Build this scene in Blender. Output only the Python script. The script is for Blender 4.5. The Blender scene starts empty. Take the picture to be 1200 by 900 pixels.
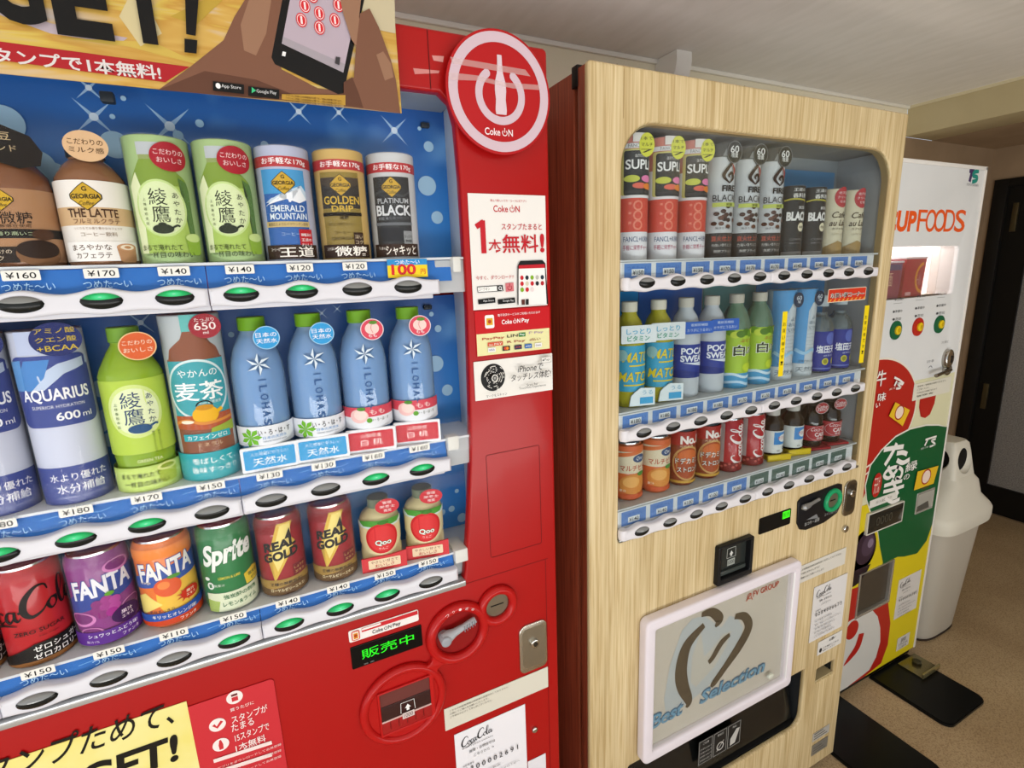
import bpy, bmesh, math, random
from mathutils import Vector, Matrix
random.seed(7)
SC = bpy.context.scene
COL = SC.collection
PI = math.pi

# ---------------------------------------------------------------- camera
# solved from the vanishing points of the photograph (1200 x 900 frame)
F_PX, YAW, PITCH, ROLL = 604.716, 0.450972, 0.215623, -0.0359228
EYE = 1.506            # eye height above the floor
FRONT = 0.753          # distance from the lens to the fronts of the two big machines
FRONT3 = 0.889         # the noodle machine stands further back
WALL = 1.55            # back wall
CEIL = 2.2

def camera_axes():
    cy, sy, cp, sp, cr, sr = (math.cos(YAW), math.sin(YAW), math.cos(PITCH), math.sin(PITCH), math.cos(ROLL), math.sin(ROLL))
    fwd = Vector((sy * cp, cy * cp, -sp)); right = Vector((cy, -sy, 0)); up = right.cross(fwd)
    return right * cr + up * sr, -right * sr + up * cr, fwd
RIGHT, UP, FWD = camera_axes()
cam_data = bpy.data.cameras.new('camera')
cam_data.sensor_width = 36; cam_data.lens = 36 * F_PX / 1200; cam_data.clip_start = 0.02
cam = bpy.data.objects.new('camera', cam_data); COL.objects.link(cam)
mx = Matrix((RIGHT, UP, -FWD)).transposed().to_4x4(); mx.translation = Vector((0, 0, EYE))
cam.matrix_world = mx
SC.camera = cam

def at(px, py, Y=FRONT):
    """pixel of the photograph -> (X, Z) on the upright plane at distance Y"""
    d = RIGHT * ((px - 600) / F_PX) - UP * ((py - 450) / F_PX) + FWD
    d = d / d.y * Y
    return d.x, d.z + EYE

# ---------------------------------------------------------------- world, light, exposure
SC.view_settings.view_transform = 'Standard'
SC.view_settings.look = 'None'
SC.view_settings.exposure = -0.70
SC.view_settings.gamma = 1.0
SC.view_settings.use_curve_mapping = False
world = bpy.data.worlds.new('sky'); SC.world = world; world.use_nodes = True
bg = world.node_tree.nodes['Background']
bg.inputs['Color'].default_value = (0.78, 0.88, 1.0, 1); bg.inputs['Strength'].default_value = 1.2

def area(name, loc, target, sx, sy, power, color):
    l = bpy.data.lights.new(name, 'AREA'); l.shape = 'RECTANGLE'; l.size = sx; l.size_y = sy
    l.energy = power; l.color = color
    o = bpy.data.objects.new(name, l); COL.objects.link(o); o.location = loc
    o.rotation_euler = (Vector(target) - Vector(loc)).to_track_quat('-Z', 'Y').to_euler()
    return o
# an added low uplight brightens the ceiling; the two window lamps are daylight
area('added_ceiling_uplight', (0.1, -1.78, 0.30), (0.1, -1.78 + 0.36, 0.30 + 0.93), 4.4, 0.7, 118, (1.0, 0.975, 0.94))
area('daylight_shop_front', (-0.60, -1.98, 1.10), (-0.5, 0, 1.25), 3.4, 1.8, 15, (1.0, 0.99, 0.97))
area('daylight_side_window', (-2.28, -0.55, 1.0), (0, -0.30, 1.4), 2.4, 1.8, 20, (1.0, 0.99, 0.97))

# ---------------------------------------------------------------- materials
def lin(h):
    h = h.lstrip('#'); c = [int(h[i:i + 2], 16) / 255 for i in (0, 2, 4)]
    return tuple(((x / 12.92) if x <= 0.04045 else ((x + 0.055) / 1.055) ** 2.4) for x in c) + (1,)
MATS = {}
def M(hexcol, rough=0.45, metal=0.0, emit=0.0, coat=0.0, spec=0.22):
    key = (hexcol, rough, metal, emit, coat, spec)
    if key in MATS: return MATS[key]
    m = bpy.data.materials.new('paint_' + hexcol.lstrip('#')); m.use_nodes = True
    b = m.node_tree.nodes['Principled BSDF']
    b.inputs['Base Color'].default_value = lin(hexcol); b.inputs['Roughness'].default_value = rough
    b.inputs['Metallic'].default_value = metal; b.inputs['Specular IOR Level'].default_value = spec
    b.inputs['Coat Weight'].default_value = coat; b.inputs['Coat Roughness'].default_value = 0.06
    if emit:
        b.inputs['Emission Color'].default_value = lin(hexcol); b.inputs['Emission Strength'].default_value = emit
    MATS[key] = m
    return m

def nodes_of(name):
    m = bpy.data.materials.new(name); m.use_nodes = True
    nt = m.node_tree
    return m, nt, nt.nodes['Principled BSDF'], nt.nodes.new, nt.links.new
def ramp(nt, stops):
    r = nt.nodes.new('ShaderNodeValToRGB'); e = r.color_ramp.elements
    while len(e) < len(stops): e.new(0.5)
    for i, (p, c) in enumerate(stops): e[i].position = p; e[i].color = lin(c)
    return r

def noisy(name, c1, c2, scale, rough=0.6, stretch=(1, 1, 1), bump=0.0, detail=4, lo=0.35, hi=0.65, coat=0.0, spec=0.25):
    m, nt, b, N, L = nodes_of(name)
    tc = N('ShaderNodeTexCoord'); mp = N('ShaderNodeMapping'); mp.inputs['Scale'].default_value = stretch
    no = N('ShaderNodeTexNoise'); no.inputs['Scale'].default_value = scale; no.inputs['Detail'].default_value = detail
    r = ramp(nt, [(lo, c1), (hi, c2)])
    L(tc.outputs['Object'], mp.inputs['Vector']); L(mp.outputs[0], no.inputs['Vector']); L(no.outputs['Fac'], r.inputs['Fac'])
    L(r.outputs['Color'], b.inputs['Base Color']); b.inputs['Roughness'].default_value = rough
    b.inputs['Coat Weight'].default_value = coat; b.inputs['Coat Roughness'].default_value = 0.08; b.inputs['Specular IOR Level'].default_value = spec
    if bump:
        bp = N('ShaderNodeBump'); bp.inputs['Strength'].default_value = bump; bp.inputs['Distance'].default_value = 0.002
        L(no.outputs['Fac'], bp.inputs['Height']); L(bp.outputs[0], b.inputs['Normal'])
    return m

def wood(name, c1, c2, c3, rough=0.45, spec=0.4):
    m, nt, b, N, L = nodes_of(name)
    tc = N('ShaderNodeTexCoord'); mp = N('ShaderNodeMapping'); mp.inputs['Scale'].default_value = (1, 1, 0.025)
    n1 = N('ShaderNodeTexNoise'); n1.inputs['Scale'].default_value = 240; n1.inputs['Detail'].default_value = 3
    mp2 = N('ShaderNodeMapping'); mp2.inputs['Scale'].default_value = (1, 1, 0.09)
    n2 = N('ShaderNodeTexNoise'); n2.inputs['Scale'].default_value = 26; n2.inputs['Detail'].default_value = 4; n2.inputs['Distortion'].default_value = 0.6
    r1 = ramp(nt, [(0.34, c1), (0.5, c2), (0.68, c3)]); r2 = ramp(nt, [(0.3, '#d8d0c0'), (0.7, '#ffffff')])
    mix = N('ShaderNodeMix'); mix.data_type = 'RGBA'; mix.blend_type = 'MULTIPLY'; mix.inputs['Factor'].default_value = 0.7
    L(tc.outputs['Object'], mp.inputs['Vector']); L(tc.outputs['Object'], mp2.inputs['Vector'])
    L(mp.outputs[0], n1.inputs['Vector']); L(mp2.outputs[0], n2.inputs['Vector'])
    L(n1.outputs['Fac'], r1.inputs['Fac']); L(n2.outputs['Fac'], r2.inputs['Fac'])
    L(r1.outputs['Color'], mix.inputs[6]); L(r2.outputs['Color'], mix.inputs[7]); L(mix.outputs[2], b.inputs['Base Color'])
    b.inputs['Roughness'].default_value = rough; b.inputs['Specular IOR Level'].default_value = spec
    return m

def clear(name, tint=(1, 1, 1, 1), gloss=0.5, haze=0.0, rough=0.04, body=0.0, bodycol='#ffffff'):
    """thin clear plastic or glass: mostly see-through, with a mirror sheen that grows at grazing angles"""
    m = bpy.data.materials.new(name); m.use_nodes = True; nt = m.node_tree; nt.nodes.clear(); N = nt.nodes.new; L = nt.links.new
    out = N('ShaderNodeOutputMaterial'); tr = N('ShaderNodeBsdfTransparent'); tr.inputs['Color'].default_value = tint
    gl = N('ShaderNodeBsdfGlossy'); gl.inputs['Roughness'].default_value = rough; gl.inputs['Color'].default_value = (1, 1, 1, 1)
    fr = N('ShaderNodeFresnel'); fr.inputs['IOR'].default_value = 1.45
    mu = N('ShaderNodeMath'); mu.operation = 'MULTIPLY'; mu.inputs[1].default_value = gloss * 2
    mu.use_clamp = True
    L(fr.outputs[0], mu.inputs[0])
    base = tr.outputs[0]
    if body:
        df = N('ShaderNodeBsdfDiffuse'); df.inputs['Color'].default_value = lin(bodycol)
        mb = N('ShaderNodeMixShader'); mb.inputs[0].default_value = body
        L(base, mb.inputs[1]); L(df.outputs[0], mb.inputs[2]); base = mb.outputs[0]
    mx_ = N('ShaderNodeMixShader'); L(mu.outputs[0], mx_.inputs[0]); L(base, mx_.inputs[1]); L(gl.outputs[0], mx_.inputs[2])
    L(mx_.outputs[0], out.inputs['Surface'])
    return m

# ---------------------------------------------------------------- mesh helpers
def wloc(o):
    v = Vector((0, 0, 0))
    while o is not None: v += o.location; o = o.parent
    return v
def finish(name, me, parent=None, recenter=True):
    """link a mesh given in world coordinates, its origin at its own centre"""
    for p in me.polygons: p.use_smooth = True
    me.set_sharp_from_angle(angle=math.radians(38))
    o = bpy.data.objects.new(name, me); COL.objects.link(o)
    base = Vector((0, 0, 0))
    if recenter and len(me.vertices):
        xs = [v.co for v in me.vertices]
        lo = Vector((min(c.x for c in xs), min(c.y for c in xs), min(c.z for c in xs)))
        hi = Vector((max(c.x for c in xs), max(c.y for c in xs), max(c.z for c in xs)))
        base = (lo + hi) / 2
        me.transform(Matrix.Translation(-base))
    o.location = base
    if parent is not None:
        o.location = base - wloc(parent); o.parent = parent
    return o
def obj(name, bm, mat, parent=None):
    me = bpy.data.meshes.new(name); bm.to_mesh(me); bm.free()
    for m in (mat if isinstance(mat, (list, tuple)) else [mat]): me.materials.append(m)
    return finish(name, me, parent)
def thing(name, label, cat, loc=(0, 0, 0), group=None):
    o = bpy.data.objects.new(name, None); COL.objects.link(o); o.location = loc; o.empty_display_size = 0.05
    o['label'] = label; o['category'] = cat
    if group: o['group'] = group
    return o
def tag(o, label, cat, group=None):
    o['label'] = label; o['category'] = cat
    if group: o['group'] = group
    return o
def struct(o): o['kind'] = 'structure'; return o
def dup(root, loc, label=None):
    r = root.copy(); COL.objects.link(r); r.location = loc
    if label: r['label'] = label
    for ch in list(root.children):
        c = ch.copy(); COL.objects.link(c); c.parent = r
        for g in list(ch.children):
            d = g.copy(); COL.objects.link(d); d.parent = c
    return r

def NB(): return bmesh.new()
def box(bm, x0, y0, z0, x1, y1, z1, bev=0.0, mi=0):
    r = bmesh.ops.create_cube(bm, size=1)
    vs = r['verts']
    bmesh.ops.scale(bm, vec=(abs(x1 - x0), abs(y1 - y0), abs(z1 - z0)), verts=vs)
    bmesh.ops.translate(bm, vec=((x0 + x1) / 2, (y0 + y1) / 2, (z0 + z1) / 2), verts=vs)
    fs = list({f for v in vs for f in v.link_faces})
    for f in fs: f.material_index = mi
    if bev:
        es = list({e for v in vs for e in v.link_edges})
        rb = bmesh.ops.bevel(bm, geom=es, offset=bev, segments=2, affect='EDGES', profile=0.5)
        for f in rb['faces']: f.material_index = mi
    return bm
def B(x0, y0, z0, x1, y1, z1, bev=0.0): return box(NB(), x0, y0, z0, x1, y1, z1, bev)
def lathe(bm, prof, n=32, cx=0, cy=0, cz=0, mi=0, squash=1.0):
    rings = []
    for r, z in prof:
        if r < 1e-6: rings.append([bm.verts.new((cx, cy, cz + z))])
        else: rings.append([bm.verts.new((cx + r * math.sin(2 * PI * k / n), cy - squash * r * math.cos(2 * PI * k / n), cz + z)) for k in range(n)])
    for a, b in zip(rings, rings[1:]):
        for k in range(n):
            k2 = (k + 1) % n
            if len(a) == 1 and len(b) == 1: continue
            if len(a) == 1: f = bm.faces.new((a[0], b[k2], b[k]))
            elif len(b) == 1: f = bm.faces.new((a[k], a[k2], b[0]))
            else: f = bm.faces.new((a[k], a[k2], b[k2], b[k]))
            f.material_index = mi
    return bm
def LT(prof, n=32): return lathe(NB(), prof, n)
def discY(bm, cx, cz, y_front, y_back, rx, rz, n=36, dome=0.0, mi=0):
    """an oval button/disc whose face looks towards -Y; dome > 0 makes it bulge"""
    ring = lambda y, s: [bm.verts.new((cx + rx * s * math.sin(2 * PI * k / n), y, cz + rz * s * math.cos(2 * PI * k / n))) for k in range(n)]
    if dome: rs = [ring(y_back, 1), ring(y_front, 1)] + [ring(y_front - dome * math.cos(t * PI / 2), math.sin(t * PI / 2)) for t in (0.8, 0.55, 0.3)]; tip = y_front - dome
    else: rs = [ring(y_back, 1), ring(y_front, 1)]; tip = y_front
    c = bm.verts.new((cx, tip, cz)); 
    for a, b in zip(rs, rs[1:]):
        for k in range(n): bm.faces.new((a[k], b[k], b[(k + 1) % n], a[(k + 1) % n])).material_index = mi
    for k in range(n): bm.faces.new((rs[-1][k], c, rs[-1][(k + 1) % n])).material_index = mi
    return bm
def tube(bm, pts, r, n=10, closed=False, mi=0, flat=1.0):
    pts = [Vector(p) for p in pts]; rings = []
    for i, p in enumerate(pts):
        a = pts[i - 1] if (i or closed) else pts[i]; b = pts[(i + 1) % len(pts)] if (i < len(pts) - 1 or closed) else pts[i]
        t = (b - a).normalized(); ref = Vector((0, 1, 0)) if abs(t.y) < 0.9 else Vector((1, 0, 0))
        u = t.cross(ref).normalized(); w = u.cross(t).normalized()
        rr_ = r[i] if isinstance(r, (list, tuple)) else r
        rings.append([bm.verts.new(p + u * rr_ * math.cos(2 * PI * k / n) + w * rr_ * flat * math.sin(2 * PI * k / n)) for k in range(n)])
    pairs = list(zip(rings, rings[1:])) + ([(rings[-1], rings[0])] if closed else [])
    for a, b in pairs:
        for k in range(n): bm.faces.new((a[k], b[k], b[(k + 1) % n], a[(k + 1) % n])).material_index = mi
    if not closed:
        bm.faces.new(rings[0]).material_index = mi; bm.faces.new(list(reversed(rings[-1]))).material_index = mi
    bmesh.ops.recalc_face_normals(bm, faces=bm.faces)
    return bm
def rr(x0, z0, x1, z1, r, n=6):
    rs = r if isinstance(r, (list, tuple)) else [r] * 4          # bottom-left, bottom-right, top-right, top-left
    out = []
    for (cx, cz, a0, q) in ((x0, z0, 180, 0), (x1, z0, 270, 1), (x1, z1, 0, 2), (x0, z1, 90, 3)):
        q = rs[q]
        if q <= 0: out.append((cx, cz)); continue
        sx = 1 if cx == x0 else -1; sz = 1 if cz == z0 else -1
        for i in range(n + 1):
            a = math.radians(a0 + 90 * i / n); out.append((cx + sx * q + q * math.cos(a), cz + sz * q + q * math.sin(a)))
    return out
def ell(cx, cz, rx, rz, n=40, a0=0): return [(cx + rx * math.cos(2 * PI * k / n + a0), cz + rz * math.sin(2 * PI * k / n + a0)) for k in range(n)]
def plate_mesh(loops, y_front, thick, bevel=0.0, bres=2):
    cu = bpy.data.curves.new('outline', 'CURVE'); cu.dimensions = '2D'; cu.fill_mode = 'BOTH'
    cu.extrude = max(thick / 2 - bevel, 0.00001); cu.bevel_depth = bevel; cu.bevel_resolution = bres; cu.offset = -bevel
    for lp in loops:
        s = cu.splines.new('POLY'); s.points.add(len(lp) - 1); s.use_cyclic_u = True
        for p, (x, z) in zip(s.points, lp): p.co = (x, z, 0, 1)
    o = bpy.data.objects.new('outline', cu); me = bpy.data.meshes.new_from_object(o)
    bpy.data.objects.remove(o); bpy.data.curves.remove(cu)
    yc = y_front + thick / 2
    me.transform(Matrix(((1, 0, 0, 0), (0, 0, -1, yc), (0, 1, 0, 0), (0, 0, 0, 1))))
    bm = NB(); bm.from_mesh(me); bpy.data.meshes.remove(me)
    bmesh.ops.remove_doubles(bm, verts=bm.verts, dist=1e-5)
    bmesh.ops.recalc_face_normals(bm, faces=bm.faces)
    return bm
def plate(name, loops, y_front, thick, mat, parent, bevel=0.0, bres=2):
    """a flat slab facing -Y with the outline loops[0] and holes loops[1:]"""
    return obj(name, plate_mesh(loops, y_front, thick, bevel, bres), mat, parent)

# ---------------------------------------------------------------- flat print: shapes and lettering laid on panels or round bodies
TEXT = {}
def textmesh(s, bold=0.0):
    k = (s, bold)
    if k in TEXT: return TEXT[k]
    cu = bpy.data.curves.new('lettering', 'FONT'); cu.body = s; cu.resolution_u = 4 if len(s) <= 8 else 2; cu.offset = bold; cu.size = 1
    o = bpy.data.objects.new('lettering', cu); me = bpy.data.meshes.new_from_object(o)
    vs = [(v.co.x, v.co.y) for v in me.vertices]; fs = [tuple(p.vertices) for p in me.polygons]
    bpy.data.objects.remove(o); bpy.data.curves.remove(cu); bpy.data.meshes.remove(me)
    x0 = min(v[0] for v in vs); x1 = max(v[0] for v in vs); y0 = min(v[1] for v in vs); y1 = max(v[1] for v in vs)
    TEXT[k] = (vs, fs, x0, x1, y0, y1)
    return TEXT[k]
class Print:
    def __init__(s, R=None, Y=0.0, base=0.0004, step=0.00010, plane=None):
        s.R = R; s.Y = Y; s.off = base; s.step = step; s.V = []; s.F = []; s.mats = []; s.plane = plane
    def mi(s, m):
        if isinstance(m, str): m = M(m)
        if m not in s.mats: s.mats.append(m)
        return s.mats.index(m)
    def px(s, p): return at(p[0], p[1], s.plane)
    def add(s, vs, fs, m):
        i = s.mi(m); n = len(s.V); s.V += [(x, s.off, z) for x, z in vs]; s.F += [([n + k for k in f], i) for f in fs]; s.off += s.step
        return s
    def poly(s, pts, m, ppx=False):
        if ppx: pts = [s.px(p) for p in pts]
        return s.add(pts, [list(range(len(pts)))], m)
    def rect(s, x0, z0, x1, z1, m, r=0): return s.poly(rr(x0, z0, x1, z1, r) if r else [(x0, z0), (x1, z0), (x1, z1), (x0, z1)], m)
    def ell(s, cx, cz, rx, rz, m, n=32): return s.poly(ell(cx, cz, rx, rz, n), m)
    def ring(s, cx, cz, ro, ri, m, a0=0, a1=360, n=40, sz=1.0):
        vs = []; fs = []
        for k in range(n + 1):
            a = math.radians(a0 + (a1 - a0) * k / n)
            vs += [(cx + ro * math.cos(a), cz + ro * sz * math.sin(a)), (cx + ri * math.cos(a), cz + ri * sz * math.sin(a))]
        for k in range(n): fs.append([2 * k, 2 * k + 2, 2 * k + 3, 2 * k + 1])
        return s.add(vs, fs, m)
    def stroke(s, pts, w, m, smooth=True, ppx=False, taper=False):
        """brush stroke through pts, w = width or list of widths"""
        if ppx: pts = [s.px(p) for p in pts]
        n = len(pts); ws = w if isinstance(w, (list, tuple)) else [w] * n
        if taper: ws = [x * (0.25 + 0.75 * math.sin(PI * (i + 0.5) / n)) for i, x in enumerate(ws)]
        P = [(p[0], p[1], ww) for p, ww in zip(pts, ws)]
        if smooth and n > 2:
            Q = []
            for i in range(n - 1):
                a, b, c, d = P[max(i - 1, 0)], P[i], P[i + 1], P[min(i + 2, n - 1)]
                for k in range(6):
                    t = k / 6
                    Q.append(tuple(0.5 * (2 * b[j] + (c[j] - a[j]) * t + (2 * a[j] - 5 * b[j] + 4 * c[j] - d[j]) * t * t + (3 * b[j] - a[j] - 3 * c[j] + d[j]) * t ** 3) for j in range(3)))
            Q.append(P[-1]); P = Q
        vs = []; fs = []
        for i, p in enumerate(P):
            a = P[max(i - 1, 0)]; b = P[min(i + 1, len(P) - 1)]; dx, dz = b[0] - a[0], b[1] - a[1]; l = math.hypot(dx, dz) or 1
            nx, nz = -dz / l * p[2] / 2, dx / l * p[2] / 2
            vs += [(p[0] + nx, p[1] + nz), (p[0] - nx, p[1] - nz)]
        for i in range(len(P) - 1): fs.append([2 * i, 2 * i + 1, 2 * i + 3, 2 * i + 2])
        return s.add(vs, fs, m)
    def text(s, t, cx, cz, h, m, w=None, bold=0.0, shear=0.0, rot=0.0, al='c', tilt=0.0):
        """lettering centred on (cx, cz), h = height of the glyphs, w = full width (None keeps the natural aspect)"""
        if any(ord(ch) > 0x2E80 for ch in t): bold *= 0.42                  # dense glyphs clog when emboldened
        vs, fs, x0, x1, y0, y1 = textmesh(t, bold)
        k = h / (y1 - y0); kx = (w / (x1 - x0)) if w else k
        ox = {'c': (x0 + x1) / 2, 'l': x0, 'r': x1}[al]; oy = (y0 + y1) / 2
        c, sn = math.cos(math.radians(rot)), math.sin(math.radians(rot)); out = []
        for x, y in vs:
            u = (x - ox) * kx; v = (y - oy) * k; u += v * shear; v += u * tilt
            out.append((cx + u * c - v * sn, cz + u * sn + v * c))
        return s.add(out, fs, m)
    def ptext(s, t, p0, p1, h_px, m, bold=0.0, shear=0.0, nat=False):
        """lettering whose baseline runs between two pixels; h_px = glyph height in pixels there"""
        a = s.px(p0); b = s.px(p1); q = s.px((p0[0], p0[1] - h_px)); h = abs(q[1] - a[1]); w = b[0] - a[0]
        return s.text(t, (a[0] + b[0]) / 2, (a[1] + b[1]) / 2 + h / 2, h, m, None if nat else w, bold, shear)
    def build(s, name, parent):
        bm = NB(); vv = [bm.verts.new(v) for v in s.V]
        for f, i in s.F:
            try: bm.faces.new([vv[k] for k in f]).material_index = i
            except ValueError: pass
        if s.R:
            bmesh.ops.triangulate(bm, faces=[f for f in bm.faces if len(f.verts) > 4])
            st = s.R * 0.22; lo = min(v[0] for v in s.V); hi = max(v[0] for v in s.V); k = math.floor(lo / st) + 1
            while k * st < hi:
                bmesh.ops.bisect_plane(bm, geom=bm.verts[:] + bm.edges[:] + bm.faces[:], plane_co=(k * st, 0, 0), plane_no=(1, 0, 0)); k += 1
            for v in bm.verts:
                u, o, z = v.co; r = s.R + o; a = u / s.R
                v.co = (r * math.sin(a), -r * math.cos(a), z)
        else:
            for v in bm.verts: v.co = (v.co.x, s.Y - v.co.y, v.co.z)
        me = bpy.data.meshes.new(name); bm.to_mesh(me); bm.free()
        for m in s.mats: me.materials.append(m)
        return finish(name, me, parent)

def script_cola(P, cx, cz, w, m, rot=0.0, bw=1.0):
    """flowing script lettering 'Coca-Cola' drawn as brush strokes, w = full width"""
    k = w / 10.0; c, sn = math.cos(rot), math.sin(rot)
    def S(pts, ws):
        q = [((x - 5) * k, (y - 1.2 + 0.12 * (x - 5)) * k) for x, y in pts]
        P.stroke([(cx + x * c - y * sn, cz + x * sn + y * c) for x, y in q], [ww * k * bw for ww in ws], m)
    for o, sc in ((0.0, 1.0), (5.0, 1.0)):
        S([(o + 2.2, 2.3), (o + 2.0, 2.95), (o + 1.3, 3.0), (o + 0.5, 2.1), (o + 0.25, 0.9), (o + 0.7, 0.1), (o + 1.5, 0.3), (o + 2.0, 0.9)], [0.12, 0.2, 0.3, 0.5, 0.55, 0.38, 0.2, 0.1])
        S([(o + 2.35, 1.2), (o + 2.0, 0.75), (o + 2.2, 0.1), (o + 2.65, 0.35), (o + 2.7, 1.0), (o + 2.35, 1.2), (o + 2.9, 1.15)], [0.12, 0.3, 0.22, 0.12, 0.3, 0.15, 0.08])
    S([(3.65, 1.05), (3.3, 1.25), (2.98, 0.7), (3.15, 0.1), (3.7, 0.4)], [0.2, 0.15, 0.32, 0.25, 0.08])
    S([(4.55, 1.1), (4.1, 1.2), (3.85, 0.55), (4.1, 0.08), (4.5, 0.6), (4.6, 1.15)], [0.15, 0.2, 0.32, 0.22, 0.12, 0.1])
    S([(4.62, 1.2), (4.55, 0.4), (4.75, 0.1), (5.0, 0.4)], [0.2, 0.28, 0.22, 0.08])
    S([(4.85, 0.9), (5.25, 1.05)], [0.24, 0.24])
    S([(7.85, 0.6), (8.5, 2.0), (8.55, 2.95), (8.2, 2.8), (8.0, 1.6), (8.05, 0.3), (8.3, 0.08), (8.6, 0.5)], [0.08, 0.12, 0.16, 0.2, 0.3, 0.28, 0.2, 0.08])
    S([(9.3, 1.1), (8.9, 1.2), (8.65, 0.55), (8.9, 0.08), (9.25, 0.6), (9.4, 1.15)], [0.15, 0.2, 0.32, 0.22, 0.12, 0.1])
    S([(9.42, 1.2), (9.35, 0.4), (9.55, 0.1), (9.95, 0.6)], [0.2, 0.28, 0.22, 0.08])
    S([(1.0, -0.15), (2.0, -0.42), (3.4, -0.1), (4.6, -0.38)], [0.1, 0.25, 0.22, 0.06])

def power_word(P, cx, cz, h, m, tail=''):
    """the word 'Coke ON' with the O drawn as a power sign"""
    w = h * 2.5
    P.text('Coke', cx - h * 1.45, cz, h, m, w, bold=0.012)
    ox = cx + h * 0.55
    P.ring(ox, cz - h * 0.06, h * 0.44, h * 0.32, m, 130, 410, 24)
    P.rect(ox - h * 0.055, cz - h * 0.02, ox + h * 0.055, cz + h * 0.62, m)
    P.text('N', cx + h * 1.5, cz, h * 0.95, m, h * 0.75, bold=0.012)
    if tail: P.text(tail, cx + h * 3.2, cz - h * 0.1, h * 1.2, m, h * 1.9, bold=0.012)
# ================================================================ the room
m_wall = noisy('cream_wall', '#f2e9cc', '#f8efd6', 3.0, 0.55, bump=0.02)
m_ceil = noisy('ceiling_board', '#ece8e0', '#f2eee7', 30, 0.8, stretch=(1, 0.25, 1), bump=0.15)
m_dimmed_wall = noisy('dimmed_wall', '#9a8266', '#a68d70', 5, 0.7, bump=0.02)  # dim light right of the beam, painted in as brown
def floor_material():
    m, nt, b, N, L = nodes_of('speckled_vinyl')
    tc = N('ShaderNodeTexCoord')
    n1 = N('ShaderNodeTexNoise'); n1.inputs['Scale'].default_value = 3.0; n1.inputs['Detail'].default_value = 6
    n2 = N('ShaderNodeTexNoise'); n2.inputs['Scale'].default_value = 210; n2.inputs['Detail'].default_value = 3; n2.inputs['Roughness'].default_value = 0.8
    r1 = ramp(nt, [(0.3, '#b29a78'), (0.7, '#c8b18e')]); r2 = ramp(nt, [(0.36, '#a8967a'), (0.52, '#fffdf6'), (0.75, '#fffefa')])
    mix = N('ShaderNodeMix'); mix.data_type = 'RGBA'; mix.blend_type = 'MULTIPLY'; mix.inputs['Factor'].default_value = 0.75
    for n in (n1, n2): L(tc.outputs['Object'], n.inputs['Vector'])
    L(n1.outputs['Fac'], r1.inputs['Fac']); L(n2.outputs['Fac'], r2.inputs['Fac'])
    L(r1.outputs['Color'], mix.inputs[6]); L(r2.outputs['Color'], mix.inputs[7]); L(mix.outputs[2], b.inputs['Base Color'])
    b.inputs['Roughness'].default_value = 0.42
    return m
m_floor = floor_material()
XL, XR, YF, XBEAM, ZBEAM = -2.4, 3.75, -2.1, 2.884, 2.066
struct(obj('floor', B(XL, YF, -0.05, XR, WALL, 0), m_floor))
struct(obj('ceiling', B(XL, YF, CEIL, XBEAM, WALL, CEIL + 0.05), m_ceil))
struct(obj('ceiling_soffit', B(XBEAM + 0.24, YF, ZBEAM, XR, WALL, CEIL + 0.05), m_dimmed_wall))
struct(obj('ceiling_beam', B(XBEAM, YF, ZBEAM, XBEAM + 0.24, WALL, CEIL + 0.05, 0.004), noisy('beam_paint', '#c5b68f', '#cdbf99', 4, 0.6)))
wb = struct(obj('wall_back', B(XL, WALL, 0, XBEAM, WALL + 0.08, CEIL), m_wall))
x = XL + 0.25
while x < XBEAM:                                                     # joints between the wall boards
    obj('wall_joint', B(x - 0.0015, WALL - 0.0012, 0.0, x + 0.0015, WALL + 0.001, CEIL - 0.03), M('#cfc3a2'), wb); x += 0.303
struct(obj('wall_back_corner', B(XBEAM, WALL, 0, XR, WALL + 0.08, ZBEAM), m_dimmed_wall))
struct(obj('wall_left', B(XL - 0.08, 0.72, 0, XL, WALL, CEIL), m_wall))
struct(obj('wall_left_header', B(XL - 0.08, YF, 2.15, XL, 0.72, CEIL), m_wall))
w2 = struct(obj('window_2', B(XL - 0.06, YF, 0.0, XL - 0.02, 0.72, 0.06), M('#50504e', 0.4, 0.6)))
for yy in (YF + 0.04, -1.15, -0.2, 0.70): obj('mullion', B(XL - 0.06, yy - 0.02, 0.0, XL - 0.02, yy + 0.02, 2.15), M('#50504e', 0.4, 0.6), w2)
# front wall behind the photographer: glazed shop front, then solid wall to the right
struct(obj('wall_front', B(2.35, YF - 0.1, 0, XR, YF, CEIL), noisy('front_wall', '#b9a98a', '#c4b595', 4, 0.7)))
struct(obj('wall_front_header', B(XL, YF - 0.1, 2.1, 2.35, YF, CEIL), m_wall))
w1 = struct(obj('window_1', B(XL, YF - 0.06, 0.0, 2.35, YF - 0.02, 0.06), M('#50504e', 0.4, 0.6)))
for xx in (XL + 0.02, XL + 0.92, XL + 1.82, XL + 2.72, XL + 3.72, 2.33): obj('mullion', B(xx - 0.02, YF - 0.06, 0, xx + 0.02, YF - 0.02, 2.1), M('#50504e', 0.4, 0.6), w1)
struct(obj('trim_1', B(XL, WALL - 0.012, CEIL - 0.014, XBEAM, WALL, CEIL, 0.002), M('#f8f4e8')))
struct(obj('trim_2', B(XBEAM - 0.004, YF, CEIL - 0.012, XBEAM, WALL, CEIL), M('#d8ccaa')))
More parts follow.
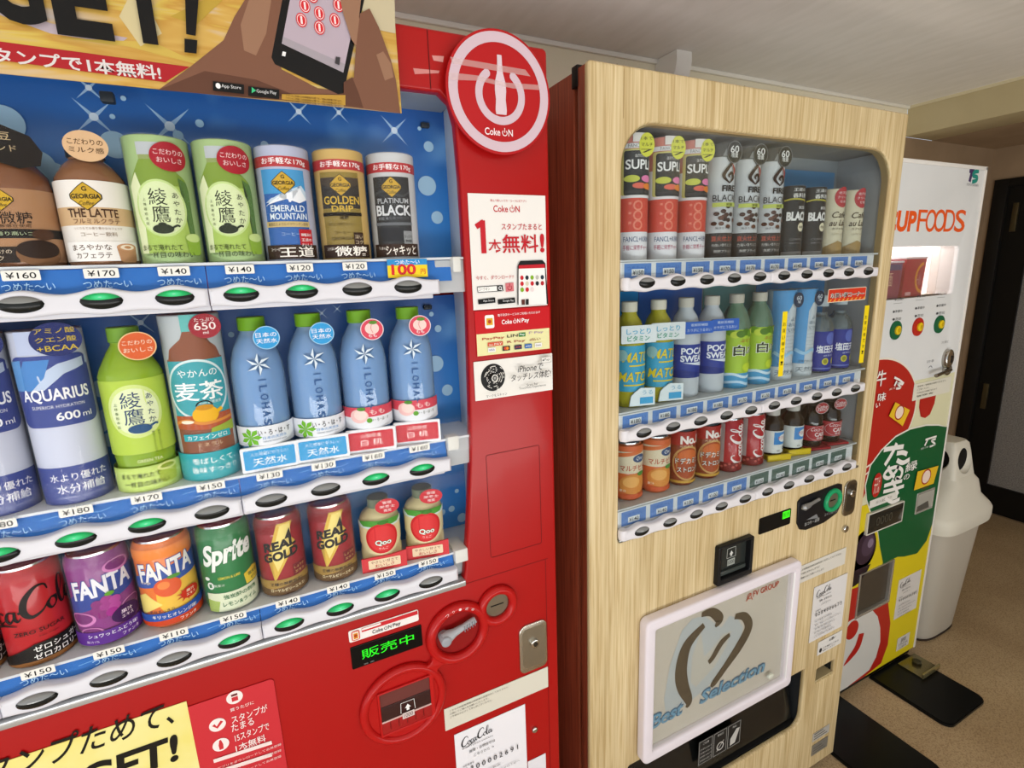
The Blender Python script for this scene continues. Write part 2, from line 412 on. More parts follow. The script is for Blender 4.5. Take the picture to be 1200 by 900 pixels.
# end wall with the dark door
struct(obj('wall_right', plate_mesh([[(YF, 0), (WALL, 0), (WALL, CEIL), (YF, CEIL)], [(0.50, 0.0005), (1.522, 0.0005), (1.522, 1.9), (0.50, 1.9)]], 0, 0.1), m_dimmed_wall))
wr = bpy.data.objects['wall_right']
wr.data.transform(Matrix(((0, 1, 0, 0), (1, 0, 0, 0), (0, 0, 1, 0), (0, 0, 0, 1)))); wr.data.flip_normals()
wr.location = (XR + 0.05, (YF + WALL) / 2, CEIL / 2)
m_door = M('#12110f', 0.35); 
bm = NB()
for (y0, y1, z0, z1) in ((1.345, 1.46, 0.005, 1.86), (0.55, 0.66, 0.005, 1.86), (0.66, 1.345, 1.66, 1.86), (0.66, 1.345, 0.005, 0.17)): box(bm, XR + 0.01, y0, z0, XR + 0.05, y1, z1)
dr = struct(obj('door_1', bm, m_door))
bm = NB()
for (y0, y1, z0, z1) in ((1.46, 1.522, 0.001, 1.9), (0.501, 0.55, 0.001, 1.9), (0.55, 1.46, 1.86, 1.9)): box(bm, XR - 0.012, y0, z0, XR + 0.06, y1, z1, 0.002)
obj('door_frame', bm, M('#1a1815', 0.4), dr)
def frosted():
    m, nt, b, N, L = nodes_of('frosted_pane')
    tc = N('ShaderNodeTexCoord'); no = N('ShaderNodeTexNoise'); no.inputs['Scale'].default_value = 160; no.inputs['Detail'].default_value = 2
    r = ramp(nt, [(0.35, '#77736e'), (0.62, '#908c87')]); bp = N('ShaderNodeBump'); bp.inputs['Strength'].default_value = 0.6; bp.inputs['Distance'].default_value = 0.004
    L(tc.outputs['Object'], no.inputs['Vector']); L(no.outputs['Fac'], r.inputs['Fac']); L(r.outputs['Color'], b.inputs['Base Color'])
    L(no.outputs['Fac'], bp.inputs['Height']); L(bp.outputs[0], b.inputs['Normal']); b.inputs['Roughness'].default_value = 0.22
    return m
obj('pane', B(XR + 0.024, 0.66, 0.17, XR + 0.036, 1.345, 1.66), frosted(), dr)
for z in (0.62, 1.62): obj('hinge', B(XR - 0.002, 1.405, z, XR + 0.012, 1.43, z + 0.15, 0.002), M('#5b5138', 0.35, 0.7), dr)
obj('door_notice', B(XR + 0.004, 1.0, 1.72, XR + 0.011, 1.36, 1.80), M('#a19c8c', 0.6), dr)
struct(obj('baseboard_right', B(XR - 0.012, YF, 0, XR, 0.49, 0.07), M('#2a2620')))
# white box where ceiling and wall meet, above the wooden machine
prof = [(WALL - 0.001, 2.199), (1.446, 2.199), (1.4445, 2.17)] + [(1.446 + 0.035 * (1 - math.cos(t * PI / 12)), 2.165 - 0.055 * math.sin(t * PI / 12)) for t in range(7)] + [(1.50, 2.10), (WALL - 0.001, 2.10)]
bm = NB(); fa = [bm.verts.new((1.346, y, z)) for y, z in prof]; fb = [bm.verts.new((1.412, y, z)) for y, z in prof]
bm.faces.new(fa); bm.faces.new(fb[::-1])
for k in range(len(prof)): bm.faces.new((fa[k], fb[k], fb[(k + 1) % len(prof)], fa[(k + 1) % len(prof)]))
bmesh.ops.recalc_face_normals(bm, faces=bm.faces)
tag(obj('ceiling_bracket', bm, M('#efece4', 0.5)), 'small white box bracket fixed to wall and ceiling above the wooden machine', 'bracket')
# ================================================================ red drinks machine
m_red = noisy('red_enamel', '#a60d0d', '#ab0f0f', 2, 0.32, coat=0.06)
m_red_lo = m_red
m_white = M('#eeeef2', 0.35)
m_chrome = M('#c9c7c2', 0.16, 1.0)
m_black = M('#0c0c0c', 0.3)
m_pane = clear('display_pane', gloss=0.03)
red = thing('drinks_vending_machine', 'glossy red drinks vending machine with round ring sign and yellow top poster', 'vending machine', (-0.02, FRONT + 0.36, 0))
X0, X1, ZT = -0.49, 0.444, 1.833
WIN1 = [(-0.415, 0.985), (0.258, 0.985), (0.2625, 1.0), (0.2735, 1.0843), (0.2849, 1.2037), (0.289, 1.2902), (0.2935, 1.45), (0.2925, 1.64), (0.2895, 1.715), (0.283, 1.742), (0.268, 1.7545), (-0.415, 1.7545)]
obj('cabinet', B(X0 + 0.004, FRONT + 0.10, 0.03, X1 - 0.004, 1.48, ZT - 0.005, 0.004), m_red, red)
door = plate('door', [rr(X0, 0.06, X1, ZT, 0.008), WIN1], FRONT, 0.020, m_red, red, 0.005, 3)
bm = NB()
for q_ in ((X1 - 0.02, 0.06, X1 - 0.003, ZT - 0.003), (X0 + 0.003, 0.06, X0 + 0.02, ZT - 0.003)): box(bm, q_[0], FRONT + 0.018, q_[1], q_[2], FRONT + 0.1, q_[3])
box(bm, X0 + 0.02, FRONT + 0.018, ZT - 0.02, X1 - 0.02, FRONT + 0.1, ZT - 0.003); box(bm, X0 + 0.02, FRONT + 0.02, 0.06, X1 - 0.02, FRONT + 0.1, 0.974)
obj('door_liner', bm, m_red, red)
obj('kick_plate', B(X0 + 0.02, FRONT + 0.03, 0.0, X1 - 0.02, FRONT + 0.10, 0.055), M('#202020'), red)
# seams in the front
obj('header_seam', B(at(502, 60)[0] - 0.0006, FRONT - 0.0006, 1.757, at(502, 60)[0] + 0.0006, FRONT + 0.001, ZT - 0.003), M('#5c0a0a'), red)
obj('pillar_seam', B(0.262, FRONT - 0.0005, 0.984, 0.425, FRONT + 0.001, 0.9852), M('#7d0d0d'), red)
obj('edge_seam', B(0.4195, FRONT - 0.0005, 0.30, 0.4207, FRONT + 0.001, 0.984), M('#7d0d0d'), red)
bm = plate_mesh([rr(*at(575, 654), *at(632, 521), 0.004), rr(*[a + b for a, b in zip(at(575, 654), (0.0009, 0.0009))], *[a - 0.0009 for a in at(632, 521)], 0.003)], FRONT - 0.0006, 0.002)
obj('flap_seam', bm, M('#6e0c0c'), red)
# inside of the display
ZI = 1.757
YB = 0.845
def sky_print():
    m, nt, b, N, L = nodes_of('blue_sky_print')
    tc = N('ShaderNodeTexCoord'); sx = N('ShaderNodeSeparateXYZ'); L(tc.outputs['Generated'], sx.inputs[0])
    r = ramp(nt, [(0.0, '#3a8cd6'), (0.45, '#2a7ac8'), (1.0, '#19539e')]); L(sx.outputs['Z'], r.inputs['Fac'])
    no = N('ShaderNodeTexNoise'); no.inputs['Scale'].default_value = 9; L(tc.outputs['Object'], no.inputs['Vector'])
    r2 = ramp(nt, [(0.55, '#000000'), (0.75, '#ffffff')]); L(no.outputs['Fac'], r2.inputs['Fac'])
    mix = N('ShaderNodeMix'); mix.data_type = 'RGBA'; L(r2.outputs['Color'], mix.inputs['Factor'])
    sc = N('ShaderNodeMath'); sc.operation = 'MULTIPLY'; sc.inputs[1].default_value = 0.5
    L(r2.outputs['Color'], sc.inputs[0]); L(sc.outputs[0], mix.inputs['Factor'])
    L(r.outputs['Color'], mix.inputs[6]); mix.inputs[7].default_value = lin('#7fb9ec'); L(mix.outputs[2], b.inputs['Base Color'])
    b.inputs['Roughness'].default_value = 0.35
    return m
m_sky = sky_print()
RAILZ = [1.489, 1.2097, 1.0150]                # button centre heights
BASEZ = [1.5300, 1.2470, 1.0460]               # shelf heights
TOPZ = [ZI, 1.470, 1.190]
XJ = 0.302
for r in range(3):
    zb = BASEZ[r] - 0.004
    bk = obj('backdrop', B(-0.415, YB, zb, XJ + 0.006, YB + 0.004, TOPZ[r]), m_sky, red)
    q = lambda x, y: at(x, y, YB)
    def spark(x, y, s):
        c = q(x, y); P = Print(Y=YB, base=0.0003 + 0.0001 * (x % 3))
        for a in (0.75, 0.75 + PI / 2):
            dx, dz = math.cos(a) * s, math.sin(a) * s; nx, nz = -dz * 0.09, dx * 0.09
            P.poly([(c[0] - dx, c[1] - dz), (c[0] + nx, c[1] + nz), (c[0] + dx, c[1] + dz), (c[0] - nx, c[1] - nz)], '#9fc2e2')
        P.ell(c[0], c[1], s * 0.17, s * 0.17, '#dcebf8', 16); P.build('printed_sparkle', bk)
    def dot(x, y, s, c='#a9cfe8'): P = Print(Y=YB, base=0.0008 + 0.0002 * ((x * 7 + y * 3) % 11)); P.ell(*q(x, y), s, s, c, 24); P.build('printed_dot', bk)
    if r == 0:
        for a in ((110, 137, .028), (199, 148, .034), (350, 131, .022), (397, 132, .018), (462, 153, .028), (104, 103, .02)): spark(*a)
        for a in ((132, 137, .003), (145, 116, .003), (234, 145, .005), (209, 159, .006), (310, 170, .005), (502, 172, .008), (500, 218, .015), (512, 255, .010), (491, 151, .003), (5, 145, .02), (45, 195, .018), (135, 170, .016), (62, 208, .018)): dot(*a)
    elif r == 1:
        for a in ((165, 378, .02), (377, 367, .012), (395, 362, .010)): spark(*a)
        for a in ((271, 392, .004), (513, 385, .006), (510, 426, .014), (524, 457, .010), (120, 455, .012), (128, 490, .014), (118, 500, .008), (505, 368, .004), (130, 515, .010)): dot(*a)
    else:
        for a in ((529, 596, .006), (541, 606, .009), (512, 620, .012), (535, 575, .004), (518, 600, .006)): dot(*a)
m_inner = M('#c3ccd6', 0.5)
obj('inner_top', B(-0.415, FRONT + 0.019, ZI - 0.002, XJ, YB + 0.004, ZI + 0.004), M('#8f9aa6', 0.5), red)
bm = NB(); a = [bm.verts.new((x_, y_, z_)) for (x_, y_, z_) in ((0.2965, FRONT + 0.012, 0.985), (XJ + 0.004, YB + 0.004, 0.985), (XJ + 0.004, YB + 0.004, ZI), (0.2965, FRONT + 0.012, ZI))]
a2 = [bm.verts.new((v.co.x + 0.004, v.co.y, v.co.z)) for v in a]
bm.faces.new(a); bm.faces.new(a2[::-1])
for k in range(4): bm.faces.new((a[k], a2[k], a2[(k + 1) % 4], a[(k + 1) % 4]))
bmesh.ops.recalc_face_normals(bm, faces=bm.faces)
obj('inner_side', bm, m_inner, red)
obj('inner_floor', B(-0.415, FRONT + 0.021, 0.978, XJ, YB, 0.986), M('#b9bcbf', 0.3), red)
obj('light_cover', B(*at(116, 112, .80)[:1], 0.80, at(116, 112, .80)[1] - 0.006, at(133, 112, .80)[0], 0.812, at(116, 112, .80)[1] + 0.006, 0.002), M('#2b3138'), red)
for (px_, py_) in ((498, 147), (501, 360)):
    c = at(px_, py_, YB - 0.004); obj('clip', B(c[0] - 0.007, YB - 0.008, c[1] - 0.004, c[0] + 0.007, YB - 0.001, c[1] + 0.004, 0.002), M('#2b3138'), red)

# button rails, price strips
m_green = None
def lens_green():
    m, nt, b, N, L = nodes_of('lit_green_lens')
    tc = N('ShaderNodeTexCoord'); mp = N('ShaderNodeMapping'); mp.inputs['Location'].default_value = (0, 0, -0.75); mp.inputs['Scale'].default_value = (62, 0, 170)
    g = N('ShaderNodeTexGradient'); g.gradient_type = 'SPHERICAL'; L(tc.outputs['Object'], mp.inputs['Vector']); L(mp.outputs[0], g.inputs['Vector'])
    r = ramp(nt, [(0.0, '#006b33'), (0.45, '#00c060'), (0.85, '#5dffb0'), (1.0, '#d8fff0')]); L(g.outputs['Fac'], r.inputs['Fac'])
    L(r.outputs['Color'], b.inputs['Emission Color']); b.inputs['Emission Strength'].default_value = 0.9
    b.inputs['Base Color'].default_value = lin('#0a8048'); b.inputs['Roughness'].default_value = 0.15
    return m
m_green = lens_green()
m_lens_off = M('#7f8180', 0.12, 0.0, spec=0.6); m_btn = M('#1a1c1b', 0.25)
m_rail = M('#dcdce3', 0.28)
def button_meshes(a, b_, dome):
    """two meshes: dark lower body of an oval push button and its lens (upper, almond-shaped)"""
    n, kk = 36, 7
    out = []
    for part in (0, 1):
        bm = NB()
        grid = {}
        for i in range(25):
            u = -1 + 2 * i / 24
            top = math.sqrt(max(0, 1 - u * u)); low = -top
            mid = 0.40 - 0.26 * (1 - u * u); mid = max(min(mid, top), low)
            lo, hi = (low, mid) if part == 0 else (mid, top)
            for j in range(kk + 1):
                v = lo + (hi - lo) * j / kk; d = math.sqrt(max(0, 1 - u * u - v * v))
                k_ = 0.955 if part else 1.0; grid[i, j] = bm.verts.new((u * a * k_, -dome * d - (0.0007 if part else 0), v * b_ * k_))
        for i in range(24):
            for j in range(kk): bm.faces.new((grid[i, j], grid[i + 1, j], grid[i + 1, j + 1], grid[i, j + 1]))
        bmesh.ops.remove_doubles(bm, verts=bm.verts, dist=1e-6)
        bmesh.ops.dissolve_degenerate(bm, dist=1e-7, edges=bm.edges)
        for f in bm.faces: f.normal_update()
        me = bpy.data.meshes.new('button' if part == 0 else 'button_lens'); bm.to_mesh(me); bm.free()
        for p in me.polygons: p.use_smooth = True
        out.append(me)
    return out
BTN = {}
def push_button(rail, x, y, z, lit, a=0.0205, b_=0.0095, dome=0.006):
    k = (lit, a)
    if k not in BTN:
        m0, m1 = button_meshes(a, b_, dome); m0.materials.append(m_btn); m1.materials.append(m_green if lit else m_lens_off); BTN[k] = (m0, m1)
    o = bpy.data.objects.new('button', BTN[k][0]); COL.objects.link(o); o.parent = rail; o.location = Vector((x, y, z)) - wloc(rail)
    l = bpy.data.objects.new('button_lens', BTN[k][1]); COL.objects.link(l); l.parent = o; l.location = (0, 0, 0)
    return o
def rail_outline(xa, xb, z, cols, low, hump, bot, wid=0.019, endr=0.008):
    pts = []
    n = 90
    for i in range(n + 1):
        xx = xb + (xa - xb) * i / n
        h = max([math.exp(-((xx - c) / wid) ** 2 * 0.9) for c in cols] + [0]); pts.append((xx, z + low + (hump - low) * h))
    for i in range(n + 1):
        xx = xa + (xb - xa) * i / n
        h = max([math.exp(-((xx - c) / wid) ** 2 * 0.9) for c in cols] + [0]); pts.append((xx, z - bot - 0.003 * h))
    return pts
COLX = lambda i: -0.2283 + 0.0713 * i
LIT = [[0, 1, 1, 1, 1, 0, 0], [1, 1, 0, 0, 0, 1, 1], [0, 0, 1, 1, 1, 1, 0]]
PRICES = [['160', '170', '140', '140', '120', '120', None], ['180', '170', '150', '130', '130', '160', '160'], ['150', '110', '150', '140', '140', '150', '150']]
m_strip = M('#2f6fbe', 0.35); m_strip_dark = M('#295fa8', 0.35)
YRAIL = 0.742
for r in range(3):
    z = RAILZ[r]; zb = BASEZ[r]
    obj('shelf', B(-0.415, 0.760, zb - 0.004, XJ - 0.001, YB, zb - 0.0005), M('#d5dade', 0.3), red)
    # slanted price strip, two lengths
    for (xa, xb) in ((-0.41, -0.0512), (-0.0503, 0.272 if r == 0 else 0.246)):
        zt, zl = zb - 0.0045, z + 0.006; yt, yl = 0.764, 0.758
        bm = NB(); vs = []
        for (x_, y_, z_) in ((xa, yl, zl), (xb, yl, zl), (xb, yt, zt), (xa, yt, zt)): vs.append(bm.verts.new((x_, y_, z_)))
        vb = [bm.verts.new((v.co.x, v.co.y + 0.003, v.co.z)) for v in vs]
        bm.faces.new(vs); bm.faces.new(vb[::-1])
        for k in range(4): bm.faces.new((vs[k], vb[k], vb[(k + 1) % 4], vs[(k + 1) % 4]))
        bmesh.ops.recalc_face_normals(bm, faces=bm.faces)
        ps = obj('price_strip', bm, m_strip, red)
        for i in range(-2, 7):
            cx = COLX(i) + 0.002
            if not (xa < cx < xb): continue
            P = Print(Y=0.7565, base=0.0); P.text('つめた〜い', cx + 0.004, z + 0.0185, 0.0088, '#a8d0ee', 0.046)
            if r and i % 2 == 0: P.stroke([(cx - 0.033, zt - 0.006), (cx - 0.01, zt - 0.004), (cx + 0.02, zt - 0.008), (cx + 0.034, zt - 0.005)], 0.0008, '#6fa8dc')
            P.build('strip_lettering', ps)
            pr_ = PRICES[r][i] if i >= 0 else ('150' if r == 2 else '180')
            if pr_:
                tz = z - (0.003 if r == 2 else 0); T = Print(Y=0.7565, base=0.0010); T.rect(cx - 0.0165, tz + 0.0255, cx + 0.0165, tz + 0.0365, M('#eceae2', 0.4), 0.0012); T.text('¥' + pr_, cx, tz + 0.031, 0.0068, '#161616', 0.026, bold=0.006); T.build('price_tag', ps)
    for (xa, xb, cs) in ((-0.3350, -0.0508, [COLX(i) for i in range(-1, 3)]), (-0.0500, 0.2475, [COLX(i) for i in range(3, 7)]), (-0.408, -0.3358, [COLX(-2)])):
        rl = plate('button_rail', [rail_outline(xa, xb, z, cs, 0.0085, 0.0148, 0.0125)], YRAIL, 0.018, m_rail, red, 0.0045, 3)
        obj('rail_lip', B(xa, YRAIL + 0.012, z - 0.0185, xb - (0.008 if xb > 0 else 0), YRAIL + 0.02, z - 0.012, 0.001), M('#d8d8de', 0.3), rl)
        for i, c in enumerate(cs):
            gi = round((c + 0.2283) / 0.0713)
            lit = bool(LIT[r][gi]) if 0 <= gi < 7 else (r == 1 or gi % 2 == 0) and not (r == 2 and gi == -1)
            push_button(rl, c, YRAIL + 0.0002, z, lit)
    # shiny ledge and white end block to the right of the strip
    if r < 2:
        obj('end_block', B(0.247 + (0.026 if r == 0 else 0), 0.752, z + 0.018, 0.266 + (0.02 if r == 0 else 0), 0.772, z + 0.041, 0.002), M('#dcdcd6', 0.45), red)
        obj('end_bracket', B(0.248, 0.762, z - 0.012, XJ - 0.002, 0.775, zb - 0.0048, 0.001), M('#b4b8bb', 0.35), red)
    else:
        obj('end_block', B(0.247, 0.752, z + 0.012, 0.270, 0.80, z + 0.036, 0.002), M('#dcdcd6', 0.45), red)
        obj('end_bracket', B(0.250, 0.770, z - 0.02, XJ - 0.002, 0.79, zb - 0.0048, 0.001), M('#b4b8bb', 0.35), red)
obj('sill', B(-0.415, FRONT - 0.004, 0.9835, 0.262, FRONT + 0.02, 0.9935, 0.001), M('#c2c5c6', 0.25, 0.6), red)
# the yellow 100 tag
c0, c1 = at(455, 326, .7555), at(500, 303, .7555)
P = Print(Y=0.7555, base=0.0); P.rect(c0[0], c0[1], c1[0], c1[1], M('#f2d21f', 0.4)); P.rect(c0[0], c1[1] - 0.0085, c1[0], c1[1], '#2d8fd0')
P.text('つめた〜い', (c0[0] + c1[0]) / 2, c1[1] - 0.0042, 0.006, '#ffffff', 0.036); P.text('100', (c0[0] + c1[0]) / 2 - 0.006, c0[1] + 0.0115, 0.015, '#d3222a', 0.036, bold=0.03); P.text('円', c1[0] - 0.007, c0[1] + 0.008, 0.0075, '#d3222a', bold=0.01)
t100 = P.build('price_card', red); t100['label'] = 'yellow card with a red price of 100 yen'
for (za, zc) in ((RAILZ[0] + 0.0155, 1.7545), (RAILZ[1] + 0.0155, RAILZ[0] - 0.0195), (RAILZ[2] + 0.0155, RAILZ[1] - 0.0195)):
    obj('display_pane', B(-0.412, 0.7512, za, 0.2865 if za > 1.1 else 0.272, 0.7518, zc), m_pane, red)
# ---------------------------------------------------------------- things on the front of the red machine
GL = dict(step=0.00012)
def sheet(name, x0, z0, x1, z1, y, mat, parent, r=0.0, th=0.0008):
    return plate(name, [rr(x0, z0, x1, z1, r) if r else [(x0, z0), (x1, z0), (x1, z1), (x0, z1)]], y - th, th, mat, parent)
def rect_px(quad, Y):
    q = [at(x, y, Y) for x, y in quad]                      # TL, TR, BR, BL
    return (q[0][0] + q[3][0]) / 2, (q[2][1] + q[3][1]) / 2, (q[1][0] + q[2][0]) / 2, (q[0][1] + q[1][1]) / 2
# big yellow poster
YP_ = 0.742
def poster_print():
    m, nt, b, N, L = nodes_of('yellow_poster_print')
    tc = N('ShaderNodeTexCoord'); mp = N('ShaderNodeMapping'); mp.inputs['Rotation'].default_value = (0, 0.35, 0); mp.inputs['Scale'].default_value = (3, 1, 26)
    w = N('ShaderNodeTexNoise'); w.inputs['Scale'].default_value = 1.6; w.inputs['Detail'].default_value = 3; w.inputs['Distortion'].default_value = 0.8
    r = ramp(nt, [(0.28, '#c9bcb4'), (0.42, '#cda650'), (0.52, '#bf9036'), (0.60, '#cfb34c'), (0.74, '#b89aa0')])
    L(tc.outputs['Object'], mp.inputs['Vector']); L(mp.outputs[0], w.inputs['Vector']); L(w.outputs['Fac'], r.inputs['Fac']); L(r.outputs['Color'], b.inputs['Base Color'])
    b.inputs['Roughness'].default_value = 0.35
    return m
m_poster = poster_print()
pz = 1.7184
po = sheet('poster', -0.43, pz, 0.2085, 1.945, YP_, m_poster, red, th=0.0012)
po['label'] = 'yellow campaign poster printed with a hand holding a phone'
P = Print(Y=YP_ - 0.0012, plane=YP_, base=0.0002)
for pts, c in (([(0, 18), (60, 40), (140, 52), (150, 45), (60, 28), (0, 5)], '#b7a8b0'), ([(70, 45), (150, 55), (240, 78), (180, 50)], '#c9ac50'), ([(150, 0), (140, 20), (165, 55), (190, 40), (170, 0)], '#cdbf92'), ([(230, 30), (262, 0), (240, 0), (200, 20)], '#b99a3c'), ([(415, 0), (462, 0), (463, 40), (440, 35)], '#c4b898')): P.poly(pts, M(c, 0.4), True)
P.poly([(-160, 28), (222, 79), (194, 97), (-160, 50)], M('#a81e26', 0.4), True)
P.ptext('スタンプで1本無料!', (-36, 72), (190, 94), 19, '#d8d2d0', bold=0.05)
m_skin = M('#7a5340', 0.5); m_skin_d = M('#5f3d2e', 0.5); m_skin_l = M('#967058', 0.5)
# lower hand and wrist
P.poly([(186, 106), (222, 80), (262, 48), (275, 20), (290, -4), (332, -4), (322, 62), (330, 82), (372, 104), (405, 108), (420, 124), (300, 116)], m_skin, True)
P.poly([(186, 106), (240, 84), (300, 94), (345, 112), (300, 116)], m_skin_d, True)
P.poly([(292, 0), (318, 0), (312, 40), (300, 66), (286, 60), (282, 30)], m_skin_l, True)
# the telephone
P.poly([(332, -6), (318, 68), (322, 76), (396, 111), (402, 110), (428, -6)], M('#0d0d0f', 0.2), True)
P.poly([(341, -6), (330, 52), (402, 86), (421, -6)], M('#b5a6b2', 0.3), True)
P.poly([(332, 44), (330, 52), (402, 86), (404, 76)], M('#a39aa2', 0.3), True)
for (a, b_) in ((357, 8), (374, 17), (392, 25), (353, 25), (374, 34), (366, -3), (396, 8)):
    c = at(a, b_, YP_); P.ell(c[0], c[1], 0.0062, 0.0078, '#cf2d33', 20); P.ring(c[0], c[1], 0.0052, 0.0045, '#f3dede', n=18, sz=1.25); P.rect(c[0] - 0.0011, c[1] - 0.0042, c[0] + 0.0011, c[1] + 0.0042, '#f3dede')
P.poly([(393, 68), (398, 69), (397, 78), (392, 76)], '#3d3a3d', True)
P.poly([(331, 62), (335, 63), (334, 68), (330, 67)], '#e8e8e8', True)
# thumb and the fingers on the other side
P.poly([(396, -6), (423, -6), (420, 22), (424, 52), (419, 60), (411, 48), (402, 20)], m_skin_l, True)
P.poly([(421, 18), (432, 12), (443, 34), (457, 72), (463, 96), (468, 134), (402, 126), (405, 98), (414, 92), (416, 60)], m_skin, True)
P.poly([(402, 98), (412, 92), (420, 112), (425, 128), (402, 125)], m_skin_d, True)
P.poly([(440, 66), (448, 62), (457, 76), (460, 92), (450, 96)], m_skin_l, True)
P.poly([(330, 112), (404, 113), (404, 125), (330, 118)], '#b8903a', True)
for (a, b_, tx) in ((250, 97, 'App Store'), (291, 103, 'Google Play')):
    P.poly([(a, b_), (a + 36, b_ + 4), (a + 36, b_ + 15), (a, b_ + 11)], '#0c0c0c', True); P.ptext(tx, (a + 10, b_ + 8), (a + 33, b_ + 11), 5, '#d8d8d8')
P.ell(*at(256, 102.5, YP_), 0.0026, 0.003, '#f0f0f0', 12); P.poly([(295, 104), (295, 111), (300, 108)], '#40c080', True)
for k in range(3): P.ptext('アプリのご利用には会員登録が必要です。対象の自販機に限ります。', (335, 115 + k * 3.2), (400, 121 + k * 3.2), 2.4, '#4a3320')
# big black letters
for t, a, b_ in (('G', (-10, 26), (60, 36)), ('E', (70, 43), (137, 52)), ('T', (146, 50), (209, 59))): P.ptext(t, a, b_, 92, M('#0b0b0c', 0.35), bold=0.045)
P.poly([(217, 64), (231, 65.5), (232, 50), (217, 48)], '#0b0b0c', True); P.poly([(219, 43), (230, 45), (235, -20), (217, -22)], '#0b0b0c', True)
P.build('poster_print', po)
# round sign
dc = (0.3548, 1.7570); DR = 0.0828; YD = 0.7365
dn = plate('round_sign', [ell(dc[0], dc[1], DR, DR, 72)], YD, 0.004, M('#b3191d', 0.35), red, 0.0006)
dn['label'] = 'round red sign with a white ring and a power symbol'
for s_ in (-1, 1): obj('sign_standoff', B(dc[0] + s_ * 0.03 - 0.008, YD + 0.003, dc[1] - 0.01, dc[0] + s_ * 0.03 + 0.008, FRONT + 0.002, dc[1] + 0.01), M('#701010'), dn)
P = Print(Y=YD); m_pk = M('#d2bac4', 0.45)
P.ring(dc[0], dc[1], 0.0792, 0.0655, m_pk, n=72)
P.ring(dc[0], dc[1] - 0.003, 0.0395, 0.0285, m_pk, 128, 412, 48)
for a in (128, 52): P.ell(dc[0] + 0.034 * math.cos(math.radians(a)), dc[1] - 0.003 + 0.034 * math.sin(math.radians(a)), 0.0055, 0.0055, m_pk, 20)
bz = dc[1] + 0.0035
bt = [(0.0035, 0.046), (0.0040, 0.030), (0.0050, 0.022), (0.0085, 0.010), (0.0090, 0.0), (0.0078, -0.012), (0.0090, -0.026), (0.0082, -0.032)]
P.poly([(dc[0] + x_, bz + z_) for x_, z_ in bt] + [(dc[0] - x_, bz + z_) for x_, z_ in reversed(bt)], M('#dcc6ce', 0.45))
power_word(P, dc[0] - 0.001, dc[1] - 0.0525, 0.0098, '#f6e8ea')
P.build('sign_print', dn)
m_tape = clear('old_tape', gloss=0.5, body=0.28, bodycol='#f2d8d4', rough=0.3)
P = Print(Y=YD, base=0.004 - 0.0025)
P.poly([at(527, 67, YD), at(615, 82, YD), at(621, 90, YD), at(530, 75, YD)], m_tape)
P.poly([at(525, 85, YD), at(560, 89, YD), at(590, 97, YD), at(632, 100, YD), at(633, 106, YD), at(600, 104, YD), at(560, 95, YD), at(526, 94, YD)], m_tape)
P.build('tape_strip', dn)
P = Print(Y=FRONT)
P.poly([at(506, 65), at(520, 66), at(519, 73), at(508, 71)], M('#d38f8a', 0.6)); P.poly([at(484, 80), at(515, 83), at(514, 86), at(486, 87)], M('#cf8580', 0.6))
P.build('tape_residue', red)
# white sticker: stamps
Y = FRONT - 0.001
x0, z0, x1, z1 = rect_px([(547, 227), (637, 229), (642, 356), (555, 365)], FRONT)
s1 = sheet('stamp_sticker', x0, z0, x1, z1, Y, M('#ece9e4', 0.45), red); s1['label'] = 'white sticker with red lettering and a picture of a phone'
P = Print(Y=Y - 0.0008, plane=FRONT); R_ = '#c01f2b'
P.ptext('飲んで楽しいコカ・コーラ公式アプリ', (574, 237), (616, 237), 3, R_)
power_word(P, (x0 + x1) / 2 + 0.001, at(594, 245)[1], 0.0098, M(R_))
P.stroke([(557, 266), (566, 260)], 0.008, R_, False, True); P.stroke([(564.5, 258.5), (566.5, 297)], 0.0085, R_, False, True); P.ptext('スタンプたまると', (587, 270), (634, 269), 7.5, R_, bold=0.012)
P.ptext('本', (572, 297), (587, 296), 16, R_, bold=0.02); P.ptext('無料', (588, 297), (630, 296), 22, R_, bold=0.03); P.ptext('!', (632, 296), (637, 296), 22, R_, bold=0.04)
P.ptext('今すぐ、ダウンロード!!', (557, 329), (601, 326), 5, R_)
P.poly([(558, 336), (588, 334), (589, 341), (559, 343)], '#3a3a3a', True); P.poly([(558.8, 336.8), (581, 335.2), (581.5, 340.8), (559.5, 342.2)], '#f4f2ee', True); P.ptext('コークオン', (560, 341), (573, 340), 3.6, '#222222')
c = at(585, 337.6); P.ring(c[0], c[1], 0.0028, 0.0019, '#ffffff', n=14); P.stroke([(c[0] + 0.0015, c[1] - 0.0018), (c[0] + 0.0035, c[1] - 0.004)], 0.001, '#ffffff')
P.poly([(591, 332), (600.5, 331), (601, 341), (591.7, 342)], '#d2767c', True); c = at(596, 336.6); P.ring(c[0], c[1] - 0.0006, 0.0042, 0.003, '#a31b25', 130, 410, 18); P.rect(c[0] - 0.0006, c[1], c[0] + 0.0006, c[1] + 0.006, '#a31b25')
for a, t in ((559, 'App Store'), (582, 'Google Play')): P.poly([(a, 351), (a + 20, 348.5), (a + 20.4, 354.5), (a + 0.5, 356.6)], '#0c0c0c', True); P.ptext(t, (a + 6, 354.6), (a + 18.5, 353.2), 3, '#e0e0e0')
ph = [(605, 357), (605, 312), (608, 306), (634, 305), (637.5, 309), (641, 356)]
P.poly(ph, M('#202020', 0.3), True); P.poly([(606.2, 357), (606.2, 311), (636.5, 309.5), (639, 356)], '#f3f1ee', True); P.poly([(606.2, 315), (606.2, 311), (636.5, 309.5), (637, 314)], R_, True)
cs_ = ['#c8202b', '#1d2430', '#7fae1e', '#b9b9b0', '#22303f', '#c8202b', '#d8d0b8', '#c8202b', '#20242c', '#b3202b', '#7fae1e', '#c8202b', '#e8d8d8']
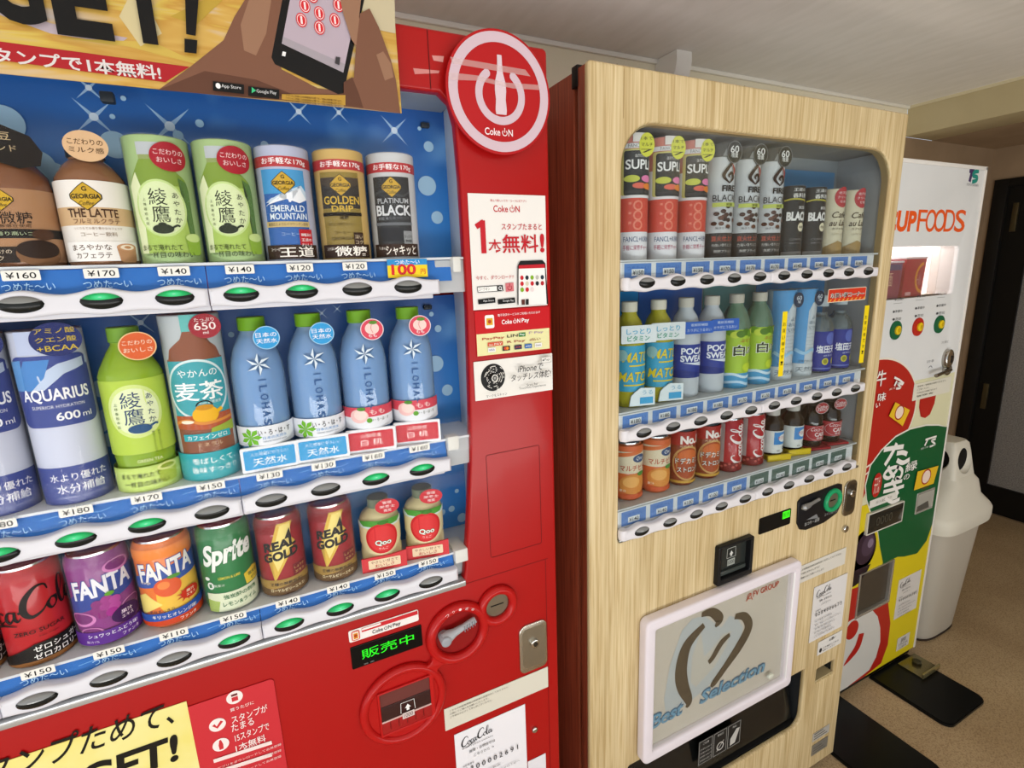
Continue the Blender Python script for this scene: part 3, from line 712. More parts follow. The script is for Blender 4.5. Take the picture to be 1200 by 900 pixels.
for k in range(13):
    r_, c_ = divmod(k, 5); c = at(610 + c_ * 5.9, 325.5 + r_ * 7 - c_ * 0.15); P.ell(c[0], c[1], 0.0031, 0.0036, cs_[k], 14)
P.poly([(609, 351), (613, 350.6), (613, 357), (609.4, 357)], '#5a2a20', True); P.poly([(614, 350.5), (617.5, 350.2), (617.5, 356.8), (614, 357)], '#1f1f1f', True)
P.build('sticker_print', s1)
# payment panel
x0, z0, x1, z1 = rect_px([(556, 366), (643, 358), (644, 410), (558, 417)], FRONT)
s2 = sheet('payment_sticker', x0, z0, x1, z1, Y, M('#c4131b', 0.4), red); s2['label'] = 'red and cream sticker listing payment brands'
P = Print(Y=Y - 0.0008, plane=FRONT)
zc = z0 + (z1 - z0) * 0.50; P.rect(x0 + 0.001, z0 + 0.001, x1 - 0.001, zc, '#e6e2a8')
c = at(573, 376.5); P.rect(c[0] - 0.008, c[1] - 0.011, c[0] + 0.008, c[1] + 0.010, '#f4f2ee', 0.003); P.rect(c[0] - 0.0055, c[1] - 0.006, c[0] + 0.0055, c[1] + 0.005, '#d9a520'); P.ell(c[0], c[1] - 0.0005, 0.003, 0.003, '#b8401c', 12)
P.ptext('電子決済サービスがご利用いただけます', (582.5, 371.5), (632, 366.5), 3, '#ffffff'); c = at(598, 376.5); power_word(P, c[0] + 0.003, c[1], 0.0072, '#ffffff', 'Pay')
hh = zc - z0; ww = x1 - x0
for (fx, fz, t, col) in ((.22, .76, 'PayPay', '#b5453a'), (.50, .80, 'LINE', '#2c2c2c'), (.62, .80, 'Pay', '#2f7d3a'), (.80, .84, 'ＦPay', '#a788b8'), (.24, .50, 'au PAY', '#cf5a3e'), (.52, .52, 'R Pay', '#9c3a3a'), (.78, .54, 'd払い', '#8c3a3a')):
    if t == 'au PAY': P.rect(x0 + ww * .14, z0 + hh * .42, x0 + ww * .34, z0 + hh * .60, col); P.text('au PAY', x0 + ww * fx, z0 + hh * fz, 0.0035, '#f2e8d8', ww * .17)
    elif t == 'Pay' : P.rect(x0 + ww * .56, z0 + hh * .72, x0 + ww * .65, z0 + hh * .90, col); P.text(t, x0 + ww * .605, z0 + hh * .81, 0.004, '#ffffff', ww * .07)
    else: P.text(t, x0 + ww * fx, z0 + hh * fz, 0.0045, col, ww * (.045 * len(t) + 0.02), bold=0.012)
for k, (fx, col, col2) in enumerate(((.19, '#eceae6', '#24358c'), (.38, '#3a2624', '#e88a2c'), (.54, '#28304c', '#d04a3c'), (.68, '#2c66b0', '#dfe9f2'), (.82, '#eceae6', '#5b5b68'))):
    P.rect(x0 + ww * (fx - .05), z0 + hh * .16, x0 + ww * (fx + .05), z0 + hh * .36, col); 
    if k == 1: P.ell(x0 + ww * (fx - .012), z0 + hh * .26, .0026, .0026, '#d8442c', 12); P.ell(x0 + ww * (fx + .014), z0 + hh * .26, .0026, .0026, col2, 12)
    else: P.text(('VISA', '', 'JCB', 'AMEX', 'Diners')[k], x0 + ww * fx, z0 + hh * .26, .003, col2, ww * .075, bold=0.01)
P.build('sticker_print', s2)
# touch sticker
x0, z0, x1, z1 = rect_px([(554, 424), (645, 414), (648, 456), (557, 470)], FRONT)
s3 = sheet('touchless_sticker', x0, z0, x1, z1, Y, M('#eae8e2', 0.45), red, 0.001, th=0.0015); s3['label'] = 'white sticker with a black round scan mark'
P = Print(Y=Y - 0.0015, plane=FRONT); c = at(577, 442)
P.ell(c[0], c[1], 0.0215, 0.0225, '#161616', 40)
rnd = random.Random(4)
for k in range(5):
    for j in range(14):
        a0 = rnd.uniform(0, 360); P.ring(c[0], c[1], 0.0085 + 0.0026 * k + 0.0011, 0.0085 + 0.0026 * k, '#e2dfd8', a0, a0 + rnd.uniform(5, 22), 5)
P.ell(c[0], c[1], 0.0058, 0.006, '#e8e6e0', 20); P.ell(c[0], c[1], 0.0042, 0.0044, '#161616', 20); P.rect(c[0] - 0.0022, c[1] - 0.0022, c[0] + 0.0022, c[1] + 0.0022, '#9a9a96')
P.ptext('マークをスキャン', (567, 465), (591, 461.5), 3.4, '#222222'); P.ptext('iPhoneで', (604, 436), (633, 431.5), 8, '#161616', 0.014, 0.18); P.ptext('タッチレス体験!', (596, 446.5), (642, 440), 8.5, '#161616', 0.014, 0.18)
P.ptext('Scan for', (614, 451.5), (627, 449.5), 3, '#333333'); P.ptext('Touchless Experience', (605, 456), (636, 451.5), 3.4, '#333333')
P.poly([(630.5, 418), (642, 416.5), (642.4, 423.2), (631, 424.8)], '#aaa8a4', True); P.poly([(631, 418.6), (641.5, 417.2), (641.8, 422.7), (631.5, 424.2)], '#eae8e2', True); P.ptext('Pay', (634, 422.6), (640.5, 421.7), 3.4, '#222222'); P.ell(*at(632.8, 421.2), 0.0013, 0.0015, '#222222', 10)
P.build('sticker_print', s3)
# LED display with its sticker
x0, z0, x1, z1 = rect_px([(410, 757.5), (494, 732.5), (494.5, 754), (413, 786)], FRONT)
dsp = plate('status_display', [rr(x0, z0, x1, z1, 0.002)], FRONT - 0.002, 0.004, M('#07080a', 0.15), red, 0.0006)
P = Print(Y=FRONT - 0.002); P.text('販売中', (x0 + x1) / 2 + 0.001, (z0 + z1) / 2 + 0.0015, 0.0175, M('#22d81a', 0.5, emit=0.8), (x1 - x0) * 0.74, bold=0.006); P.text('500  100', x0 + 0.026, z0 + 0.0035, 0.0026, '#8a8c8a', 0.016)
P.build('led_lettering', dsp)
x0, z0, x1, z1 = rect_px([(408, 740), (489, 713), (491, 728), (409, 751)], FRONT)
ps = sheet('pay_sticker', x0, z0, x1, z1, Y, M('#efe9e4', 0.45), red, 0.003)
P = Print(Y=Y - 0.0008, plane=FRONT); P.rect(x0 + 0.02, z1 - 0.0085, x1 - 0.001, z1 - 0.0015, '#c8242c'); P.rect(x0 + 0.0205, z1 - 0.0055, x0 + 0.05, z1 - 0.0022, '#efe9e4'); power_word(P, (x0 + x1) / 2 - 0.002, z0 + 0.0066, 0.0066, '#4a4848', 'Pay')
P.rect(x0 + 0.004, z0 + 0.002, x0 + 0.0165, z1 - 0.002, '#d8362e', 0.003); P.rect(x0 + 0.0055, z0 + 0.0035, x0 + 0.015, z1 - 0.0035, '#eadfc8'); P.rect(x0 + 0.007, z0 + 0.005, x0 + 0.0135, z1 - 0.006, '#d9871c'); P.ell(x0 + 0.0102, (z0 + z1) / 2, 0.0025, 0.0025, '#a83c16', 12)
P.build('sticker_print', ps)
# coin and note unit: three joined rings
def circ(px_, py_, a): c = at(px_, py_, FRONT); return c[0], c[1], a
ca, cb, cc = circ(473, 822, 0.0735), circ(536, 739.5, 0.0575), circ(582, 708, 0.0385)
def ringtube(bm, c, r, y, n=48):
    tube(bm, [(c[0] + (c[2] - r) * math.cos(2 * PI * k / n), y, c[1] + (c[2] - r) * math.sin(2 * PI * k / n)) for k in range(n)], r, 10, True)
bm = plate_mesh([ell(ca[0], ca[1], ca[2] - 0.002, ca[2] - 0.002, 56)], FRONT - 0.006, 0.008)
for c, r_ in ((ca, 0.0075), (cb, 0.009), (cc, 0.0082)): ringtube(bm, c, r_, FRONT - 0.004)
for (p, q_) in ((ca, cb), (cb, cc)):                                     # necks between the rings
    dx, dz = q_[0] - p[0], q_[1] - p[1]; l = math.hypot(dx, dz); ux, uz = dx / l, dz / l; nx, nz = -uz, ux
    ls = []; rs = []
    for k in range(13):
        t = k / 12; s_ = p[2] * 0.86 + (l - p[2] * 0.86 - q_[2] * 0.86) * t; w_ = 0.010 + 0.034 * (abs(t - 0.5)) ** 2.0 * (1.3 if p is ca else 0.7)
        x_, z_ = p[0] + ux * s_, p[1] + uz * s_; ls.append((x_ + nx * w_, z_ + nz * w_)); rs.append((x_ - nx * w_, z_ - nz * w_))
    b2 = plate_mesh([ls + rs[::-1]], FRONT - 0.0095, 0.011, 0.002); me = bpy.data.meshes.new('neck'); b2.to_mesh(me); b2.free(); bm.from_mesh(me); bpy.data.meshes.remove(me)
unit = obj('coin_unit', bm, M('#b41616', 0.28, coat=0.1), red); unit['label'] = 'moulded red coin and note unit of three joined rings'
obj('lever_well', discY(NB(), cb[0], cb[1], FRONT - 0.0008, FRONT + 0.002, cb[2] - 0.014, cb[2] - 0.014), M('#8d1212', 0.35), unit)
bm = NB(); l0, l1 = at(520, 749, FRONT - 0.012), at(557, 726, FRONT - 0.012)
tube(bm, [(l0[0] + (l1[0] - l0[0]) * t, FRONT - 0.012, l0[1] + (l1[1] - l0[1]) * t) for t in (-0.06, 0.0, 0.15, 0.35, 0.6, 0.85, 1.0)], [0.004, 0.0105, 0.0105, 0.0068, 0.0055, 0.006, 0.0055], 12)
obj('return_lever', bm, M('#a9abb0', 0.3), unit); obj('lever_axle', discY(NB(), l0[0] + 0.002, l0[1], FRONT - 0.022, FRONT, 0.009, 0.009, dome=0.002), M('#9a9ca2', 0.3), unit)
for t in (0.62, 0.70, 0.78, 0.86, 0.94): obj('grip_rib', B(l0[0] + (l1[0] - l0[0]) * t - 0.0005, FRONT - 0.0200, l0[1] + (l1[1] - l0[1]) * t - 0.005, l0[0] + (l1[0] - l0[0]) * t + 0.0005, FRONT - 0.0180, l0[1] + (l1[1] - l0[1]) * t + 0.005), M('#8a8c92', 0.3), unit)
obj('coin_plate', discY(NB(), cc[0], cc[1], FRONT - 0.002, FRONT + 0.001, cc[2] - 0.0165, cc[2] - 0.0165), M('#8d8474', 0.3, 0.9), unit)
obj('coin_cone', discY(NB(), cc[0], cc[1], FRONT - 0.0012, FRONT + 0.001, cc[2] - 0.012, cc[2] - 0.012), M('#a01414', 0.3), unit)
obj('coin_slot', B(cc[0] - 0.0125, FRONT - 0.0024, cc[1] - 0.0009, cc[0] + 0.0125, FRONT - 0.0019, cc[1] + 0.0012), m_black, unit)
P = Print(Y=FRONT - 0.0122, base=0.0003)
for k, ch in enumerate('おつり・返却'):
    a = math.radians(128 - k * 14); P.text(ch, cb[0] + (cb[2] - 0.0085) * math.cos(a), cb[1] + (cb[2] - 0.0085) * math.sin(a), 0.005, '#f6dada', rot=math.degrees(a) - 90)
P.build('ring_lettering', unit)
# note slot in the big ring
x0, z0, x1, z1 = rect_px([(440, 811), (505, 785), (510, 836), (446, 858)], FRONT)
ns = plate('note_slot', [rr(x0, z0, x1, z1, 0.003), rr(x0 + 0.0035, z0 + 0.004, x1 - 0.007, z1 - 0.003, 0.002)], FRONT - 0.010, 0.006, M('#b81a1a', 0.3), unit, 0.001)
obj('note_window', B(x0 + 0.003, FRONT - 0.0072, z0 + 0.0035, x1 - 0.0065, FRONT - 0.0062, z1 - 0.003), M('#6c3a36', 0.12), unit)
hn = z1 - z0; wn = x1 - x0
obj('note_mouth', B(x0 + 0.003, FRONT - 0.0085, z0 + hn * 0.34, x1 - 0.0065, FRONT - 0.0072, z0 + hn * 0.66, 0.0004), M('#3b2321', 0.15), unit)
obj('note_ledge', B(x0 + 0.003, FRONT - 0.0095, z0 + hn * 0.31, x1 - 0.0065, FRONT - 0.007, z0 + hn * 0.34, 0.0003), M('#d5b3ae', 0.2), unit)
obj('note_tray', B(x0 + 0.003, FRONT - 0.0090, z0 + 0.0035, x1 - 0.0065, FRONT - 0.0072, z0 + hn * 0.31, 0.0003), M('#a02020', 0.25), unit)
for k in range(5): obj('ledge_rib', B(x0 + wn * (0.17 + 0.15 * k), FRONT - 0.0096, z0 + hn * 0.12, x0 + wn * (0.17 + 0.15 * k) + 0.001, FRONT - 0.0088, z0 + hn * 0.29), M('#6a1010', 0.3), unit)
P = Print(Y=FRONT - 0.0098); cx_ = x0 + wn * 0.5; zz = z0 + hn * 0.44; q_ = hn * 0.012
P.poly([(cx_ + a * q_, zz + b_ * q_) for a, b_ in ((-5, 3), (0, 10), (5, 3), (2.3, 3), (2.3, -2), (-2.3, -2), (-2.3, 3))], '#f0f0ee')
for a in ((-12, -4, -11, 15), (12, -4, 11, 15), (-11, 15, 11, 15)): P.stroke([(cx_ + a[0] * q_, zz + a[1] * q_), (cx_ + a[2] * q_, zz + a[3] * q_)], 0.0008, '#f0f0ee', False)
P.rect(cx_ - 10 * q_, zz - 16 * q_, cx_ + 10 * q_, zz - 5 * q_, '#d8c8c4'); P.text('1000', cx_, zz - 10.5 * q_, 7 * q_, '#4a2a28', 15 * q_)
P.build('note_print', unit)
# lock plate
x0, z0, x1, z1 = rect_px([(607, 734), (640, 724), (640, 780), (609, 787)], FRONT)
lk = plate('lock_plate', [rr(x0, z0, x1, z1, [0.012, 0.012, 0.012, 0.016], 8)], FRONT - 0.004, 0.005, M('#c4c0b6', 0.26, 1.0), red, 0.0015)
lk2 = plate('lock_recess', [rr(x0 + 0.006, z0 + 0.010, x1 - 0.005, z1 - 0.008, 0.010, 8)], FRONT - 0.0046, 0.001, M('#a8a396', 0.3, 1.0), lk)
cl = ((x0 + x1) / 2 + 0.001, z0 + (z1 - z0) * 0.60)
obj('lock_cylinder', discY(NB(), cl[0], cl[1], FRONT - 0.010, FRONT - 0.003, 0.0085, 0.0085, dome=0.001), m_chrome, lk); obj('key_slot', discY(NB(), cl[0], cl[1], FRONT - 0.0118, FRONT - 0.010, 0.0045, 0.0045), M('#4a463e', 0.3, 0.8), lk)
c = at(626, 854); obj('screw', discY(NB(), c[0], c[1], FRONT - 0.004, FRONT, 0.006, 0.006, dome=0.002), m_chrome, red)
# paper strips
x0, z0, x1, z1 = rect_px([(519.7, 831.7), (641.3, 780), (642, 803), (522, 857)], FRONT)
n1 = sheet('notice_strip', x0, z0, x1, z1, Y, M('#d9d5c6', 0.6), red); n1['label'] = 'cream paper strip with small print'
P = Print(Y=Y - 0.0008)
for k, t in enumerate(('こちらの自動販売機は新紙幣の両替対応しておりません', '小銭にてご購入をお願いいたします。', 'ご不便をおかけして申し訳ございません。')): P.text(t, x0 + 0.010, z1 - 0.0075 - k * 0.0065, 0.0042, '#77736a', al='l', w=(0.115, 0.075, 0.082)[k])
P.build('small_print', n1)
def number_sheet(machine, quad, Yp, digits, mat='#ecebf0', full=True):
    x0, z0, x1, z1 = rect_px(quad, Yp); w, h = x1 - x0, z1 - z0
    s = sheet('number_sheet', x0, z0, x1, z1, Yp - 0.001, M(mat, 0.5), machine); P = Print(Y=Yp - 0.0018)
    script_cola(P, x0 + w * 0.30, z1 - w * 0.16, w * 0.44, M('#2b2c30'), bw=0.9)
    P.text('BOTTLERS JAPAN', x0 + w * 0.30, z1 - w * 0.255, w * 0.025, '#55565a', w * 0.42)
    P.text('故障・お問合せは', x0 + w * 0.36, z1 - w * 0.335, w * 0.045, '#2b2c30', w * 0.36, bold=0.01); P.text('こちらから →', x0 + w * 0.38, z1 - w * 0.42, w * 0.04, '#2b2c30', w * 0.28)
    P.text('自販機番号', x0 + w * 0.16, z1 - w * 0.52, w * 0.03, '#55565a')
    for k, d in enumerate(digits): P.text(d, x0 + w * (0.12 + 0.082 * k), z1 - w * 0.60, w * 0.075, '#2b2c30', bold=0.01)
    for k, (t, f) in enumerate((('受付時間 年中無休', .5), ('故障・返金などのお問合せは下記へ', .78), ('お客様相談窓口', .6), ('0120-308509', .5), ('この自販機の管理会社', .62))): P.text(t, x0 + w * 0.1, z1 - w * (0.74 + 0.085 * k), w * 0.033, '#6a6b70', w * f, al='l')
    P.build('small_print', s); return s
number_sheet(red, [(533, 860), (615, 824.5), (618, 925), (538, 962)], FRONT, '9300002691')['label'] = 'white sheet with script logo and a ten-digit number'
x0, z0, x1, z1 = rect_px([(618, 893), (639, 881), (640, 930), (620, 942)], FRONT); sheet('blank_sheet', x0, z0, x1, z1, Y, M('#e6e4ea', 0.5), red)
# lower poster, yellow and red halves
x0, z0, x1, z1 = rect_px([(-60, 907), (225, 824), (240, 955), (-50, 1060)], FRONT)
lp = sheet('lower_poster', x0, z0 - 0.1, x1, z1, Y, noisy('lower_poster_print', '#e9d96a', '#efe8a6', 9, 0.4, lo=0.3, hi=0.7), red)
P = Print(Y=Y - 0.0008, plane=FRONT)
P.ptext('スタンプためて、', (-60, 930), (210, 850), 34, M('#15130d', 0.4), 0.02, 0.25); P.ptext('GET!', (96, 932), (212, 888), 34, M('#15130d', 0.4), 0.03, 0.12)
P.build('poster_print', lp)
xr0, zr0, xr1, zr1 = rect_px([(225, 824), (320, 796), (338, 905), (242, 940)], FRONT)
lr = sheet('stamp_card', x1, zr0 - 0.1, xr1, zr1, Y, M('#c93038', 0.4), red, [0, 0, 0.006, 0])
P = Print(Y=Y - 0.0008, plane=FRONT)
for (a, b_) in ((275, 816), (255, 848), (259, 871)):
    c = at(a, b_); P.ell(c[0], c[1], 0.0105, 0.0105, '#f4e6e2', 28)
    if b_ == 816: P.rect(c[0] - 0.004, c[1] - 0.006, c[0] + 0.004, c[1] + 0.001, '#c93038'); P.rect(c[0] - 0.004, c[1] + 0.0025, c[0] + 0.004, c[1] + 0.006, '#6a2a2a')
    elif b_ == 848: P.stroke([(c[0] - 0.005, c[1] + 0.002), (c[0] - 0.001, c[1] - 0.004), (c[0] + 0.006, c[1] + 0.004)], 0.004, '#c93038', False)
    else: P.poly([(c[0] + x_, c[1] + z_) for x_, z_ in ((.001, .008), (.003, 0), (.0025, -.008), (-.0025, -.008), (-.003, 0), (-.001, .008))], '#c93038')
for t, a, b_, h in (('買うたびに', (270, 832), (298, 824), 4), ('スタンプが', (272, 846), (314, 832), 9), ('たまる', (272, 856), (298, 847), 9), ('15スタンプで', (276, 867), (316, 853), 9), ('1本無料', (277, 879), (312, 867), 9)): P.ptext(t, a, b_, h, '#f6e9e6', 0.012)
for k in range(2): P.poly([(250, 888 + k * 14), (318, 866 + k * 14), (319, 870 + k * 14), (251, 892 + k * 14)], '#f0dcd8', True)
for k in range(3): P.ptext('アプリをダウンロードして会員登録', (255, 898 + 7 * k), (330, 873 + 7 * k), 3, '#eecfcb')
P.build('card_print', lr)
# ================================================================ wooden drinks machine
m_wood = wood('light_oak_laminate', '#c6ad7c', '#dac598', '#e4d2a8')
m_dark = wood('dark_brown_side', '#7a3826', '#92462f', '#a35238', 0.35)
oak = thing('wooden_vending_machine', 'light wood-grain drinks vending machine with a white framed heart poster', 'vending machine', (0.968, FRONT + 0.36, 0))
W0, W1, WT, WB = 0.519, 1.4105, 1.829, 0.035
WIN2 = rr(0.587, 0.9705, 1.3685, 1.747, [0.006, 0.02, 0.075, 0.075], 10)
OUT2 = rr(0.622, 0.222, 1.2315, 0.4065, [0.01, 0.035, 0.004, 0.004])
NOTE2 = rr(0.866, 0.796, 0.966, 0.880, 0.003)
RET2 = rr(1.284, 0.3355, 1.3665, 0.3825, 0.002)
fr2 = plate('front_panel', [rr(W0, WB, W1, WT, 0.006), WIN2, OUT2, NOTE2, RET2], FRONT, 0.014, m_wood, oak, 0.005, 3)
# rounded left edge of the front and dark sides
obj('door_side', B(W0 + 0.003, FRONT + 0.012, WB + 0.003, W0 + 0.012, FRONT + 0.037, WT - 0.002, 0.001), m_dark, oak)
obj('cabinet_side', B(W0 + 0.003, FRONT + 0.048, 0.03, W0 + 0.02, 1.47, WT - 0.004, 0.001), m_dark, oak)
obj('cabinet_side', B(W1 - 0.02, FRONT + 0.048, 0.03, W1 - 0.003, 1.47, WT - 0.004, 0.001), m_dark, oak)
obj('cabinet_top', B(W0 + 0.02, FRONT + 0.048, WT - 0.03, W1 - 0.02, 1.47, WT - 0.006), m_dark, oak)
obj('cabinet_back', B(W0 + 0.02, 0.98, 0.03, W1 - 0.02, 1.0, WT - 0.03), M('#202020'), oak)
obj('gasket', B(W0 + 0.012, FRONT + 0.036, 0.04, W0 + 0.02, FRONT + 0.05, WT - 0.008), M('#070606', 0.7), oak)
obj('hinge', B(W0 + 0.001, FRONT + 0.034, WT - 0.03, W0 + 0.014, FRONT + 0.052, WT + 0.004, 0.002), M('#0e0d0c', 0.4), oak)
for x_ in (W0 + 0.06, W1 - 0.06):
    for y_ in (FRONT + 0.09, 1.38): obj('foot', lathe(NB(), [(0, 0), (0.028, 0), (0.028, 0.012), (0.012, 0.016), (0.012, 0.034), (0, 0.034)], 20, x_, y_), M('#8a8a86', 0.4, 0.7), oak)
obj('panel_joint', B(at(731, 100)[0] - 0.0005, FRONT - 0.0004, 1.748, at(731, 100)[0] + 0.0005, FRONT + 0.001, WT - 0.006), M('#a98f62'), oak)
# display interior
Y2B = 0.886
m_in2 = M('#a5a8aa', 0.45)
obj('inner_back', B(0.58, Y2B, 0.97, 1.394, Y2B + 0.004, 1.75), M('#8e9497', 0.45), oak)
obj('inner_side', B(1.372, FRONT + 0.014, 0.97, 1.38, Y2B, 1.748), m_in2, oak); obj('inner_side', B(0.578, FRONT + 0.014, 0.97, 0.586, Y2B, 1.748), m_in2, oak)
obj('inner_top', B(0.58, FRONT + 0.014, 1.748, 1.39, Y2B, 1.754), M('#77787a', 0.5), oak); obj('inner_floor', B(0.58, FRONT + 0.014, 0.962, 1.39, Y2B, 0.970), M('#8f9294', 0.3), oak)
lip = plate('window_trim', [rr(0.585, 0.968, 1.3705, 1.749, [0.006, 0.02, 0.077, 0.077], 10), rr(0.5895, 0.9730, 1.366, 1.7445, [0.006, 0.02, 0.073, 0.073], 10)], FRONT + 0.006, 0.014, M('#a08a62', 0.5), oak)
def card2(x0, z0, x1, z1, c, y=Y2B - 0.002): return obj('backing_card', B(x0, y, z0, x1, y + 0.0015, z1), M(c, 0.35), oak)
card2(0.60, 1.50, 0.865, 1.735, '#9a6a86'); card2(0.87, 1.50, 1.10, 1.735, '#2a2c2e'); card2(1.105, 1.50, 1.36, 1.72, '#5b8fb8')
card2(0.60, 1.21, 0.735, 1.455, '#1f86c8'); card2(0.737, 1.21, 0.92, 1.455, '#3566b4'); card2(0.925, 1.21, 1.095, 1.455, '#5d8f90'); card2(1.10, 1.21, 1.36, 1.46, '#2f86c0')
card2(0.60, 1.0, 0.90, 1.175, '#4c3024'); card2(0.905, 1.0, 1.05, 1.175, '#8a2a2a'); card2(1.055, 1.0, 1.19, 1.175, '#a02830'); card2(1.195, 1.0, 1.36, 1.175, '#38302e')
BZ2 = [1.5180, 1.2350, 1.0360]; RZ2 = [1.4768, 1.1957, 0.9908]
C2 = lambda i: 0.6329 + 0.0731 * i
PR2 = [['150', '150', '150', '170', '170', '170', '140', '140', '170', '160'], ['180', '180', '180', '180', '170', '170', '170', '170', '150', '150'], ['140', '140', '100', '100', '160', '160', '160', '160', '160', '160']]
for r in range(3):
    zb, z = BZ2[r], RZ2[r]; yc_ = 0.7585
    obj('shelf', B(0.588, 0.762, zb - 0.004, 1.37, Y2B - 0.003, zb - 0.0005), M('#cfd2d2', 0.3), oak)
    ps = obj('price_strip', B(0.589, 0.7595, z + 0.002, 1.345, 0.7625, zb - 0.0045), M('#d9dbdc', 0.35), oak)
    for i in range(10):
        cx = C2(i) - 0.003
        P = Print(Y=0.7595, base=0.0003); hi = zb - 0.007
        P.rect(cx - 0.031, z + 0.008, cx + 0.031, hi, M('#5f86c4' if (r < 2 or i < 5) else '#5a6e66', 0.35))
        P.text('つめた〜い', cx, hi - 0.008, 0.0075, '#3a62a8' if (r < 2 or i < 5) else '#42564e', 0.05)
        P.rect(cx - 0.0145, z + 0.0125, cx + 0.0145, z + 0.0245, '#e4e6e6'); P.text('¥' + PR2[r][i], cx, z + 0.0185, 0.0078, '#20242a', 0.024, bold=0.006)
        P.build('price_card', ps)
    for (xa, xb, cs) in ((0.5915, C2(4) + 0.0362, [C2(i) for i in range(5)]), (C2(4) + 0.0369, 1.3345, [C2(i) for i in range(5, 10)])):
        rl = plate('button_rail', [rail_outline(xa, xb, z, cs, 0.0075, 0.0142, 0.0135, 0.017)], 0.7375, 0.018, M('#dedce0', 0.3), oak, 0.006, 4)
        for c in cs: push_button(rl, c, 0.7377, z, False, 0.0185, 0.0098, 0.0055)
    obj('rail_end', lathe(NB(), [(0, 0), (0.008, 0.001), (0.0095, 0.006), (0.0095, 0.018), (0.008, 0.022), (0, 0.023)], 20, 0.5925, 0.747, z - 0.0125), M('#dedce0', 0.3), oak)
obj('lower_trim', B(0.588, FRONT - 0.002, 0.9695, 1.3665, FRONT + 0.02, 0.9755, 0.001), M('#8f9290', 0.25, 0.8), oak)
m_pane2 = clear('tinted_pane', tint=(0.93, 0.955, 0.96, 1), gloss=0.06)
for (za, zc_) in ((RZ2[0] + 0.0145, 1.742), (RZ2[1] + 0.0145, RZ2[0] - 0.017), (RZ2[2] + 0.0145, RZ2[1] - 0.017)): obj('display_pane', B(0.591, 0.7560, za, 1.364, 0.7566, zc_), m_pane2, oak)
# stickers on the pane
YG = 0.7558
for (quad, nm) in (([(917, 365), (923, 365), (917, 441), (912, 441)], 0), ([(1013, 358), (1018, 358), (1012, 425), (1007, 425)], 1)):
    x0, z0, x1, z1 = rect_px(quad, YG); s_ = sheet('pane_strip', x0, z0, x1, z1, YG, M('#f2d619', 0.4), oak, th=0.0004); P = Print(Y=YG - 0.0004, base=0.0002)
    for k, ch in enumerate('お買い得です！'): P.text(ch, (x0 + x1) / 2, z1 - 0.028 - k * 0.0145, 0.0085, '#2a2a20', 0.009)
    P.build('strip_lettering', s_)
x0, z0, x1, z1 = rect_px([(970, 339), (1014, 336), (1015, 351), (970, 355)], YG); s_ = sheet('bargain_sticker', x0, z0, x1, z1, YG, M('#e8dcc2', 0.4), oak, 0.003, 0.0004); P = Print(Y=YG - 0.0004, base=0.0002)
P.rect(x0 + 0.0015, z0 + 0.0015, x1 - 0.0015, z1 - 0.0015, '#cf3a22', 0.002)
for k in range(9): P.poly([(x0 + 0.004 + k * 0.0158, z0 + 0.002), (x0 + 0.011 + k * 0.0158, z0 + 0.002), (x0 + 0.016 + k * 0.0158, z0 + 0.008), (x0 + 0.010 + k * 0.0158, z0 + 0.007)], '#e8a03a')
P.text('お買い得コーナー', (x0 + x1) / 2, (z0 + z1) / 2, 0.0125, '#f0ece4', 0.128, bold=0.14); P.text('お買い得コーナー', (x0 + x1) / 2, (z0 + z1) / 2, 0.0115, '#1c1614', 0.124, bold=0.012)
P.build('sticker_lettering', s_)['label'] = 'dark lettering edged in white'
# lower front
x0, z0, x1, z1 = rect_px([(889, 607), (927, 596), (925, 612), (889, 628)], FRONT)
d2 = plate('price_display', [rr(x0, z0, x1, z1, 0.004)], FRONT - 0.0015, 0.003, M('#0c0e10', 0.15), oak)
P = Print(Y=FRONT - 0.0015); P.rect(x1 - 0.031, z1 - 0.022, x1 - 0.004, z1 - 0.003, M('#3fe01c', 0.5, emit=0.8)); P.text('販売', x1 - 0.0175, z1 - 0.0125, 0.012, '#178a0c', 0.023); P.build('led_block', d2)
cu_ = [at(*p) for p in ((934, 588), (938, 583), (981, 566.5), (985.5, 567), (985.5, 588), (979, 601), (964, 612), (943, 620.5), (936, 620), (933, 613))]
cu2 = plate('coin_unit', [cu_], FRONT - 0.004, 0.006, M('#15161a', 0.3), oak, 0.0015); cu2['label'] = 'black coin unit with a green ring and a grey lever'
gc = ((at(963, 588)[0] + at(984, 582)[0]) / 2, (at(975, 572)[1] + at(973, 598)[1]) / 2)
bm = NB(); tube(bm, [(gc[0] + 0.0285 * math.cos(2 * PI * k / 40), FRONT - 0.005, gc[1] + 0.0255 * math.sin(2 * PI * k / 40)) for k in range(40)], 0.0065, 10, True); obj('green_ring', bm, M('#1f9a62', 0.25), cu2)
obj('coin_plate', discY(NB(), gc[0], gc[1], FRONT - 0.005, FRONT - 0.003, 0.024, 0.021), M('#9a9482', 0.3, 0.8), cu2); obj('coin_slot', B(gc[0] - 0.011, FRONT - 0.0056, gc[1] - 0.0015, gc[0] + 0.011, FRONT - 0.0049, gc[1] + 0.0015), m_black, cu2)
l0, l1 = at(942, 595, FRONT - 0.01), at(960, 585, FRONT - 0.01)
bm = NB(); tube(bm, [(l0[0] + (l1[0] - l0[0]) * t, FRONT - 0.010, l0[1] + (l1[1] - l0[1]) * t) for t in (-0.1, 0.0, 0.2, 0.5, 0.8, 1.0)], [0.003, 0.0078, 0.0075, 0.0045, 0.0042, 0.004], 12); obj('return_lever', bm, M('#9a9c9e', 0.25, 0.6), cu2)
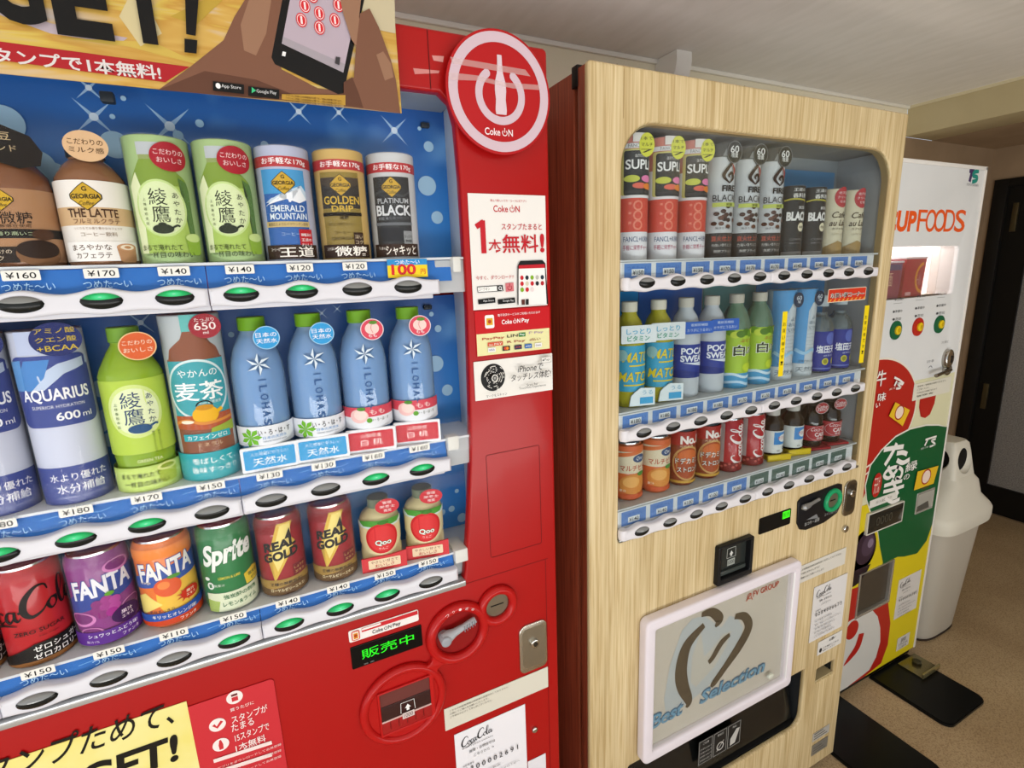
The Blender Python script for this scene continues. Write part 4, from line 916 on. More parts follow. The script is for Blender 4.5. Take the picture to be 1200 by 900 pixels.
P = Print(Y=FRONT - 0.004, plane=FRONT); P.ptext('おつり・返却', (941, 616), (958, 609.5), 4, '#c8c8c4'); P.ptext('コイン投入口', (964, 605), (979, 598.5), 3.6, '#9a9a98'); P.poly([(943, 608.5), (955, 601.5), (957, 606)], '#7a7c7e', True); P.build('unit_lettering', cu2)
x0, z0, x1, z1 = rect_px([(989, 566), (1003, 560), (1000, 600), (986, 606)], FRONT)
lk = plate('lock_plate', [rr(x0, z0, x1, z1, 0.016, 8)], FRONT - 0.004, 0.005, M('#a8a69e', 0.22, 1.0), oak, 0.0015); plate('lock_recess', [rr(x0 + 0.009, z0 + 0.012, x1 - 0.009, z1 - 0.012, 0.012, 8)], FRONT - 0.0045, 0.001, M('#7c7b76', 0.3, 1.0), lk)
obj('lock_cylinder', discY(NB(), (x0 + x1) / 2, z1 - 0.034, FRONT - 0.010, FRONT - 0.003, 0.010, 0.010, dome=0.002), m_chrome, lk)
c = at(989, 619); obj('screw', discY(NB(), c[0], c[1], FRONT - 0.006, FRONT + 0.002, 0.010, 0.010, dome=0.003), m_chrome, oak)
nu = plate('note_unit', [rr(0.857, 0.789, 0.9705, 0.887, 0.005), rr(0.867, 0.803, 0.9605, 0.880, 0.003)], FRONT - 0.012, 0.020, M('#17181a', 0.3), oak, 0.002)
obj('note_window', B(0.8665, FRONT + 0.002, 0.8, 0.961, FRONT + 0.005, 0.881), M('#2c302e', 0.12), nu); obj('note_mouth', B(0.872, FRONT - 0.004, 0.806, 0.956, FRONT + 0.002, 0.816, 0.001), M('#3e4442', 0.2), nu)
P = Print(Y=FRONT + 0.002); cx_ = 0.9125; P.poly([(cx_ - 0.006, 0.850), (cx_, 0.859), (cx_ + 0.006, 0.850), (cx_ + 0.0028, 0.850), (cx_ + 0.0028, 0.845), (cx_ - 0.0028, 0.845), (cx_ - 0.0028, 0.850)], '#d6d8d4')
for a in ((-.014, .842, -.013, .866), (.014, .842, .013, .866), (-.013, .866, .013, .866), (-.014, .842, .014, .842)): P.stroke([(cx_ + a[0], a[1]), (cx_ + a[2], a[3])], 0.0012, '#b4b8b2')
P.rect(cx_ - 0.012, 0.822, cx_ + 0.012, 0.838, '#9aa09a'); P.text('1000', cx_, 0.830, 0.009, '#202422', 0.020); P.build('note_print', nu)
# white framed poster
fx0, fz0, fx1, fz1 = 0.6425, 0.4195, 1.1345, 0.783
fp = plate('poster_frame', [rr(fx0, fz0, fx1, fz1, 0.016, 8), rr(fx0 + 0.027, fz0 + 0.027, fx1 - 0.027, fz1 - 0.027, 0.003)], FRONT - 0.026, 0.026, M('#e6dfe6', 0.35), oak, 0.006, 3); fp['label'] = 'white plastic frame around the heart poster'
pb = obj('poster_board', B(fx0 + 0.02, FRONT - 0.010, fz0 + 0.02, fx1 - 0.02, FRONT - 0.002, fz1 - 0.02), noisy('greige_board', '#cbc5bc', '#d1cbc2', 6, 0.5), fp)
PY = FRONT - 0.0125
P = Print(Y=FRONT - 0.010, plane=PY)
P.poly([(826, 722), (812, 726), (800, 740), (786, 780), (779, 820), (781, 840), (792, 836), (828, 808), (850, 782), (866, 758), (872, 736), (866, 726), (856, 722), (846, 736)], M('#bac3c9', 0.5), True)
P.poly([(822, 740), (812, 770), (810, 800), (816, 806), (838, 782), (852, 758), (858, 740), (848, 744), (836, 760), (826, 770)], M('#c6c5bf', 0.5), True)
m_ink = M('#4a4136', 0.5)
P.stroke([(826, 733), (806, 757), (799, 785), (801, 805), (808, 822), (805, 830)], [0.016, 0.030, 0.036, 0.034, 0.022, 0.008], m_ink, ppx=True)
P.stroke([(823, 721), (835, 718), (844, 726), (839, 735)], [0.012, 0.022, 0.026, 0.008], m_ink, ppx=True)
P.stroke([(862, 723), (873, 723), (878, 735), (868, 756), (850, 783), (838, 800), (834, 806)], [0.014, 0.022, 0.028, 0.030, 0.022, 0.020, 0.008], m_ink, ppx=True)
P.stroke([(856, 744), (846, 754), (836, 771), (831, 777)], [0.012, 0.018, 0.016, 0.014], m_ink, ppx=True)
P.ptext('Best', (764, 855), (801, 838), 17, M('#3f6f92', 0.5), 0.055, 0.25); P.ptext('Selection', (821, 826), (897, 787), 16, M('#3f6f92', 0.5), 0.055, 0.25)
P.ptext('Best', (764.5, 854.5), (801, 837.5), 15, M('#6fa3c4', 0.5), 0.012, 0.25); P.ptext('Selection', (822, 825.5), (896.5, 787), 14, M('#6fa3c4', 0.5), 0.012, 0.25)
P.ptext('FV GROUP', (883, 700), (913, 687), 6.5, '#c2452f', 0.012); P.stroke([(875, 705), (880, 697), (882, 703)], 0.003, M('#c2452f'), False, True); P.ring(*at(879, 699, PY), 0.008, 0.006, M('#c2452f'), 20, 300, 16)
P.build('poster_print', pb)
obj('poster_cover', B(fx0 + 0.024, FRONT - 0.0185, fz0 + 0.024, fx1 - 0.024, FRONT - 0.0178, fz1 - 0.024), clear('acrylic_cover', tint=(0.96, 0.97, 0.96, 1), gloss=0.10), fp)
c = at(904, 793, PY - 0.01); obj('cover_stud', discY(NB(), c[0], c[1], FRONT - 0.022, FRONT - 0.018, 0.010, 0.007, dome=0.002), M('#cfd2c4', 0.2), fp)
obj('frame_edge', B(fx1 - 0.0275, FRONT - 0.0265, fz0 + 0.03, fx1 - 0.0225, FRONT - 0.022, fz1 - 0.03, 0.001), M('#f4f2f4', 0.25), fp)
# dispensing outlet
oc = obj('outlet_recess', B(0.60, FRONT + 0.10, 0.20, 1.25, FRONT + 0.11, 0.43), M('#1b1b1b', 0.5), oak)
for (a, b_, c_, d_) in ((0.60, 0.62, 0.2, 0.43), (1.233, 1.25, 0.2, 0.43)): obj('outlet_wall', B(a, FRONT + 0.014, c_, b_, FRONT + 0.10, d_), M('#26282a', 0.4), oak)
obj('outlet_floor', B(0.62, FRONT + 0.0142, 0.20, 1.233, FRONT + 0.10, 0.222), M('#202020', 0.4), oak); obj('outlet_roof', B(0.62, FRONT + 0.0142, 0.407, 1.233, FRONT + 0.10, 0.425), M('#202020', 0.4), oak)
bm = NB(); vs = [bm.verts.new(v) for v in ((0.628, FRONT + 0.022, 0.232), (1.223, FRONT + 0.022, 0.232), (1.223, FRONT + 0.05, 0.40), (0.628, FRONT + 0.05, 0.40))]; vb = [bm.verts.new((v.co.x, v.co.y + 0.004, v.co.z)) for v in vs]
bm.faces.new(vs); bm.faces.new(vb[::-1]); [bm.faces.new((vs[k], vb[k], vb[(k + 1) % 4], vs[(k + 1) % 4])) for k in range(4)]; bmesh.ops.recalc_face_normals(bm, faces=bm.faces)
fl = obj('outlet_flap', bm, clear('smoked_flap', tint=(0.30, 0.31, 0.31, 1), gloss=0.5, rough=0.12, body=0.12, bodycol='#3c3d3c'), oak)
px0, pz0, px1, pz1 = rect_px([(816, 870), (866, 843), (868, 868), (819, 896)], FRONT + 0.02)
pic = sheet('instruction_label', px0, pz0, px1, pz1, FRONT + 0.0185, M('#1c1d1e', 0.5), fl, th=0.0006); P = Print(Y=FRONT + 0.0179, base=0.0002); w_, h_ = px1 - px0, pz1 - pz0
for k in range(3):
    a, b_ = px0 + w_ * (k / 3 + 0.015), px0 + w_ * ((k + 1) / 3 - 0.015); P.rect(a, pz0 + h_ * 0.03, b_, pz1 - h_ * 0.03, '#b8b8b4'); P.rect(a + 0.0012, pz0 + h_ * 0.045, b_ - 0.0012, pz1 - h_ * 0.045, '#1c1d1e'); P.text(('ご注意', '取出口', '商品')[k], (a + b_) / 2, pz1 - h_ * 0.16, h_ * 0.09, '#d0d0cc')
for k in range(4): P.text('手や物を入れないで', px0 + w_ * 0.167, pz1 - h_ * (0.36 + 0.15 * k), h_ * 0.075, '#c8c8c4', w_ * 0.26)
P.ring(px0 + w_ * 0.5, pz0 + h_ * 0.36, h_ * 0.17, h_ * 0.13, '#c8c8c4', n=24); P.stroke([(px0 + w_ * 0.42, pz0 + h_ * 0.2), (px0 + w_ * 0.58, pz0 + h_ * 0.55)], 0.002, '#c8c8c4'); P.poly([(px0 + w_ * .74, pz0 + h_ * .12), (px0 + w_ * .86, pz0 + h_ * .15), (px0 + w_ * .96, pz0 + h_ * .7), (px0 + w_ * .88, pz0 + h_ * .72), (px0 + w_ * .74, pz0 + h_ * .4)], '#c0c0bc')
P.build('label_print', pic)
# papers, coin return, rating plates
x0, z0, x1, z1 = rect_px([(931, 666), (991, 641), (989, 660), (929, 687)], FRONT); n2 = sheet('notice_strip', x0, z0, x1, z1, FRONT - 0.001, M('#d6d2c8', 0.6), oak)
P = Print(Y=FRONT - 0.0018)
for k, t in enumerate(('この自動販売機は新紙幣に対応しておりません', 'ご不便をおかけしますが', 'ご理解のほどお願いいたします')): P.text(t, x0 + 0.02, z1 - 0.012 - k * 0.012, 0.006, '#6c6a64', al='l', w=(0.17, 0.08, 0.10)[k])
P.build('small_print', n2)
number_sheet(oak, [(953, 689), (992, 671), (986, 735), (948, 751)], FRONT, '0284006673', '#dddbda')
x0, z0, x1, z1 = rect_px([(958, 753), (986, 738), (985, 753), (957, 768)], FRONT); n3 = sheet('request_sticker', x0, z0, x1, z1, FRONT - 0.001, M('#dcdad6', 0.6), oak)
P = Print(Y=FRONT - 0.0018); P.text('お願い', (x0 + x1) / 2 + 0.01, z1 - 0.010, 0.009, '#2a2a2c', bold=0.01); P.ell(x0 + 0.013, z0 + 0.013, 0.006, 0.007, '#2a2a2c', 16); P.text('つり銭はここから', x0 + 0.022, z0 + 0.016, 0.006, '#4a4a4c', 0.07, al='l'); P.text('お取りください', x0 + 0.022, z0 + 0.008, 0.005, '#4a4a4c', 0.055, al='l'); P.build('small_print', n3)
obj('coin_return', B(1.275, FRONT + 0.040, 0.325, 1.375, FRONT + 0.045, 0.39), M('#1e201e', 0.3), oak)
for (a, b_, c_, d_) in ((1.276, 1.2842, 0.325, 0.39), (1.3663, 1.375, 0.325, 0.39), (1.2842, 1.3663, 0.3824, 0.39)): obj('coin_return_wall', B(a, FRONT + 0.0142, c_, b_, FRONT + 0.040, d_), M('#2a2c2a', 0.35), oak)
obj('coin_return_lip', B(1.286, FRONT + 0.004, 0.3365, 1.365, FRONT + 0.045, 0.341), M('#b9a880', 0.4), oak)
for (q_, c_) in (([(952, 862), (972, 846), (971, 855), (951, 872)], '#cfccc4'), ([(951, 876), (970, 860), (969, 872), (950, 888)], '#8f8a80')):
    x0, z0, x1, z1 = rect_px(q_, FRONT); sp = sheet('rating_plate', x0, z0, x1, z1, FRONT - 0.0008, M(c_, 0.35, 0.3), oak); P = Print(Y=FRONT - 0.0016)
    for k in range(3): P.rect(x0 + 0.006, z0 + 0.006 + k * 0.009, x1 - 0.01 - 0.01 * k, z0 + 0.009 + k * 0.009, '#6a675f')
    P.build('plate_print', sp)
# ================================================================ cup noodle machine
Y3 = FRONT3
cup = thing('noodle_vending_machine', 'tall white cup noodle vending machine with red and green noodle graphics', 'vending machine', (1.77, Y3 + 0.3, 0))
m_w3 = noisy('white_panel', '#dadcdc', '#e2e4e3', 3, 0.35)
A0, A1, AT, AB = 1.425, 2.1235, 1.7745, 0.028
WIN3 = rr(1.60, 1.3835, 2.026, 1.535, 0.014)
OUT3 = [at(1010, 672, Y3), at(1045, 657, Y3), at(1040, 702, Y3), at(1004, 722, Y3)]
ox0, oz0, ox1, oz1 = rect_px([(1006, 674), (1045, 657), (1040, 702), (1004, 722)], Y3); OUT3 = rr(ox0, oz0, ox1, oz1, 0.002)
rx0, rz0, rx1, rz1 = rect_px([(1075, 580), (1094, 572), (1090, 594), (1072, 600)], Y3); RET3 = rr(rx0, rz0, rx1, rz1, 0.003)
obj('cabinet', B(A0 + 0.003, Y3 + 0.09, 0.03, A1 - 0.003, 1.46, AT - 0.003, 0.003), M('#cfcfca', 0.4), cup)
fp3 = plate('front_panel', [rr(A0, AB, A1, AT, 0.004), WIN3, OUT3, RET3], Y3, 0.05, m_w3, cup, 0.003)
obj('front_rim', B(A1 - 0.010, Y3 - 0.003, AB + 0.002, A1 - 0.001, Y3 + 0.002, AT - 0.002, 0.001), M('#e9e4dc', 0.4), cup); obj('top_rim', B(A0, Y3 - 0.003, AT - 0.012, A1, Y3 + 0.002, AT - 0.001, 0.001), M('#e9e6e0', 0.4), cup)
obj('plinth', B(A0 + 0.01, Y3 + 0.012, 0.0, A1 - 0.01, Y3 + 0.09, 0.0275), M('#1a1a1a'), cup)
obj('top_tab', B(2.02, Y3 + 0.05, AT - 0.002, 2.08, Y3 + 0.08, AT + 0.008, 0.003), M('#e2d8cc'), cup)
# lower graphic foil (three colour fields)
foil = obj('graphic_foil', B(A0 + 0.004, Y3 - 0.0006, 0.50, A1 - 0.011, Y3 + 0.001, 1.115), M('#dcdab4', 0.4), cup)
Q = lambda x, y: at(x, y, Y3)
P = Print(Y=Y3 - 0.0006, plane=Y3, step=0.00014); m_g = M('#0f5a30', 0.35); m_r = M('#b3261c', 0.35); m_y = M('#dcc81c', 0.4)
xr_ = A1 - 0.011
def clip(pts): return [(min(max(x_, A0 + 0.004), xr_), z_) for x_, z_ in pts]
rc = (1.655, 1.035, 0.237, 0.175)
P.poly(clip(ell(rc[0], rc[1] - 0.005, rc[2] + 0.006, rc[3] + 0.007, 60)), '#e8e2d2'); P.poly(clip(ell(rc[0], rc[1] - 0.004, rc[2], rc[3], 60)), m_r)
P.poly(clip([(1.43, 0.72), (1.43, 0.862), (1.60, 0.845), (1.75, 0.885), (1.83, 0.925), (1.72, 0.86), (1.66, 0.76)]), m_r)
P.stroke([(1.43, 0.885), (1.60, 0.855), (1.75, 0.893), (1.80, 0.925)], 0.006, '#eadcd0'); P.stroke([(1.43, 0.862), (1.60, 0.828), (1.73, 0.868)], 0.006, '#eadcd0')
# the green lid
gc3 = (1.935, 0.70, 0.272, 0.25)
gl = [(1.665, 0.80), (1.68, 0.865), (1.73, 0.905), (1.80, 0.9375), (1.88, 0.950), (1.975, 0.947), (2.05, 0.935), (xr_, 0.920), (xr_, 0.55), (2.09, 0.49), (2.04, 0.455), (1.955, 0.478), (1.86, 0.478), (1.825, 0.475), (1.79, 0.55), (1.765, 0.62), (1.71, 0.70), (1.68, 0.75)]
P.poly([(A0 + 0.004, 0.50), (A0 + 0.004, 0.745), (1.70, 0.73), (1.79, 0.66), (1.84, 0.50)], m_y)
P.poly([(2.02, 0.50), (xr_, 0.50), (xr_, 0.64)], m_y)
cx_, cz_ = 1.93, 0.72
P.poly([(cx_ + (x_ - cx_) * 1.02, cz_ + (z_ - cz_) * 1.025) if z_ > 0.6 and x_ < 2.09 else (x_, z_) for x_, z_ in gl], '#e6e4d6'); P.poly(gl, m_g)
m_wh = M('#efece6', 0.45)
def brush(lines, w_):
    for l in lines: P.stroke(l, w_, m_wh, ppx=True)
brush([[(1035, 527), (1045, 525), (1058, 523)], [(1050, 519), (1045, 530), (1036, 545)], [(1050, 531), (1057, 530), (1062, 532)], [(1050, 539), (1057, 542), (1065, 538)]], 0.016)   # ta
brush([[(1040, 546), (1042, 552), (1047, 559)], [(1052, 545), (1048, 553), (1040, 560), (1035, 557), (1040, 550), (1050, 547), (1056, 551), (1054, 559), (1049, 560), (1053, 563)]], 0.013)   # nu
brush([[(1035, 569), (1045, 566), (1056, 563)], [(1034, 576), (1046, 573), (1058, 569)], [(1044, 562), (1048, 571), (1051, 579)], [(1036, 583), (1044, 588), (1053, 584)]], 0.013)   # ki
P.ptext('緑', (1059, 554), (1073, 549), 11, m_wh, 0.02); P.ptext('の', (1057, 563), (1064, 560), 6, m_wh, 0.02)
P.stroke([(1083, 515), (1089, 513), (1096, 511)], 0.007, m_wh, ppx=True); P.stroke([(1086, 514), (1082, 522)], 0.008, m_wh, ppx=True); P.stroke([(1095, 514), (1090, 516), (1094, 520), (1088, 523)], 0.007, m_wh, ppx=True); P.ptext('東洋水産', (1077, 526.5), (1095, 522), 2.4, '#b9c8bc')
c = Q(1026, 568); P.ell(c[0], c[1], 0.026, 0.042, '#b5261e', 24); P.text('天そば', c[0], c[1], 0.06, '#e8dcd0', 0.03)
P.text('牛', Q(1031, 443)[0], Q(1031, 443)[1], 0.05, m_wh, bold=0.03); P.ptext('味', (1026, 472), (1036, 468), 10, m_wh, 0.03); P.ptext('い', (1024, 478), (1029, 476), 5, m_wh, 0.03)
P.stroke([(1046, 442), (1052, 445), (1057, 449)], 0.007, m_wh, ppx=True); P.stroke([(1049, 446), (1046, 452)], 0.008, m_wh, ppx=True); P.stroke([(1056, 450), (1050, 449), (1053, 454), (1048, 455)], 0.007, m_wh, ppx=True); P.ptext('東洋水産', (1040, 452), (1054, 459), 2.4, '#e2c0b4')
for quad in ([(1047, 471), (1064, 480), (1055.5, 499), (1039.5, 487)], [(1073, 552), (1097.5, 545), (1091.5, 566), (1068.5, 574)]):
    P.poly(quad, M('#e8bd2a', 0.4), True); c = [sum(v) / 4 for v in zip(*[Q(*p) for p in quad])]; k_ = 0.026 if quad[0][0] < 1060 else 0.03
    P.ring(c[0], c[1] + 0.004, k_, k_ * 0.82, '#a8341f', n=26, sz=0.95); P.ell(c[0], c[1] + 0.004, k_ * 0.82, k_ * 0.78, '#f0d9c8', 26)
    P.text('マルちゃん', c[0] + 0.002, c[1] - k_ * 1.25, 0.008, '#a8341f', k_ * 1.6, rot=-25 if quad[0][0] < 1060 else 0)
P.build('foil_print', foil)
foil2 = obj('graphic_foil', plate_mesh([[(A0 + 0.004, AB + 0.003), (xr_, AB + 0.003), (xr_, 0.4998), (A0 + 0.004, 0.4998)], OUT3], Y3 - 0.0006, 0.0016), m_y, cup)
P = Print(Y=Y3 - 0.0006, plane=Y3, step=0.00014)
P.poly([(1.885, 0.4995), (1.90, 0.48), (1.955, 0.465), (2.035, 0.453), (2.075, 0.478), (2.098, 0.4995)], m_g); P.poly([(1.825, 0.4995), (1.822, 0.478), (1.885, 0.478), (1.90, 0.4995)], m_g)
P.poly([(1.43, 0.032), (1.43, 0.45), (ox0 - 0.001, 0.43), (ox0 - 0.001, oz0 - 0.001), (ox1 - 0.02, oz0 - 0.001)] + [Q(*p) for p in ((1040, 703), (1043, 730), (1040, 755), (1032, 777))] + [(1.80, 0.032)], m_r)
P.poly([(1.43, 0.032), (1.43, 0.26)] + [Q(*p) for p in ((996, 727), (1010, 719), (1022, 715), (1028, 722), (1031, 735), (1031, 752), (1026, 770), (1018, 785))] + [(1.70, 0.032)], M('#d3d2cc', 0.4))
c = Q(998, 738); P.ell(c[0], c[1], 0.036, 0.036, '#b3261c', 24); P.stroke([(1009, 742), (1004, 758), (994, 772), (988, 780)], [0.032, 0.034, 0.022, 0.004], m_r, ppx=True)
P.build('foil_print', foil2)
P = Print(Y=Y3 - 0.0008, base=0.0006)
ecx, ecz = 1.660, 0.545
for k in range(7):
    f = (1, .93, .84, .72, .56, .36, .16)[k]; P.poly([(min(max(x_, A0 + 0.005), ox1), z_) for x_, z_ in ell(ecx + 0.03 * k * 0.4, ecz + 0.006 * k, 0.098 * f, 0.105 * f, 30)], M(('#170d15', '#1c1119', '#22151f', '#2a1b28', '#352433', '#4c3a4c', '#85758a')[k], 0.35))
P.build('bean_print', foil)
# lit cup display
obj('lit_backing', B(1.59, Y3 + 0.075, 1.375, 2.035, Y3 + 0.085, 1.545), M('#fff4f0', 0.5, emit=2.0), cup)
for (a, b_, c_, d_) in ((1.592, 1.60, 1.38, 1.54), (2.027, 2.035, 1.38, 1.54)): obj('window_cheek', B(a, Y3 + 0.05, c_, b_, Y3 + 0.075, d_), M('#e8e4e0'), cup)
obj('window_floor', B(1.592, Y3 + 0.002, 1.376, 2.035, Y3 + 0.075, 1.3835), M('#f0e6d8', 0.4), cup)
obj('window_lamp', B(1.61, Y3 + 0.052, 1.536, 2.015, Y3 + 0.072, 1.544), M('#fff2ea', 0.5, emit=9.0), cup)
obj('window_pane', B(1.601, Y3 + 0.006, 1.3845, 2.025, Y3 + 0.0066, 1.534), clear('cup_window_pane', gloss=0.25), cup)
def pack(x0, z0, w_, h_, c1, c2, label, rows):
    t = thing('noodle_cup', label, 'noodle cup', (0, 0, 0), 'noodle cups in the lit window')
    bm = NB(); fr = [(x0, z0), (x0 + w_ * 0.92, z0), (x0 + w_, z0 + h_), (x0 + w_ * 0.05, z0 + h_)]
    va = [bm.verts.new((x_, 0, z_)) for x_, z_ in fr]; vb_ = [bm.verts.new((x_, 0.05, z_)) for x_, z_ in fr]
    bm.faces.new(va); bm.faces.new(vb_[::-1]); [bm.faces.new((va[k], vb_[k], vb_[(k + 1) % 4], va[(k + 1) % 4])) for k in range(4)]; bmesh.ops.recalc_face_normals(bm, faces=bm.faces)
    o = obj('cup_body', bm, M(c1, 0.4), t); obj('cup_lid', B(x0 + w_ * 0.03, -0.002, z0 + h_, x0 + w_ * 1.02, 0.052, z0 + h_ + 0.006, 0.001), M('#d8d4da', 0.4), t)
    P = Print(Y=0.0); rows(P, x0, z0, w_, h_); P.build('cup_print', t)
    t.location = (0, Y3 + 0.015, 0); return t
def cr1(P, x, z, w, h): P.rect(x + w * .1, z + h * .05, x + w * .9, z + h * .9, '#8c3a5a'); P.text('麺', x + w * .4, z + h * .55, h * .4, '#d8b8a0'); P.rect(x + w * .12, z + h * .8, x + w * .92, z + h * .96, '#53527c')
def cr2(P, x, z, w, h): P.ring(x + w * .95, z + h * .5, h * .42, h * .34, '#e09a2c', 100, 260, 20); P.text('らーめん', x + w * .72, z + h * .45, h * .3, '#d8b0b4', w * .2); P.rect(x + w * .15, z + h * .05, x + w * .4, z + h * .14, '#d8b0b4')
pack(1.640, 1.3838, 0.115, 0.105, '#8c4a6a', '#ffffff', 'dark pink noodle cup in the lit window, next to the oak machine', cr1)
pack(1.765, 1.3838, 0.115, 0.115, '#a8243c', '#ffffff', 'crimson noodle cup with a yellow arc in the lit window', cr2)
# lettering on the upper front
P = Print(Y=Y3, plane=Y3); m_o = M('#e85a1e', 0.4)
P.ptext('CUP', (1036, 272), (1072, 271.5), 26, m_o, 0.045, 0.05); P.ptext('F', (1073.5, 271.5), (1084, 271.5), 26, m_o, 0.0); P.ptext('O', (1083, 272), (1095, 272), 27, m_o, 0.008); P.ptext('O', (1093, 272), (1106, 272), 27, m_o, 0.008); P.ptext('D', (1105, 271.5), (1117, 271.5), 26, m_o, 0.0); P.ptext('S', (1117, 272), (1129, 272), 26.5, m_o, 0.01)
P.build('brand_lettering', fp3); P = Print(Y=Y3, plane=Y3); P.stroke([(1136, 200.5), (1142, 200.3)], 0.011, '#43305e', False, True); P.stroke([(1139, 201), (1136, 213)], 0.014, '#43305e', False, True); P.stroke([(1147, 200.5), (1141.5, 202), (1140.5, 206), (1144.5, 207.5), (1144, 211.5), (1139, 213)], 0.012, '#1c8a7c', True, True)
P.ptext('TOYO SUISAN', (1132, 218.5), (1146, 218), 3, '#8e9090'); P.build('maker_mark', fp3)
for (a, b_) in ((1049, 387), (1075, 383), (1100, 380)):
    P = Print(Y=Y3, plane=Y3); P.ptext('¥200', (a - 1, b_ - 34.5), (a + 9, b_ - 35), 3, '#55585a'); P.ptext('●準備中', (a - 3, b_ - 20), (a + 8, b_ - 21), 3.4, '#4a4c4e'); P.ptext('●売切', (a - 3.5, b_ - 11), (a + 6.5, b_ - 12), 3.4, '#4a4c4e'); P.rect(Q(a, b_ - 31)[0] - 0.01, Q(a, b_ - 31)[1], Q(a, b_ - 31)[0] + 0.035, Q(a, b_ - 31)[1] + 0.0015, '#a8aaaa'); P.build('selection_caption', fp3)
P = Print(Y=Y3, plane=Y3); P.ptext('コイン投入口', (1103, 403), (1111, 401.5), 3, '#5a5c5e'); P.build('coin_caption', fp3); P = Print(Y=Y3, plane=Y3); P.ptext('おつり・返却', (1086, 426), (1094, 423.5), 3, '#5a5c5e'); c = Q(1090, 431); P.ring(c[0], c[1] - 0.005, 0.012, 0.010, '#4a4c4e', 20, 150, 14)
P.build('lever_caption', fp3)
for k, (a, b_) in enumerate(((1049, 387), (1075, 383), (1100, 380))):
    c = Q(a, b_); o = obj('select_button', discY(NB(), c[0], c[1], Y3 - 0.004, Y3 + 0.001, 0.0285, 0.0285), M(('#0f5f3c', '#b8281c', '#0f5f3c')[k], 0.35), cup)
    o['label'] = ('dark green', 'red', 'dark green')[k] + ' round selection button'; obj('button_centre', discY(NB(), c[0] + 0.004, c[1], Y3 - 0.008, Y3 - 0.003, 0.0135, 0.0135, dome=0.002), M('#e2c21c', 0.3), o); obj('button_core', discY(NB(), c[0] + 0.004, c[1], Y3 - 0.0112, Y3 - 0.0095, 0.006, 0.006), M('#c8a818', 0.3), o)
c = Q(1108, 420); cs3 = obj('coin_slot', discY(NB(), c[0], c[1], Y3 - 0.012, Y3 + 0.001, 0.024, 0.032, dome=0.006), M('#b8b4ac', 0.2, 1.0), cup); obj('slot_mouth', B(c[0] - 0.003, Y3 - 0.0192, c[1] - 0.012, c[0] + 0.003, Y3 - 0.014, c[1] + 0.012), m_black, cs3)
c = Q(1108, 432.5); lv = obj('lever_base', discY(NB(), c[0], c[1], Y3 - 0.008, Y3 + 0.001, 0.022, 0.020, dome=0.004), M('#b0aca4', 0.2, 1.0), cup); e_ = Q(1087, 439)
bm = NB(); tube(bm, [(c[0], Y3 - 0.014, c[1]), ((c[0] + e_[0]) / 2, Y3 - 0.022, (c[1] + e_[1]) / 2 + 0.002), (e_[0], Y3 - 0.024, e_[1])], [0.006, 0.005, 0.006], 10); obj('lever_arm', bm, M('#98948c', 0.25, 1.0), lv)
x0, z0, x1, z1 = rect_px([(1070, 450), (1115, 441), (1111, 461), (1069, 468)], Y3); n4 = sheet('notice_label', x0, z0, x1, z1, Y3 - 0.0015, M('#dedbcb', 0.55), cup); P = Print(Y=Y3 - 0.0023)
for k, t in enumerate(('新紙幣・新硬貨は使用できません', 'ご了承ください', '千円札はご利用になれます', '管理者')): P.text(t, x0 + 0.02, z1 - 0.010 - 0.011 * k, 0.006, '#6a685c', (0.17, 0.07, 0.12, 0.1)[k], al='l')
P.build('small_print', n4)
c = Q(1086, 472); P = Print(Y=Y3 - 0.0006, base=0.0010); P.poly([(c[0] - 0.048, 1.052), (c[0] + 0.048, 1.052), (c[0] + 0.046, 1.02), (c[0] + 0.028, 0.985), (c[0], 0.976), (c[0] - 0.028, 0.985), (c[0] - 0.046, 1.02)], m_r); P.build('red_print', foil)
# price display, coin return, outlet
x0, z0, x1, z1 = rect_px([(1014, 603), (1054, 588), (1053, 608), (1014, 624)], Y3)
pd = plate('price_display', [rr(x0 - 0.004, z0 - 0.006, x1 + 0.008, z1 + 0.004, 0.003)], Y3 - 0.010, 0.012, M('#d8d4c8', 0.3), cup, 0.001); obj('display_glass', B(x0, Y3 - 0.0112, z0, x1, Y3 - 0.0095, z1, 0.0005), M('#2a2822', 0.12), pd); P = Print(Y=Y3 - 0.0112); P.text('0000', (x0 + x1) / 2 - 0.01, (z0 + z1) / 2, 0.03, '#4a463a', 0.09); P.build('display_digits', pd)
x0b, z0b, x1b, z1b = rect_px([(1018, 588), (1051, 574), (1051, 582), (1018, 597)], Y3); pl = sheet('display_label', x0b, z0b, x1b, z1b, Y3 - 0.002, M('#e2e0d8', 0.5), cup); P = Print(Y=Y3 - 0.0028); P.text('投入金額表示', (x0b + x1b) / 2, (z0b + z1b) / 2, 0.010, '#8a887e', 0.09); P.build('small_print', pl)
cr3 = plate('coin_return', [rr(rx0 - 0.006, rz0 - 0.006, rx1 + 0.006, rz1 + 0.006, 0.004), rr(rx0 + 0.002, rz0 + 0.002, rx1 - 0.002, rz1 - 0.002, 0.002)], Y3 - 0.004, 0.014, M('#c9c9c2', 0.25, 0.6), cup, 0.001); obj('return_back', B(rx0 - 0.003, Y3 - 0.0030, rz0 - 0.003, rx1 + 0.003, Y3 - 0.0018, rz1 + 0.003), M('#a8a69c', 0.35), cr3)
bm = NB(); vs = [bm.verts.new(v) for v in ((rx0 + 0.004, Y3 - 0.0042, rz0 + 0.003), (rx1 - 0.02, Y3 - 0.0042, rz0 + 0.003), (rx1 - 0.03, Y3 - 0.0031, rz0 + 0.03), (rx0 + 0.004, Y3 - 0.0031, rz0 + 0.022), (rx0 + 0.004, Y3 - 0.0031, rz0 + 0.003), (rx1 - 0.02, Y3 - 0.0031, rz0 + 0.003))]
